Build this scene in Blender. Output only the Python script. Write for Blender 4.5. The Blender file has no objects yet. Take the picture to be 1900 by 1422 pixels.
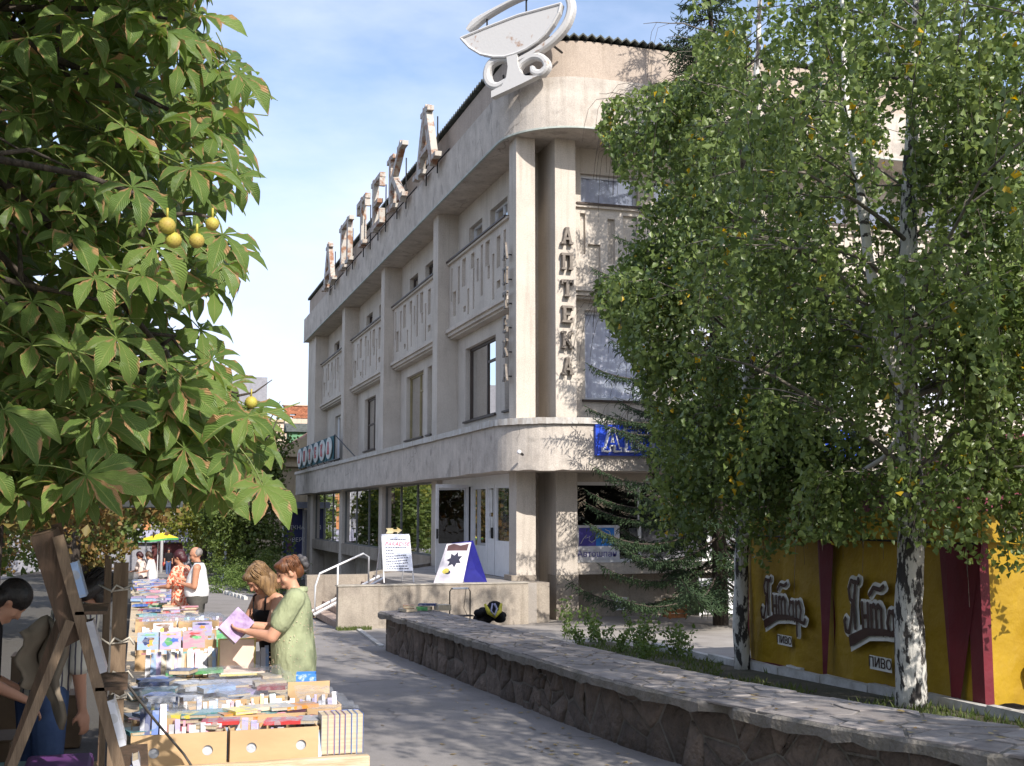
import bpy, bmesh, math, random
import numpy as np
from math import sin, cos, pi, radians, sqrt, atan, atan2, floor
from mathutils import Vector, Matrix, Euler, noise as mnoise
rnd = random.Random(7)
SC = bpy.context.scene
COL = SC.collection
# ------------------------------------------------------------------ camera
cam_d = bpy.data.cameras.new('camera'); cam = bpy.data.objects.new('camera', cam_d); COL.objects.link(cam)
cam.location = (0, 0, 1.7)
YAW, PITCH = 0.30430, 0.10956
cam.rotation_euler = (pi/2 + PITCH, 0, -YAW)
cam_d.sensor_width = 36; cam_d.lens = 36*2200/1900; cam_d.clip_start = 0.05; cam_d.clip_end = 900
SC.camera = cam
# ------------------------------------------------------------------ sky, sun, exposure
SUN_EL, SUN_AZ = radians(37), radians(12)      # azimuth from -Y towards +X
W = bpy.data.worlds.new('World'); SC.world = W; W.use_nodes = True
nt = W.node_tree; nt.nodes.clear()
def wn(t, **k):
    n = nt.nodes.new(t)
    for a, b in k.items(): setattr(n, a, b)
    return n
out = wn('ShaderNodeOutputWorld'); bg = wn('ShaderNodeBackground'); bg.inputs[1].default_value = 0.145
sky = wn('ShaderNodeTexSky', sky_type='NISHITA', sun_disc=False, sun_elevation=SUN_EL, sun_rotation=pi - SUN_AZ,
         air_density=1.0, dust_density=1.2, ozone_density=1.5)
tc = wn('ShaderNodeTexCoord'); mp = wn('ShaderNodeMapping'); mp.inputs['Scale'].default_value = (1.0, 1.6, 2.6)
mp.inputs['Rotation'].default_value = (0.3, 0.5, 0.2)
nz = wn('ShaderNodeTexNoise'); nz.inputs['Scale'].default_value = 3.0; nz.inputs['Detail'].default_value = 7; nz.inputs['Roughness'].default_value = 0.55
cr = wn('ShaderNodeValToRGB'); cr.color_ramp.elements[0].position = 0.36; cr.color_ramp.elements[1].position = 0.72
cr.color_ramp.elements[0].color = (0.12, 0.12, 0.12, 1); cr.color_ramp.elements[1].color = (0.85, 0.85, 0.85, 1)
mx = wn('ShaderNodeMix', data_type='RGBA'); mx.inputs[7].default_value = (4.7, 5.1, 6.6, 1)
nt.links.new(tc.outputs['Generated'], mp.inputs[0]); nt.links.new(mp.outputs[0], nz.inputs[0]); nt.links.new(nz.outputs[0], cr.inputs[0])
nt.links.new(sky.outputs[0], mx.inputs[6]); nt.links.new(cr.outputs[0], mx.inputs[0]); nt.links.new(mx.outputs[2], bg.inputs[0]); nt.links.new(bg.outputs[0], out.inputs[0])
sd = bpy.data.lights.new('sun', 'SUN'); sd.energy = 4.5; sd.angle = radians(0.55); sd.color = (1.0, 0.94, 0.86)
sun = bpy.data.objects.new('sun', sd); COL.objects.link(sun)
SUND = Vector((sin(SUN_AZ)*cos(SUN_EL), -cos(SUN_AZ)*cos(SUN_EL), sin(SUN_EL)))
sun.rotation_euler = SUND.to_track_quat('Z', 'Y').to_euler()
SC.view_settings.view_transform = 'Standard'; SC.view_settings.look = 'None'; SC.view_settings.gamma = 1
SC.view_settings.exposure = 0.62; SC.view_settings.use_curve_mapping = False
SC.render.engine = 'CYCLES'
SC.cycles.max_bounces = 6; SC.cycles.transparent_max_bounces = 12; SC.cycles.diffuse_bounces = 3; SC.cycles.glossy_bounces = 3
# ------------------------------------------------------------------ helpers
S = 0.028
def gz(y): return -S*y
def wcv(y): return .031*max(0, 10.5-y)**2      # the stone wall bends away towards the camera
MATS = {}
def srgb(r, g, b):
    f = lambda c: (c/255/12.92) if c/255 <= 0.04045 else ((c/255+0.055)/1.055)**2.4
    return (f(r), f(g), f(b))
def mat(name, col, rough=0.75, col2=None, nscale=4.0, amt=0.5, bump=0.0, bscale=30.0, metal=0.0, coords='Object',
        spec=0.4, rand=0.0, stretch=(1, 1, 1), detail=5, bdist=0.02, trans=0.0, ramp=(0.35, 0.65)):
    if name in MATS: return MATS[name]
    m = bpy.data.materials.new(name); m.use_nodes = True; t = m.node_tree; p = t.nodes['Principled BSDF']
    p.inputs['Roughness'].default_value = rough; p.inputs['Metallic'].default_value = metal
    p.inputs['Specular IOR Level'].default_value = spec
    L = t.links.new
    c = t.nodes.new('ShaderNodeTexCoord'); mpg = t.nodes.new('ShaderNodeMapping'); mpg.inputs['Scale'].default_value = stretch
    L(c.outputs[coords], mpg.inputs[0])
    if col2 is None: col2 = tuple(x*0.72 for x in col)
    n = t.nodes.new('ShaderNodeTexNoise'); n.inputs['Scale'].default_value = nscale; n.inputs['Detail'].default_value = detail
    n.inputs['Roughness'].default_value = 0.65
    L(mpg.outputs[0], n.inputs[0])
    r = t.nodes.new('ShaderNodeMapRange'); r.inputs[1].default_value = ramp[0]; r.inputs[2].default_value = ramp[1]
    r.inputs[3].default_value = 0; r.inputs[4].default_value = amt*2 if amt <= 0.5 else 1
    L(n.outputs[0], r.inputs[0])
    mix = t.nodes.new('ShaderNodeMix'); mix.data_type = 'RGBA'
    mix.inputs[6].default_value = (*col, 1); mix.inputs[7].default_value = (*col2, 1); L(r.outputs[0], mix.inputs[0])
    o = mix.outputs[2]
    if rand > 0:
        oi = t.nodes.new('ShaderNodeObjectInfo'); hs = t.nodes.new('ShaderNodeHueSaturation')
        mr = t.nodes.new('ShaderNodeMapRange'); mr.inputs[3].default_value = 1-rand; mr.inputs[4].default_value = 1+rand
        L(oi.outputs['Random'], mr.inputs[0]); L(mr.outputs[0], hs.inputs['Value']); L(o, hs.inputs['Color']); o = hs.outputs[0]
    L(o, p.inputs['Base Color'])
    if bump > 0:
        b = t.nodes.new('ShaderNodeBump'); b.inputs['Strength'].default_value = bump; b.inputs['Distance'].default_value = bdist
        n2 = t.nodes.new('ShaderNodeTexNoise'); n2.inputs['Scale'].default_value = bscale; n2.inputs['Detail'].default_value = 4
        L(mpg.outputs[0], n2.inputs[0]); L(n2.outputs[0], b.inputs['Height']); L(b.outputs[0], p.inputs['Normal'])
    if trans > 0: pass
    MATS[name] = m; return m

class MB:
    """collects geometry, builds ONE mesh object"""
    def __init__(s): s.v = []; s.f = []; s.m = []
    def add(s, vs, fs, mi=0):
        b = len(s.v); s.v += [tuple(v) for v in vs]; s.f += [tuple(b+i for i in f) for f in fs]; s.m += [mi]*len(fs); return s
    def box(s, x0, x1, y0, y1, z0, z1, mi=0, M=None):
        vs = [(x, y, z) for z in (z0, z1) for y in (y0, y1) for x in (x0, x1)]
        if M is not None: vs = [M @ Vector(v) for v in vs]
        return s.add(vs, [(0,2,3,1),(4,5,7,6),(0,1,5,4),(2,6,7,3),(0,4,6,2),(1,3,7,5)], mi)
    def quad(s, a, b, c, d, mi=0): return s.add([a,b,c,d], [(0,1,2,3)], mi)
    def tube(s, pts, r, n=8, mi=0, caps=True, flat=None):
        pts = [Vector(p) for p in pts]; k = len(pts)
        rs = r if isinstance(r, (list, tuple)) else [r]*k
        up0 = Vector((0, 0, 1)); vs = []
        for i, p in enumerate(pts):
            d = (pts[min(i+1, k-1)] - pts[max(i-1, 0)]).normalized()
            a = d.cross(up0)
            if a.length < 0.05: a = d.cross(Vector((0, 1, 0)))
            a.normalize(); b = a.cross(d).normalized()
            for j in range(n):
                t = 2*pi*j/n
                vs.append(p + a*cos(t)*rs[i] + b*sin(t)*rs[i])
        fs = [(i*n+j, i*n+(j+1) % n, (i+1)*n+(j+1) % n, (i+1)*n+j) for i in range(k-1) for j in range(n)]
        if caps: fs += [tuple(reversed(range(n))), tuple((k-1)*n+j for j in range(n))]
        return s.add(vs, fs, mi)
    def prism(s, poly, fn, d0, d1, mi=0):
        """poly 2D points (any), fn(u,v,d)->xyz"""
        n = len(poly)
        vs = [fn(u, v, d0) for u, v in poly] + [fn(u, v, d1) for u, v in poly]
        fs = [tuple(range(n)), tuple(reversed(range(n, 2*n)))] + [(i, n+i, n+(i+1) % n, (i+1) % n) for i in range(n)]
        return s.add(vs, fs, mi)
    def sphere(s, c, r, M=None, seg=12, ring=8, mi=0):
        c = Vector(c); rr = r if isinstance(r, (tuple, list)) else (r, r, r); vs = []
        for i in range(ring+1):
            ph = pi*i/ring
            for j in range(seg):
                th = 2*pi*j/seg; v = Vector((rr[0]*sin(ph)*cos(th), rr[1]*sin(ph)*sin(th), rr[2]*cos(ph)))
                if M is not None: v = M @ v
                vs.append(c+v)
        fs = [(i*seg+j, (i+1)*seg+j, (i+1)*seg+(j+1) % seg, i*seg+(j+1) % seg) for i in range(ring) for j in range(seg)]
        return s.add(vs, fs, mi)
    def mesh(s, name, mats, smooth=False):
        me = bpy.data.meshes.new(name); me.from_pydata(s.v, [], s.f)
        for m in (mats if isinstance(mats, (list, tuple)) else [mats]): me.materials.append(m)
        me.polygons.foreach_set('material_index', s.m)
        if smooth: me.polygons.foreach_set('use_smooth', [True]*len(s.f))
        bm = bmesh.new(); bm.from_mesh(me); bmesh.ops.recalc_face_normals(bm, faces=bm.faces); bm.to_mesh(me); bm.free()
        me.update(); return me
    def build(s, name, mats, parent=None, smooth=False, **k):
        return link(name, s.mesh(name, mats, smooth), parent, **k)
def tag(o, label=None, cat=None, group=None, kind=None):
    if label: o['label'] = label
    if cat: o['category'] = cat
    if group: o['group'] = group
    if kind: o['kind'] = kind
    return o
def link(name, me, parent=None, **k):
    o = bpy.data.objects.new(name, me); COL.objects.link(o)
    if parent is not None: setpar(o, parent)
    return tag(o, **k)
def setpar(o, parent):
    o.parent = parent
    o.matrix_parent_inverse = wm(parent).inverted()
def wm(o):
    loc = Matrix.Translation(o.location) @ o.rotation_euler.to_matrix().to_4x4() @ Matrix.Diagonal((*o.scale, 1))
    if o.parent: return wm(o.parent) @ o.matrix_parent_inverse @ loc
    return loc
def thing(name, label, cat, loc=(0, 0, 0), group=None, kind=None):
    o = bpy.data.objects.new(name, None); COL.objects.link(o); o.location = loc; o.empty_display_size = 0.2
    return tag(o, label, cat, group, kind)
def copy_tree(o, parent=None, label=None):
    c = o.copy(); COL.objects.link(c)
    if parent: c.parent = parent
    for ch in list(o.children): copy_tree(ch, c)
    if label: c['label'] = label
    return c
def bevel(o, w, seg=2):
    m = o.modifiers.new('bevel', 'BEVEL'); m.width = w; m.segments = seg; m.limit_method = 'ANGLE'; return o
def npmesh(name, V, F, mats, attrs=None, smooth=False):
    """V (n,3) F (m,k) quads or tris"""
    me = bpy.data.meshes.new(name); n, k = F.shape
    me.vertices.add(len(V)); me.vertices.foreach_set('co', V.astype(np.float32).ravel())
    me.loops.add(n*k); me.loops.foreach_set('vertex_index', F.astype(np.int32).ravel())
    me.polygons.add(n); me.polygons.foreach_set('loop_start', np.arange(0, n*k, k, dtype=np.int32))
    me.polygons.foreach_set('loop_total', np.full(n, k, dtype=np.int32))
    if smooth: me.polygons.foreach_set('use_smooth', np.ones(n, dtype=bool))
    for m in (mats if isinstance(mats, (list, tuple)) else [mats]): me.materials.append(m)
    if attrs is not None:
        a = me.color_attributes.new('leaf', 'FLOAT_COLOR', 'POINT')
        a.data.foreach_set('color', np.c_[attrs, np.ones(len(attrs))].astype(np.float32).ravel())
    me.update(); me.validate(); return me
def text_mesh(s, size, ext=0.01, offset=0.0, shear=0.0, align='CENTER', space=1.0):
    c = bpy.data.curves.new('t', 'FONT'); c.body = s; c.size = size; c.extrude = ext; c.offset = offset; c.shear = shear
    c.align_x = align; c.align_y = 'CENTER'; c.space_character = space; c.resolution_u = 3
    o = bpy.data.objects.new('t', c); me = bpy.data.meshes.new_from_object(o); bpy.data.objects.remove(o); return me
def text(name, s, size, M, m, parent, ext=0.01, **k):
    """M maps text plane (x right, y up, z out) to world"""
    me = text_mesh(s, size, ext, **k); me.transform(M); me.materials.clear(); me.materials.append(m)
    return link(name, me, parent)
def frameM(org, right, up):
    r = Vector(right).normalized(); u = Vector(up).normalized(); n = r.cross(u)
    return Matrix(((r.x, u.x, n.x, org[0]), (r.y, u.y, n.y, org[1]), (r.z, u.z, n.z, org[2]), (0, 0, 0, 1)))
def lerp(a, b, t): return a+(b-a)*t
# ------------------------------------------------------------------ materials
def stucco(name, col, col2, stain=0.35, sscale=0.9):
    m = mat(name, col, 0.9, col2, nscale=sscale, amt=0.5, bump=0.5, bscale=55, bdist=0.012, spec=0.15)
    t = m.node_tree; L = t.links.new; p = t.nodes['Principled BSDF']
    src = p.inputs['Base Color'].links[0].from_socket
    c = t.nodes.new('ShaderNodeTexCoord'); mp_ = t.nodes.new('ShaderNodeMapping'); mp_.inputs['Scale'].default_value = (5, 5, 0.35)
    n = t.nodes.new('ShaderNodeTexNoise'); n.inputs['Scale'].default_value = 1.6; n.inputs['Detail'].default_value = 6
    L(c.outputs['Object'], mp_.inputs[0]); L(mp_.outputs[0], n.inputs[0])
    r = t.nodes.new('ShaderNodeMapRange'); r.inputs[1].default_value = 0.52; r.inputs[2].default_value = 0.74; r.inputs[4].default_value = stain
    L(n.outputs[0], r.inputs[0]); mix = t.nodes.new('ShaderNodeMix'); mix.data_type = 'RGBA'; mix.blend_type = 'MULTIPLY'
    mix.inputs[7].default_value = (0.52, 0.49, 0.45, 1); L(r.outputs[0], mix.inputs[0]); L(src, mix.inputs[6])
    # fine grain
    n3 = t.nodes.new('ShaderNodeTexNoise'); n3.inputs['Scale'].default_value = 38; n3.inputs['Detail'].default_value = 3
    L(c.outputs['Object'], n3.inputs[0]); r3 = t.nodes.new('ShaderNodeMapRange'); r3.inputs[1].default_value = 0.3; r3.inputs[2].default_value = 0.7
    r3.inputs[3].default_value = 0.86; r3.inputs[4].default_value = 1.1; L(n3.outputs[0], r3.inputs[0])
    hs = t.nodes.new('ShaderNodeHueSaturation'); L(r3.outputs[0], hs.inputs['Value']); L(mix.outputs[2], hs.inputs['Color'])
    L(hs.outputs[0], p.inputs['Base Color']); return m
m_st = stucco('stucco', (0.55, 0.495, 0.43), (0.46, 0.41, 0.355))
m_band = stucco('fascia_concrete', (0.55, 0.495, 0.435), (0.41, 0.365, 0.32), 0.35, 1.9)
m_plinth = stucco('rough_plinth', (0.36, 0.315, 0.26), (0.25, 0.215, 0.18), 0.6, 1.3)
m_par = stucco('parapet_stucco', (0.42, 0.35, 0.29), (0.36, 0.30, 0.25))
m_metalw = mat('pale_flashing', (0.50, 0.49, 0.47), 0.5, (0.30, 0.25, 0.20), nscale=9, amt=0.4, stretch=(1, 1, 0.3))
m_frame_d = mat('brown_frame', (0.06, 0.04, 0.03), 0.55)
m_frame_y = mat('ochre_frame', (0.30, 0.24, 0.12), 0.6)
m_white = mat('white_paint', (0.74, 0.74, 0.75), 0.45, (0.62, 0.62, 0.63), amt=0.3)
m_wfr = mat('white_frame', (0.62, 0.62, 0.64), 0.4, (0.5, 0.5, 0.52), amt=0.3)
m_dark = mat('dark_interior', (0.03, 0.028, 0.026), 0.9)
m_curt = mat('curtain', (0.78, 0.80, 0.88), 0.9, (0.68, 0.70, 0.80), nscale=2, stretch=(6, 6, 0.3))
m_curt_g = mat('grey_curtain', (0.30, 0.33, 0.33), 0.9, (0.22, 0.24, 0.25), nscale=2, stretch=(6, 6, 0.3))
m_roof = mat('corrugated_sheet', (0.10, 0.11, 0.10), 0.85, (0.05, 0.055, 0.05), nscale=6)
m_rust = mat('rusty_white_metal', (0.38, 0.35, 0.31), 0.6, (0.22, 0.10, 0.05), nscale=3.5, amt=0.5, ramp=(0.47, 0.60), bump=0.2, bscale=20)
m_rustw = mat('peeling_white_metal', (0.50, 0.49, 0.48), 0.55, (0.30, 0.17, 0.10), nscale=3.0, amt=0.5, ramp=(0.60, 0.70), bump=0.15, bscale=15)
m_bronze = mat('bronze_letters', (0.12, 0.10, 0.085), 0.6, (0.20, 0.17, 0.14), nscale=12)
m_bluesign = mat('blue_panel', (0.02, 0.075, 0.55), 0.35, (0.02, 0.06, 0.48), nscale=2)
def glass(name, tint=(0.02, 0.022, 0.022), refl=0.5, ior=1.5, thru=0.6, base=0.0):
    m = bpy.data.materials.new(name); m.use_nodes = True; t = m.node_tree; t.nodes.clear(); L = t.links.new
    o = t.nodes.new('ShaderNodeOutputMaterial'); g = t.nodes.new('ShaderNodeBsdfGlossy'); g.inputs['Roughness'].default_value = 0.015
    tr = t.nodes.new('ShaderNodeBsdfTransparent'); tr.inputs[0].default_value = (thru, thru, thru*1.02, 1)
    f = t.nodes.new('ShaderNodeFresnel'); f.inputs[0].default_value = ior
    n = t.nodes.new('ShaderNodeTexNoise'); n.inputs['Scale'].default_value = 1.2; b = t.nodes.new('ShaderNodeBump'); b.inputs['Strength'].default_value = 0.05
    b.inputs['Distance'].default_value = 0.05; c = t.nodes.new('ShaderNodeTexCoord'); L(c.outputs['Object'], n.inputs[0]); L(n.outputs[0], b.inputs['Height']); L(b.outputs[0], g.inputs['Normal'])
    m1 = t.nodes.new('ShaderNodeMath'); m1.operation = 'MULTIPLY'; m1.inputs[1].default_value = refl*2; m1.use_clamp = True; m2 = t.nodes.new('ShaderNodeMath'); m2.operation = 'MAXIMUM'; m2.inputs[1].default_value = base; L(m1.outputs[0], m2.inputs[0]); L(f.outputs[0], m1.inputs[0])
    mx_ = t.nodes.new('ShaderNodeMixShader'); L(m2.outputs[0], mx_.inputs[0]); L(tr.outputs[0], mx_.inputs[1]); L(g.outputs[0], mx_.inputs[2]); L(mx_.outputs[0], o.inputs[0])
    MATS[name] = m; return m
m_glass = glass('window_glass', refl=0.9)
m_sky_glass = glass('sky_glass', refl=0.9, base=.16, thru=.92)
m_shop = glass('shop_glass', refl=0.95, ior=1.8, thru=0.5)
m_asph = mat('asphalt', (0.27, 0.25, 0.24), 0.9, (0.22, 0.205, 0.195), nscale=0.8, amt=0.5, bump=0.35, bscale=220, bdist=0.006, spec=0.2)
def add_grain(m, scale, lo, hi):
    t = m.node_tree; L = t.links.new; p = t.nodes['Principled BSDF']; src = p.inputs['Base Color'].links[0].from_socket
    c = t.nodes.new('ShaderNodeTexCoord'); n3 = t.nodes.new('ShaderNodeTexNoise'); n3.inputs['Scale'].default_value = scale; n3.inputs['Detail'].default_value = 4
    n3.inputs['Roughness'].default_value = 0.8
    L(c.outputs['Object'], n3.inputs[0]); r3 = t.nodes.new('ShaderNodeMapRange'); r3.inputs[1].default_value = 0.3; r3.inputs[2].default_value = 0.7
    r3.inputs[3].default_value = lo; r3.inputs[4].default_value = hi; L(n3.outputs[0], r3.inputs[0])
    hs = t.nodes.new('ShaderNodeHueSaturation'); L(r3.outputs[0], hs.inputs['Value']); L(src, hs.inputs['Color']); L(hs.outputs[0], p.inputs['Base Color'])
add_grain(m_asph, 90, 0.8, 1.2)
def add_cracks(m, scale, wid, dark):
    t = m.node_tree; L = t.links.new; p = t.nodes['Principled BSDF']; src = p.inputs['Base Color'].links[0].from_socket
    c = t.nodes.new('ShaderNodeTexCoord'); n = t.nodes.new('ShaderNodeTexNoise'); n.inputs['Scale'].default_value = 2.2; n.inputs['Detail'].default_value = 6; L(c.outputs['Object'], n.inputs[0])
    v = t.nodes.new('ShaderNodeVectorMath'); v.operation = 'MULTIPLY_ADD'; v.inputs[1].default_value = (.5, .5, .5); L(n.outputs['Color'], v.inputs[0]); L(c.outputs['Object'], v.inputs[2])
    vo = t.nodes.new('ShaderNodeTexVoronoi'); vo.feature = 'DISTANCE_TO_EDGE'; vo.inputs['Scale'].default_value = scale; L(v.outputs[0], vo.inputs[0])
    r = t.nodes.new('ShaderNodeMapRange'); r.inputs[1].default_value = 0; r.inputs[2].default_value = wid; r.inputs[3].default_value = dark; r.inputs[4].default_value = 0; L(vo.outputs['Distance'], r.inputs[0])
    n2 = t.nodes.new('ShaderNodeTexNoise'); n2.inputs['Scale'].default_value = .35; L(c.outputs['Object'], n2.inputs[0]); r2 = t.nodes.new('ShaderNodeMapRange'); r2.inputs[1].default_value = .48; r2.inputs[2].default_value = .56; L(n2.outputs[0], r2.inputs[0])
    mu = t.nodes.new('ShaderNodeMath'); mu.operation = 'MULTIPLY'; L(r.outputs[0], mu.inputs[0]); L(r2.outputs[0], mu.inputs[1])
    mix = t.nodes.new('ShaderNodeMix'); mix.data_type = 'RGBA'; mix.inputs[7].default_value = (.06, .055, .05, 1); L(mu.outputs[0], mix.inputs[0]); L(src, mix.inputs[6])
    n3 = t.nodes.new('ShaderNodeTexNoise'); n3.inputs['Scale'].default_value = 1.7; n3.inputs['Detail'].default_value = 3; L(c.outputs['Object'], n3.inputs[0]); r3 = t.nodes.new('ShaderNodeMapRange'); r3.inputs[1].default_value = .60; r3.inputs[2].default_value = .66; r3.inputs[4].default_value = .35; L(n3.outputs[0], r3.inputs[0])
    mx2 = t.nodes.new('ShaderNodeMix'); mx2.data_type = 'RGBA'; mx2.inputs[7].default_value = (.15, .14, .13, 1); L(r3.outputs[0], mx2.inputs[0]); L(mix.outputs[2], mx2.inputs[6]); L(mx2.outputs[2], p.inputs['Base Color'])
add_cracks(m_asph, .45, .012, .8); add_cracks(m_band, .5, .010, .5)
m_conc = mat('concrete_paving', (0.34, 0.31, 0.28), 0.9, (0.25, 0.225, 0.20), nscale=1.1, bump=0.4, bscale=60, bdist=0.01); add_grain(m_conc, 60, 0.85, 1.15)
m_soil = mat('soil', (0.10, 0.085, 0.06), 0.95, (0.06, 0.06, 0.035), nscale=3, bump=0.8, bscale=25, bdist=0.04)
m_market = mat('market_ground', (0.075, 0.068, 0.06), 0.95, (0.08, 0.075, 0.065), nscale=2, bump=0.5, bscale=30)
m_capst = mat('cap_stone', (0.27, 0.245, 0.23), 0.85, (0.20, 0.175, 0.165), nscale=7, bump=0.5, bscale=40, bdist=0.01, rand=0.22)
m_mortar = mat('mortar', (0.21, 0.19, 0.17), 0.95, (0.13, 0.12, 0.10), nscale=5, bump=0.9, bscale=30, bdist=0.02)
m_rubble = mat('rubble_stone', (0.165, 0.128, 0.105), 0.9, (0.10, 0.08, 0.068), nscale=5, bump=1.0, bscale=14, bdist=0.05, rand=0.3)
m_kerb = mat('painted_kerb', (0.55, 0.54, 0.52), 0.85, (0.35, 0.33, 0.30), nscale=4, bump=0.4)
m_wood = mat('weathered_wood', (0.20, 0.14, 0.09), 0.8, (0.12, 0.08, 0.05), nscale=6, bump=0.3, bscale=30, stretch=(6, 6, 0.7))
m_woodl = mat('pale_plank', (0.60, 0.50, 0.36), 0.75, (0.42, 0.31, 0.19), nscale=5, bump=0.3, stretch=(0.7, 6, 6))
m_wooddk = mat('dark_stand_wood', (0.115, 0.07, 0.045), 0.8, (0.06, 0.04, 0.025), nscale=5, bump=0.3, stretch=(6, 6, 0.7))
m_card = mat('cardboard', (0.52, 0.36, 0.20), 0.85, (0.45, 0.305, 0.165), nscale=3, stretch=(1, 1, 3), rand=0.08)
m_pages = mat('page_block', (0.52, 0.44, 0.32), 0.9, (0.42, 0.34, 0.24), nscale=4, stretch=(30, 30, 2))
m_rope = mat('rope', (0.55, 0.50, 0.42), 0.9)
m_black = mat('black_plastic', (0.015, 0.015, 0.016), 0.5)
# ================================================================== GROUND
def sheet(name, x0, x1, y0, y1, dz, m, nx=2, ny=2, kind='structure', poly=None):
    mb = MB()
    if poly:
        mb.add([(x, y, gz(y)+dz) for x, y in poly], [tuple(range(len(poly)))])
    else:
        for i in range(nx+1):
            for j in range(ny+1):
                x = lerp(x0, x1, i/nx); y = lerp(y0, y1, j/ny); mb.v.append((x, y, gz(y)+dz))
        for i in range(nx):
            for j in range(ny): mb.f.append((i*(ny+1)+j, (i+1)*(ny+1)+j, (i+1)*(ny+1)+j+1, i*(ny+1)+j+1)); mb.m.append(0)
    o = mb.build(name, m); tag(o, kind=kind); return o
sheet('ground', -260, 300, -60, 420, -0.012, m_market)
sheet('pavement', 0, 0, 0, 0, 0.0, m_asph, poly=[(-.1, -12), (30, -12), (30, .5)]+[(4.4+wcv(y*.5), y*.5) for y in range(3, 22)]+[(4.25, 12), (4.25, 200), (-.1, 200)])
sheet('building_forecourt', 0, 0, 0, 0, 0.0, m_conc, poly=[(4.254, 19.9), (8.05, 19.9), (8.05, 16.4), (30, 16.4), (30, 40), (4.254, 40)])
sheet('planting_soil', 0, 0, 0, 0, 0.004, m_soil, poly=[(8.02, 19.8), (4.6, 19.8), (4.6, 12)]+[(4.6+wcv(y*.5), y*.5) for y in range(21, 3, -1) if 4.6+wcv(y*.5) < 8]+[(8.02, 2)])
sheet('side_yard_ground', 0, 0, 0, 0, -0.004, m_conc, poly=[(8.1, -10), (40, -10), (40, 16.38), (8.1, 16.38)])
sheet('road', -30, -7.5, -20, 200, 0.0, m_asph)
# kerbs
kb = thing('garden_kerb', 'low concrete kerb between the planting strip and the yellow tent', 'kerb', (8.06, 10, gz(10)))
y = 1.0; i = 0
while y < 17.5:
    MB().box(8.02, 8.12, y, y+0.98, gz(y)-0.1, gz(y)+0.09+rnd.uniform(-.01, .01)).build('kerb_stone', m_kerb, kb); y += 1.0
kb2 = thing('pavement_edging', 'thin concrete edging across the pavement from the porch to the stone wall', 'kerb', (3.9, 22, gz(22)))
for k in range(5):
    y0 = 20.3+k*0.86; y1 = y0+0.84; x0 = 4.0+k*0.075
    m4 = MB(); m4.add([(x0, y0, gz(y0)-.1), (x0+.09, y0, gz(y0)-.1), (x0+.165, y1, gz(y1)-.1), (x0+.075, y1, gz(y1)-.1),
                       (x0, y0, gz(y0)+.035), (x0+.09, y0, gz(y0)+.035), (x0+.165, y1, gz(y1)+.035), (x0+.075, y1, gz(y1)+.035)],
                      [(0,1,2,3),(4,5,6,7),(0,1,5,4),(1,2,6,5),(2,3,7,6),(3,0,4,7)])
    m4.build('kerb_stone', m_kerb, kb2)
# ================================================================== PHARMACY BUILDING
BL = thing('corner_building', 'three storey beige stucco corner building with rounded eaves, relief panels and tall pilasters', 'building', (12, 32, gz(30)))
XL, YR, XW, YW = 8.32, 26.16, 8.95, 26.55      # pilaster front planes and wall planes
YF, XF = 62.2, 36.0                            # far ends
ZS, ZB = 10.63, 11.85                          # soffit, top of fascia band
def Lf(u, z, d): return (XW+d, u, z)           # left facade: u = Y
def Rf(u, z, d): return (u, YW+d, z)           # right facade: u = X
def grid_wall(mb, fn, u0, u1, z0, z1, ops, depth=0.2, mi=0):
    us = sorted({u0, u1, *[v for o in ops for v in o[:2]]}); zs = sorted({z0, z1, *[v for o in ops for v in o[2:4]]})
    us = [u for u in us if u0 <= u <= u1]; zs = [z for z in zs if z0 <= z <= z1]
    for a, b in zip(us, us[1:]):
        for c, d in zip(zs, zs[1:]):
            um, zm = (a+b)/2, (c+d)/2
            if any(o[0] < um < o[1] and o[2] < zm < o[3] for o in ops): continue
            mb.quad(fn(a, c, 0), fn(b, c, 0), fn(b, d, 0), fn(a, d, 0), mi)
    for o in ops:
        dp = o[4] if len(o) > 4 else depth
        a, b, c, d = o[:4]
        mb.quad(fn(a, c, 0), fn(a, d, 0), fn(a, d, dp), fn(a, c, dp), mi); mb.quad(fn(b, c, 0), fn(b, d, 0), fn(b, d, dp), fn(b, c, dp), mi)
        mb.quad(fn(a, c, 0), fn(b, c, 0), fn(b, c, dp), fn(a, c, dp), mi); mb.quad(fn(a, d, 0), fn(b, d, 0), fn(b, d, dp), fn(a, d, dp), mi)
def fbox(mb, fn, u0, u1, z0, z1, d0, d1, mi=0):
    vs = [fn(u, z, d) for d in (d0, d1) for z in (z0, z1) for u in (u0, u1)]
    mb.add(vs, [(0,1,3,2),(4,5,7,6),(0,1,5,4),(2,3,7,6),(0,2,6,4),(1,3,7,5)], mi)
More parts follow.
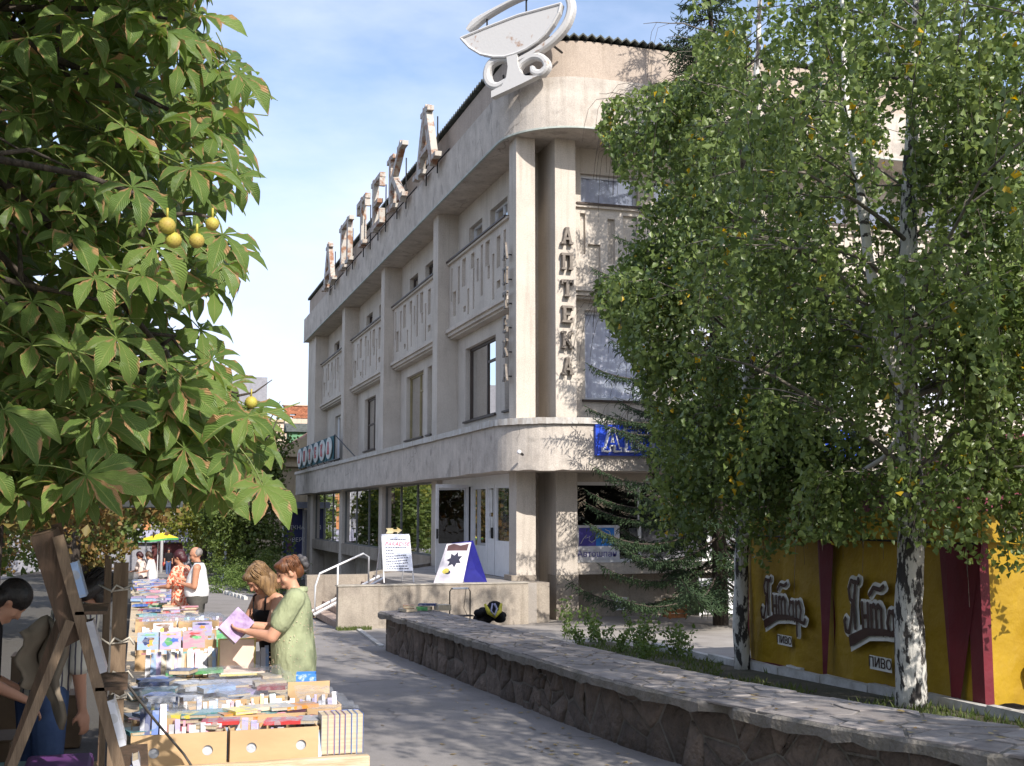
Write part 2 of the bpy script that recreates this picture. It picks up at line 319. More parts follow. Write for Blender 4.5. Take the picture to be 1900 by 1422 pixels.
def window(fn, u0, u1, z0, z1, fm, gm=None, d=0.2, ft=0.06, mull=(), trans=(), curt=None, parent=None, sill=True, name='window', kind=None):
    mb = MB()
    for a, b, c, e in ((u0, u0+ft, z0, z1), (u1-ft, u1, z0, z1), (u0+ft, u1-ft, z0, z0+ft), (u0+ft, u1-ft, z1-ft, z1)): fbox(mb, fn, a, b, c, e, d-0.06, d)
    for mu in mull:
        u = lerp(u0, u1, mu); fbox(mb, fn, u-ft*.5, u+ft*.5, z0+ft, z1-ft, d-0.055, d-0.003)
    for tr_ in trans:
        z, ua, ub = tr_; z = lerp(z0, z1, z); fbox(mb, fn, lerp(u0, u1, ua)+ft*.4, lerp(u0, u1, ub)-ft*.4, z-ft*.45, z+ft*.45, d-0.05, d-0.006)
    w = mb.build(name, fm, parent or BL)
    us = [u0]+[lerp(u0, u1, mu) for mu in mull]+[u1]
    for a, b in zip(us, us[1:]):
        q = MB(); q.quad(fn(a+.02, z0+.02, d-0.02), fn(b-.02, z0+.02, d-0.02), fn(b-.02, z1-.02, d-0.02), fn(a+.02, z1-.02, d-0.02)); q.build('pane', gm or m_glass, w)
    if curt:
        q = MB(); n = 14
        for i in range(n):
            a = lerp(u0, u1, i/n); b = lerp(u0, u1, (i+1)/n); da = d+.01+.03*(i % 2); db = d+.01+.03*((i+1) % 2)
            q.quad(fn(a, z0, da), fn(b, z0, db), fn(b, z1, db), fn(a, z1, da))
        q.build('curtain', curt, w)
    if sill:
        s_ = MB(); fbox(s_, fn, u0-.08, u1+.08, z0-.05, z0, -0.07, d-0.06); s_.build('sill', m_frame_d, w)
    return w
# --- bays of the left facade: [near pilaster end, far pilaster start]
PL = [(26.16, 26.72), (33.87, 34.48), (41.97, 42.6), (50.7, 51.42), (59.53, 60.4)]
bays = [(PL[i][1], PL[i+1][0]) for i in range(4)]
wl = [[(29.95, 33.0, 4.33, 6.45), (28.3, 29.12, 4.33, 6.45)],
      [(38.35, 41.0, 4.25, 6.48), (37.15, 37.75, 4.25, 6.48)],
      [(46.7, 49.1, 4.27, 6.43)],
      [(54.3, 57.0, 4.27, 6.33)]]
up = [[(31.27, 32.65), (28.9, 30.5)], [(39.3, 40.6), (36.9, 38.2)], [(47.6, 49.0), (44.8, 46.2)], [(56.0, 57.6), (53.2, 54.6)]]
wm_ = MB(); ops = []
for b in range(4):
    ops += [(*o, 0.22) for o in wl[b]] + [(a, c, 9.22, 9.95, 0.22) for a, c in up[b]]
grid_wall(wm_, Lf, 26.7, YF, 3.0, ZS+.1, ops)
wm_.build('side_wall', m_st, BL)
for b in range(4):
    fm = (m_frame_d, m_frame_y, m_frame_d, m_white)[b]
    for i, o in enumerate(wl[b]):
        window(Lf, *o, fm, mull=(0.42,) if i == 0 else (), trans=((0.72, 0, 0.42),) if (i == 0 and b < 2) else (((0.5, 0, 1),) if b == 2 else ()), curt=m_curt_g if b < 3 else m_curt, ft=0.08 if b != 1 else 0.07)
    for i, (a, c) in enumerate(up[b]):
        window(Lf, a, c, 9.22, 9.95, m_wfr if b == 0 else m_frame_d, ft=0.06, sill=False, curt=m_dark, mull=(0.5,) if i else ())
def panel(fn, u0, u1, seed, flip=False):
    """relief panel standing proud of the wall with recessed slots, moulding below and sill above"""
    r = random.Random(seed); W_ = u1-u0; ops = []
    pat = [(.05, .035, .08, .92), (.13, .055, .10, .55), (.13, .055, .72, .84), (.22, .03, .30, .96), (.29, .07, .05, .42), (.29, .035, .42, .62), (.40, .035, .0, .80), (.47, .03, .20, .55),
           (.54, .06, .06, .30), (.54, .025, .30, .92), (.63, .03, .55, .95), (.69, .07, .04, .48), (.69, .04, .78, .88), (.80, .035, .10, .70), (.87, .06, .45, .85), (.94, .025, .05, .60)]
    zt, zb = 9.02, 7.14
    for u, w, a, b in pat:
        if flip: u = 1-u-w
        ops.append((u0+u*W_, u0+(u+w)*W_, zt-b*(zt-zb)+.02, zt-max(a, .04)*(zt-zb), 0.09))
    mb = MB(); D = -0.28
    f2 = lambda u, z, d: fn(u, z, D+d)
    grid_wall(mb, f2, u0, u1, 7.1, 9.06, ops)
    fbox(mb, fn, u0, u1, 7.1, 9.06, D+.0901, -0.001)
    mb.quad(f2(u0, 7.1, 0), f2(u0, 9.06, 0), f2(u0, 9.06, .0905), f2(u0, 7.1, .0905)); mb.quad(f2(u1, 7.1, 0), f2(u1, 9.06, 0), f2(u1, 9.06, .0905), f2(u1, 7.1, .0905))
    p = mb.build('relief_panel', m_st, BL)
    c = MB(); fbox(c, fn, u0-.02, u1+.02, 7.0, 7.1, D-.12, 0); fbox(c, fn, u0, u1, 6.9, 7.0, D-.05, 0); fbox(c, fn, u0-.01, u1+.01, 6.84, 6.9, D+.03, 0); c.build('moulding', m_st, p)
    c = MB(); fbox(c, fn, u0-.03, u1+.03, 9.06, 9.12, D-.08, 0); c.build('moulding', m_st, p)
    c = MB(); fbox(c, fn, u0+.08, u1-.02, 9.12, 9.17, D-.12, 0); c.build('sill', m_frame_d, p)
for i, (a, b) in enumerate(bays): panel(Lf, a+.9 if i else a+1.1, b-.02, i)
# pilasters on the left facade
for i, (a, b) in enumerate(PL):
    z0 = -2.6
    o = MB().box(XL, XW+.05 if i else 8.79, a, b, z0 if i else -1.2, ZS+.05).build('pilaster', m_st, BL)
MB().box(XL, 8.9, 60.4, YF, 3.0, ZS+.05).build('wall_end', m_st, BL)
# corner recess and corner pilaster
MB().box(8.75, 9.6, 27.25, 27.4, -1.2, ZS+.05).build('corner_wall', m_st, BL)
RP = [(9.24, 9.76), (15.3, 15.84), (21.6, 22.14), (27.9, 28.44), (34.2, 34.74)]
for i, (a, b) in enumerate(RP):
    MB().box(a, b, YR if i else 26.0, YW+.05 if i else 28.2, -1.2, ZS+.05).build('pilaster', m_st, BL)
    MB().box(a-.012, b+.012, (YR if i else 26.0)-.012, YW+.04, -1.3, 0.29).build('plinth', m_plinth, BL)
MB().box(8.2, 8.8, 26.148, 26.73, -1.3, 0.29).build('plinth', m_plinth, BL)
# right facade
ops = []
rw = []
for i in range(4):
    a, b = RP[i][1], RP[i+1][0]
    rw += [(a+.34, a+1.86, 9.22, 10.0), (a+2.3, a+3.8, 9.22, 10.0), (a+4.2, b-.25, 9.22, 10.0)]
    rw += [(a+.42, a+2.2, 4.42, 6.6), (a+3.2, a+5.0, 4.42, 6.6)]
wm_ = MB(); grid_wall(wm_, Rf, RP[0][1]-.01, XF, 3.0, ZS+.1, [(*o, .2) for o in rw]); wm_.build('front_wall', m_st, BL)
for o in rw: window(Rf, *o, m_wfr, m_sky_glass, curt=m_curt, ft=0.07, mull=(0.5,) if (o[2] < 6 and o[0] > 12) else (), sill=o[2] < 6)
for i in range(4): panel(Rf, RP[i][1]+.02, RP[i+1][0]-.02, 20+i, True)
# ground floor of the right facade: shop windows over an overhanging beam
for i in range(4):
    a, b = RP[i][1], RP[i+1][0]
    mb = MB(); mb.box(a, b, 26.1, 27.2, 0.29, 0.54); mb.build('window_beam', m_st, BL)
    mb = MB(); mb.box(a, b, 26.75, 26.95, -1.3, 0.29); mb.build('basement_wall', m_plinth, BL)
    mb = MB(); mb.box(a, b, 26.55, 26.75, 2.45, 3.05); mb.build('lintel', m_st, BL)
    window(Rf, a, b, 0.54, 2.45, m_white, m_glass, d=0.12, ft=0.08, mull=(0.33, 0.66), parent=BL, sill=False, name='shop_window')
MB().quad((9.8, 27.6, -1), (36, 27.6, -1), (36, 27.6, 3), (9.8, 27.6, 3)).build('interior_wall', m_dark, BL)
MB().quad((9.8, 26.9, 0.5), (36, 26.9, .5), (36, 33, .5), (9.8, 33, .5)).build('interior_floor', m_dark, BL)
# vent in basement wall
v = MB()
for a, b, c, d in ((11.0, 11.04, -.6, -.3), (11.24, 11.28, -.6, -.3), (11.04, 11.24, -.6, -.57), (11.04, 11.24, -.33, -.3)): v.box(a, b, 26.70, 26.75, c, d)
vo = v.build('vent_grille', m_white, BL)
for k in range(5): MB().box(11.04, 11.24, 26.71, 26.74, -.56+k*.048, -.545+k*.048).build('slat', m_white, vo)
MB().quad((11.03, 26.745, -.58), (11.25, 26.745, -.58), (11.25, 26.745, -.32), (11.03, 26.745, -.32)).build('vent_opening', m_black, vo)
# --- left facade ground floor: shop glazing
XG = 8.45
def Gf(u, z, d): return (XG+d, u, z)
for i, (a, b) in enumerate(((34.48, 41.97), (42.6, 50.7), (51.42, 59.53))):
    window(Gf, a, b, 0.43, 2.66, mat('grey_mullion', (0.16, 0.16, 0.15), .5), m_shop, d=0.06, ft=0.05, mull=(1/3, 2/3), sill=False, name='shop_window')
    MB().box(XL-.02, 8.6, a, b, 0.0, 0.43).build('window_beam', m_plinth, BL)
    MB().box(8.9, 9.0, a, b, -3, 0.0).build('basement_wall', m_plinth, BL)
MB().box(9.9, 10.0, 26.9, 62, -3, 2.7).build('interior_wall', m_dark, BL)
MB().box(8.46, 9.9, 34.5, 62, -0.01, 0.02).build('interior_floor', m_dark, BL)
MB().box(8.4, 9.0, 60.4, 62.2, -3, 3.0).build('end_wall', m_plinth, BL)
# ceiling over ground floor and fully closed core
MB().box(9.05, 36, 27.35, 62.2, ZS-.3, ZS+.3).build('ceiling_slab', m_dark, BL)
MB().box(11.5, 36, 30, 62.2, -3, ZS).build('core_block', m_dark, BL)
# --- swept curved parts
def cpath(xo, yo, r, yfar=YF, xfar=XF, n=14, ystep=None):
    P = [((xo, yfar), (-1, 0))]
    if ystep:
        k = int((yfar-yo-r)/ystep)
        P += [((xo, yfar-(j+1)*ystep), (-1, 0)) for j in range(k)]
    for i in range(n+1):
        t = pi/2*i/n; c = (-cos(t), -sin(t)); P.append(((xo+r+c[0]*r, yo+r+c[1]*r), c))
    if ystep:
        k = int((xfar-xo-r)/ystep)
        P += [((xo+r+(j+1)*ystep, yo), (0, -1)) for j in range(k)]
    P.append(((xfar, yo), (0, -1))); return P
def sweep(prof, path, closed=True, zf=None):
    mb = MB(); n = len(prof)
    for k, ((x, y), (nx, ny)) in enumerate(path):
        for j, (d, z) in enumerate(prof):
            dd, zz = (d, z) if zf is None else zf(k, j, d, z, x, y)
            mb.v.append((x-nx*dd, y-ny*dd, zz))
    for k in range(len(path)-1):
        for j in range(n if closed else n-1):
            a = k*n+j; b = k*n+(j+1) % n; mb.f.append((a, b, b+n, a+n)); mb.m.append(0)
    if closed: mb.f += [tuple(range(n)), tuple(reversed(range((len(path)-1)*n, len(path)*n)))]; mb.m += [0, 0]
    return mb
EX, EY, ER = 8.05, 25.05, 1.75
sweep([(0, ZS), (0, ZB), (.35, ZB), (.35, ZS+.16), (1.6, ZS+.16), (1.6, ZS)], cpath(EX, EY, ER)).build('eaves_fascia', m_band, BL, smooth=False)
sweep([(-.012, ZS-.012), (-.012, ZS+.03), (.05, ZS+.03), (.05, ZS-.012)], cpath(EX, EY, ER)).build('drip_edge', mat('pale_green_drip', (.42, .46, .42), .7), BL)
pp = cpath(EX+.28, EY+.28, ER-.1, n=14)
sweep([(0, ZB-.1), (0, 12.85), (.25, 12.85), (.25, ZB-.1)], pp).build('parapet', m_par, BL)
def zfr(k, j, d, z, x, y):
    w = .045*(1 if k % 2 else -1); return d, z+w
cp = cpath(EX+.22, EY+.22, ER+.0, n=26, ystep=0.11)
sweep([(-.05, 12.93), (-.05, 12.97), (1.2, 13.02), (1.2, 12.98)], cp, zf=zfr).build('corrugated_roof', m_roof, BL)
# canopy ledge between ground floor and first floor
CX_, CY_, CR_ = 7.78, 24.8, 1.55
rl = random.Random(3)
sweep([(0, 2.66), (0, 3.70), (1.6, 3.70), (1.6, 2.66)], cpath(CX_, CY_, CR_, ystep=1.3), zf=lambda k, j, d, z, x, y: (d, z+(rl.uniform(-.02, .015) if j == 0 else 0))).build('canopy_fascia', m_band, BL)
path = cpath(CX_-.07, CY_-.07, CR_+.05, ystep=1.6)
for k in range(len(path)-1):
    q = sweep([(0, 3.69), (0, 3.83), (1.2, 3.90), (1.2, 3.88), (.03, 3.81), (.03, 3.69)], path[k:k+2])
    q.v = [(x+rl.uniform(-.004, .004), y+rl.uniform(-.004, .004), z+rl.uniform(-.006, .006)) for x, y, z in q.v]
    q.build('flashing', m_metalw, BL)
# --- doors in the first bay
DX = 8.5
def Df(u, z, d): return (DX+d, u, z)
m_doorglass = glass('door_glass', refl=0.9, ior=1.7, thru=.35)
def door(fn, u0, u1, z0, z1, name='door', kick=0.8, d=0.08, mull=()):
    mb = MB(); ft = .09
    for a, b, c, e in ((u0, u0+ft, z0, z1), (u1-ft, u1, z0, z1), (u0+ft, u1-ft, z1-ft, z1), (u0+ft, u1-ft, z0, z0+kick)): fbox(mb, fn, a, b, c, e, d-.06, d)
    o = mb.build(name, m_white, BL); q = MB(); q.quad(fn(u0+ft, z0+kick, d-.03), fn(u1-ft, z0+kick, d-.03), fn(u1-ft, z1-ft, d-.03), fn(u0+ft, z1-ft, d-.03)); q.build('pane', m_doorglass, o)
    return o
fr = MB(); fbox(fr, Df, 26.72, 33.87, 2.42, 2.66, 0, .1)
for u in (29.25, 30.7, 32.4): fbox(fr, Df, u-.06, u+.06, .17, 2.42, 0, .1)
fr.build('door_frame', m_white, BL)
door(Df, 26.74, 28.55, .17, 2.42, name='glazed_panel', kick=.86)
d2 = door(Df, 28.6, 29.19, .17, 2.42, kick=.9)
MB().box(8.44, 8.50, 28.62, 28.66, 1.1, 1.35).build('handle', m_black, d2)
for a, b, c, e in ((28.72, 28.92, 1.25, 1.62), (28.95, 29.12, 1.25, 1.62), (28.75, 29.05, 1.72, 2.3)):
    MB().quad((8.515, a, c), (8.515, b, c), (8.515, b, e), (8.515, a, e)).build('notice', mat('paper', (.7, .7, .68), .8), d2)
door(Df, 29.31, 30.64, .17, 2.42, kick=.7)
window(Df, 32.46, 33.87, .17, 2.42, m_white, m_doorglass, d=.08, ft=.08, sill=False, name='glazed_panel')
# open leaf swung out
ang = Matrix.Translation((7.35, 30.75, 0))
def Of(u, z, d): return (7.42+u*.9, 30.2+u*.42+d, z)
o = door(Of, 0, 1.12, .17, 2.46, kick=.75)
MB().box(7.42, 7.46, 30.12, 30.2, 1.05, 1.3).build('handle', m_black, o)
# ================================================================== PORCH
PO = thing('entrance_porch', 'rough concrete entrance landing with a flight of steps and low parapet walls', 'porch', (6, 27, gz(27)))
MB().box(4.05, 8.22, 24.98, 25.24, -1.3, .18).build('parapet_wall', m_plinth, PO)
MB().box(4.03, 8.24, 24.96, 25.26, .181, .205).build('coping', mat('porch_coping', (.42, .38, .32), .9, bump=.4), PO)
MB().box(8.22, 8.82, 25.3, 26.14, -1.3, .17).build('corner_plinth', m_plinth, PO)
MB().box(4.05, 5.72, 29.8, 30.1, -1.6, .18).build('parapet_wall', m_plinth, PO)
mb = MB(); mb.prism([(5.7, 25.24), (8.5, 25.24), (8.5, 34.4), (8.1, 34.4), (5.72, 30.1), (5.7, 30.1)], lambda u, v, d: (u, v, d), -1.6, .165)
mb.build('landing', m_conc, PO)
mb = MB(); mb.prism([(5.6, 29.9), (5.75, 29.9), (8.3, 34.5), (8.12, 34.5)], lambda u, v, d: (u, v, d), -1.6, .24); mb.build('landing_edge', m_plinth, PO)
m_step = mat('worn_step', (.42, .32, .26), .9, (.30, .22, .18), nscale=5, bump=.5)
for k in range(5):
    x0 = 4.12+.32*k; z = -.75+.153*(k+1)
    o = MB().box(x0, 5.72, 25.24+.001, 29.8, z-.153, z).build('step', m_step, PO); bevel(o, .012)
# railing (white tubes) and pram rails
RL = thing('handrail', 'white tubular handrail with pram rails on the entrance steps', 'handrail', (4.6, 28, -.5))
MB().tube([(4.0, 28, -.62), (4.0, 28, .02), (4.10, 28, .31), (5.12, 28, .76), (5.25, 28, .68), (5.25, 28, .1)], .024).build('rail', m_white, RL, smooth=True)
MB().tube([(4.52, 28, -.3), (4.52, 28, .49)], .02).build('post', m_white, RL, smooth=True)
for dy in (0, .22): MB().tube([(3.95, 27.8+dy*3, -.62), (5.6, 27.8+dy*3, .2)], .035, n=4).build('pram_rail', m_white, RL)
# ================================================================== BUILDING SIGNS
# slab letters as stroke boxes in a unit square (x0,y0,x1,y1,thickness) ; serif bars
GLY = {
 'А': [((.18, 0), (.50, 1), .20), ((.82, 0), (.50, 1), .20), ((.28, .32), (.72, .32), .14), ((0, .06), (.36, .06), .12), ((.64, .06), (1, .06), .12), ((.34, .94), (.66, .94), .12)],
 'П': [((.2, 0), (.2, 1), .22), ((.8, 0), (.8, 1), .22), ((0, .93), (1, .93), .14), ((.02, .06), (.4, .06), .12), ((.6, .06), (.98, .06), .12)],
 'Т': [((.5, 0), (.5, 1), .24), ((0, .92), (1, .92), .16), ((.25, .06), (.75, .06), .12), ((.06, .72), (.06, .9), .12), ((.94, .72), (.94, .9), .12)],
 'Е': [((.25, 0), (.25, 1), .24), ((.05, .93), (.95, .93), .14), ((.05, .07), (.95, .07), .14), ((.3, .5), (.72, .5), .13), ((.9, .72), (.9, .9), .12), ((.9, .1), (.9, .3), .12)],
 'К': [((.2, 0), (.2, 1), .22), ((.25, .5), (.85, 1), .19), ((.35, .55), (.9, 0), .20), ((0, .06), (.4, .06), .12), ((0, .94), (.4, .94), .12), ((.66, .94), (1, .94), .12), ((.66, .06), (1, .06), .12)],
 'В': [((.2, 0), (.2, 1), .22), ((.1, .93), (.72, .93), .13), ((.1, .07), (.76, .07), .13), ((.2, .52), (.74, .52), .12), ((.78, .55), (.78, .88), .2), ((.84, .12), (.84, .5), .2), ((0, .94), (.3, .94), .1), ((0, .06), (.3, .06), .1)],
 'О': [((.15, .2), (.15, .8), .2), ((.85, .2), (.85, .8), .2), ((.25, .93), (.75, .93), .14), ((.25, .07), (.75, .07), .14), ((.13, .74), (.32, .93), .15), ((.87, .74), (.68, .93), .15), ((.13, .26), (.32, .07), .15), ((.87, .26), (.68, .07), .15)],
 'Ш': [((.1, 0), (.1, 1), .17), ((.5, 0), (.5, 1), .17), ((.9, 0), (.9, 1), .17), ((0, .06), (1, .06), .13), ((0, .95), (.22, .95), .1), ((.4, .95), (.6, .95), .1), ((.78, .95), (1, .95), .1)],
 'Н': [((.2, 0), (.2, 1), .2), ((.8, 0), (.8, 1), .2), ((.2, .5), (.8, .5), .14), ((.02, .06), (.38, .06), .12), ((.62, .06), (.98, .06), .12), ((.02, .94), (.38, .94), .12), ((.62, .94), (.98, .94), .12)]}
def glyph(mb, ch, M, w, h, dep, grow=0.0, mi=0, thin=1.0):
    for i, (a, b, t) in enumerate(GLY[ch]):
        ax, ay, bx, by = (a[0]-.5)*w, (a[1]-.5)*h, (b[0]-.5)*w, (b[1]-.5)*h
        dx, dy = bx-ax, by-ay; L_ = math.hypot(dx, dy); dx /= L_; dy /= L_; tt = thin*t*(w if abs(dy) > abs(dx) else h)*.5+grow
        ax -= dx*grow; ay -= dy*grow; bx += dx*grow; by += dy*grow
        px, py = -dy*tt, dx*tt; d1 = dep+.0011*(i % 7)
        poly = [(ax+px, ay+py), (bx+px, by+py), (bx-px, by-py), (ax-px, ay-py)]
        mb.prism(poly, lambda u, v, d: M @ Vector((u, v, d)), 0.001*i, d1, mi)
VS = thing('pillar_letters', 'vertical row of dark slab letters reading АПТЕКА on the corner pilaster', 'sign', (9.5, 25.9, 5))
for ch, z in zip('АПТЕКА', (8.24, 7.62, 6.98, 6.36, 5.75, 5.13)):
    mb = MB(); glyph(mb, ch, frameM((9.5, 25.985, z), (1, 0, 0), (0, 0, 1)), .30, .40, .13); mb.build('letter', m_bronze, VS)
VS2 = thing('side_letters', 'second vertical row of dark letters reading АПТЕКА seen edge-on against the shaded side', 'sign', (8.1, 26.4, 5))
for ch, z in zip('АПТЕКА', (7.92, 7.32, 6.74, 6.16, 5.58, 5.0)):
    mb = MB(); glyph(mb, ch, frameM((8.2, 26.55, z), (0, -1, 0), (0, 0, 1)), .34, .40, .05); mb.build('letter', m_bronze, VS2)
    MB().box(8.2, 8.32, 26.5, 26.53, z-.1, z-.07).build('bracket', m_black, VS2)
RS = thing('roof_letters', 'big rusty white rooftop letters spelling АПТЕКА on a steel frame above the fascia', 'sign', (7.9, 43, 12))
for ch, y0, y1 in zip('АПТЕКА', (50.0, 45.9, 42.5, 39.6, 35.9, 31.4), (54.2, 49.3, 45.0, 42.1, 39.2, 35.2)):
    yc = (y0+y1)/2; mb = MB(); glyph(mb, ch, frameM((7.92, yc, 12.70), (0, -1, 0), (0, 0, 1)), (y1-y0)*.76, 1.90, .20, thin=.62)
    mb.build('letter', m_rust, RS)
    fr = MB()
    for dy in (-.7, .7):
        fr.tube([(7.95, yc+dy, 11.8), (8.6, yc+dy, 12.6)], .02, 5); fr.tube([(7.97, yc+dy, 11.5), (7.97, yc+dy, 13.2)], .022, 5)
    fr.tube([(7.98, yc-.9, 12.1), (7.98, yc+.9, 12.1)], .02, 5); fr.build('support_frame', m_black, RS)
# small round-disc sign on the canopy
DS = thing('disc_sign', 'row of oval white discs with red letters on teal boards standing on the canopy edge', 'sign', (7.9, 57, 4))
m_teal = mat('teal_board', (.03, .12, .15), .6); m_pink = mat('faded_red', (.50, .16, .17), .6); m_disc = mat('disc_white', (.60, .64, .62), .6)
for i, ch in enumerate('АПТЕКА'):
    yc = 61.3-i*1.95; z = 4.52
    bd = MB().box(7.9, 7.96, yc-.85, yc+.85, z-.52, z+.5).build('board', m_teal, DS)
    pl = [(yc+.80*cos(t*pi/12), z+.47*sin(t*pi/12)) for t in range(24)]
    MB().prism(pl, lambda u, v, d: (d, u, v), 7.82, 7.86).build('disc', m_disc, bd)
    mb = MB(); glyph(mb, ch, frameM((7.82, yc, z), (0, -1, 0), (0, 0, 1)), .55, .52, .03); mb.build('letter', m_pink, bd)
    MB().tube([(7.9, yc, z-.5), (8.0, yc, 3.86)], .02, 5).build('leg', m_black, DS)
MB().tube([(7.95, 50.6, 5.05), (8.1, 46.3, 3.9)], .025, 6).build('brace', m_black, DS)
MB().tube([(7.95, 50.6, 5.05), (7.95, 50.6, 3.9)], .03, 6).build('brace', m_black, DS)
MB().tube([(7.75, 50.9, 3.92), (7.75, 48.0, 3.92)], .03, 6).build('brace', m_black, DS)
# bowl-and-snake emblem on the corner of the roof
EM = thing('pharmacy_emblem', 'large peeling white bowl and snake emblem mounted on the rounded roof corner', 'sign', (8.35, 25.35, 11.5))
EMM = frameM((8.35, 25.35, 0), (.707, -.707, 0), (0, 0, 1))
def ef(u, v, d): return EMM @ Vector((u, v, d))
bowl = [(-1.74, 13.04), (-1.1, 13.16), (-.2, 13.30), (.92, 13.36), (.86, 13.15), (.71, 12.92), (.5, 12.70), (.29, 12.56), (0, 12.44), (-.28, 12.38), (-.56, 12.36), (-.85, 12.41), (-1.2, 12.54), (-1.5, 12.76)]
MB().prism(bowl, ef, -.06, .12).build('bowl', m_rustw, EM)
sc = [(-.56+(u+.56)*.86, 12.9+(v-12.9)*.82) for u, v in bowl]
rim = MB()
for a, b in zip(bowl, bowl[1:]+bowl[:1]): rim.tube([ef(a[0], a[1], .12), ef(b[0], b[1], .12)], .035, 6)
rim.build('bowl_rim', m_rustw, EM)
def band(pts, w, name, d0=-.1, d1=.1):
    # smooth ribbon of varying width
    P = []
    n = len(pts)
    for i in range(n-1):
        p0, p1, p2, p3 = pts[max(i-1, 0)], pts[i], pts[i+1], pts[min(i+2, n-1)]
        for k in range(5):
            t = k/5; P.append(tuple(.5*((2*p1[j])+(-p0[j]+p2[j])*t+(2*p0[j]-5*p1[j]+4*p2[j]-p3[j])*t*t+(-p0[j]+3*p1[j]-3*p2[j]+p3[j])*t**3) for j in (0, 1, 2)))
    P.append(pts[-1]); mb = MB(); k = len(P)
    for i, p in enumerate(P):
        a = P[max(i-1, 0)]; b = P[min(i+1, k-1)]; dx, dy = b[0]-a[0], b[1]-a[1]; L_ = math.hypot(dx, dy) or 1; nx, ny = -dy/L_*p[2], dx/L_*p[2]
        for s_, dd in ((1, d0), (1, d1*.6), (.45, d1), (-.45, d1), (-1, d1*.6), (-1, d0)): mb.v.append(tuple(ef(p[0]+nx*s_, p[1]+ny*s_, dd)))
    for i in range(k-1):
        for j in range(6): mb.f.append((i*6+j, i*6+(j+1) % 6, i*6+6+(j+1) % 6, i*6+6+j)); mb.m.append(0)
    mb.f += [tuple(range(6)), tuple(reversed(range((k-1)*6, k*6)))]; mb.m += [0, 0]
    return mb.build(name, m_rustw, EM)
band([(-1.60, 13.24, .06), (-1.42, 13.38, .10), (-1.07, 13.53, .07), (-.42, 13.72, .05), (.08, 13.80, .05), (.6, 13.78, .06), (.98, 13.62, .08), (1.12, 13.30, .09), (1.02, 12.93, .09), (.72, 12.62, .09), (.29, 12.40, .085), (-.13, 12.27, .07), (-.3, 12.22, .05)], 1, 'snake')
MB().prism([(-.50, 12.38), (-.22, 12.36), (-.20, 12.1), (-.14, 11.92), (0, 11.80), (.32, 11.74), (-.1, 11.62), (-.9, 11.42), (-.9, 11.58), (-.62, 11.66), (-.50, 11.85), (-.46, 12.1)], ef, -.05, .14).build('stem', m_rustw, EM)
band([(-.50, 12.30, .05), (-.72, 12.37, .08), (-.98, 12.30, .09), (-1.08, 12.05, .09), (-1.0, 11.82, .09), (-.78, 11.72, .08), (-.52, 11.82, .06)], 1, 'snake_loop')
band([(-.24, 12.02, .05), (-.12, 12.17, .07), (.15, 12.27, .08), (.40, 12.18, .08), (.50, 11.98, .08), (.36, 11.84, .08), (.17, 11.90, .07), (.13, 12.02, .05)], 1, 'snake_loop')
q = MB()
for a in ((-1.1, 13.1, 13.45), (-.05, 13.2, 13.75)): q.tube([ef(a[0], a[1], -.02), ef(a[0], a[2], -.02)], .022, 5)
q.tube([ef(-.05, 13.7, -.05), ef(-.05, 14.3, -.05)], .022, 5)
q.tube([ef(-.7, 12.0, -.1), ef(-.9, 11.95, -.5), ef(-.2, 12.1, -.5)], .03, 5); q.tube([ef(-.3, 11.8, -.06), ef(-.3, 11.9, -.35)], .04, 5)
q.tube([ef(.6, 12.5, -.1), ef(.6, 12.5, -.6)], .03, 5)
q.build('support_frame', m_black, EM)
# blue fascia sign
BS = thing('blue_shop_sign', 'long blue sign board with raised white letters on the canopy fascia', 'sign', (12, 24.8, 3.3))
MB().box(9.72, 16.6, 24.70, 24.79, 2.99, 3.68).build('board', m_bluesign, BS)
m_ledw = mat('sign_white', (.78, .78, .80), .4)
for i, ch in enumerate('АВТОШПАН'):
    x = 10.08+i*.53; mb = MB(); glyph(mb, ch, frameM((x, 24.70, 3.34), (1, 0, 0), (0, 0, 1)), .42, .50, .10, grow=.022); lo = mb.build('letter', m_ledw, BS)
    mb = MB(); glyph(mb, ch, frameM((x, 24.592, 3.34), (1, 0, 0), (0, 0, 1)), .42, .50, .004, grow=-.012); mb.build('letter_face', m_bluesign, lo)
# window poster
WP = thing('window_poster', 'white window poster with blue and violet picture of white strokes above the name Автошпан', 'poster', (10.6, 26.6, 1))
MB().box(9.92, 11.06, 26.60, 26.62, .60, 1.42).build('sheet', mat('poster_white', (.74, .74, .80), .6), WP)
MB().box(10.02, 10.45, 26.594, 26.598, .93, 1.36).build('picture', mat('violet_print', (.09, .075, .40), .5), WP)
MB().box(10.451, 10.92, 26.594, 26.598, .93, 1.36).build('picture', mat('sky_print', (.03, .22, .70), .5), WP)
def stroke(pts, r, fn, m, parent, name='stroke'):
    mb = MB(); mb.tube([fn(u, v) for u, v in pts], r, 6); return mb.build(name, m, parent)
pf = lambda u, v: (10.02+u*.9, 26.588, .93+v*.43)
stroke([(.04, .12), (.12, .40), (.22, .62), (.18, .42), (.26, .48)], .008, pf, m_ledw, WP); stroke([(.30, .55), (.28, .30), (.36, .2), (.45, .32), (.48, .5)], .009, pf, m_ledw, WP)
stroke([(.62, .8), (.68, .6), (.70, .4), (.64, .2)], .009, pf, m_ledw, WP); stroke([(.74, .9), (.86, .8), (.91, .5), (.86, .15)], .010, pf, m_ledw, WP)
text('lettering', 'Автошпан', .21, frameM((10.48, 26.592, .74), (1, 0, 0), (0, 0, 1)), mat('violet_ink', (.10, .09, .38), .6), WP, ext=.002)
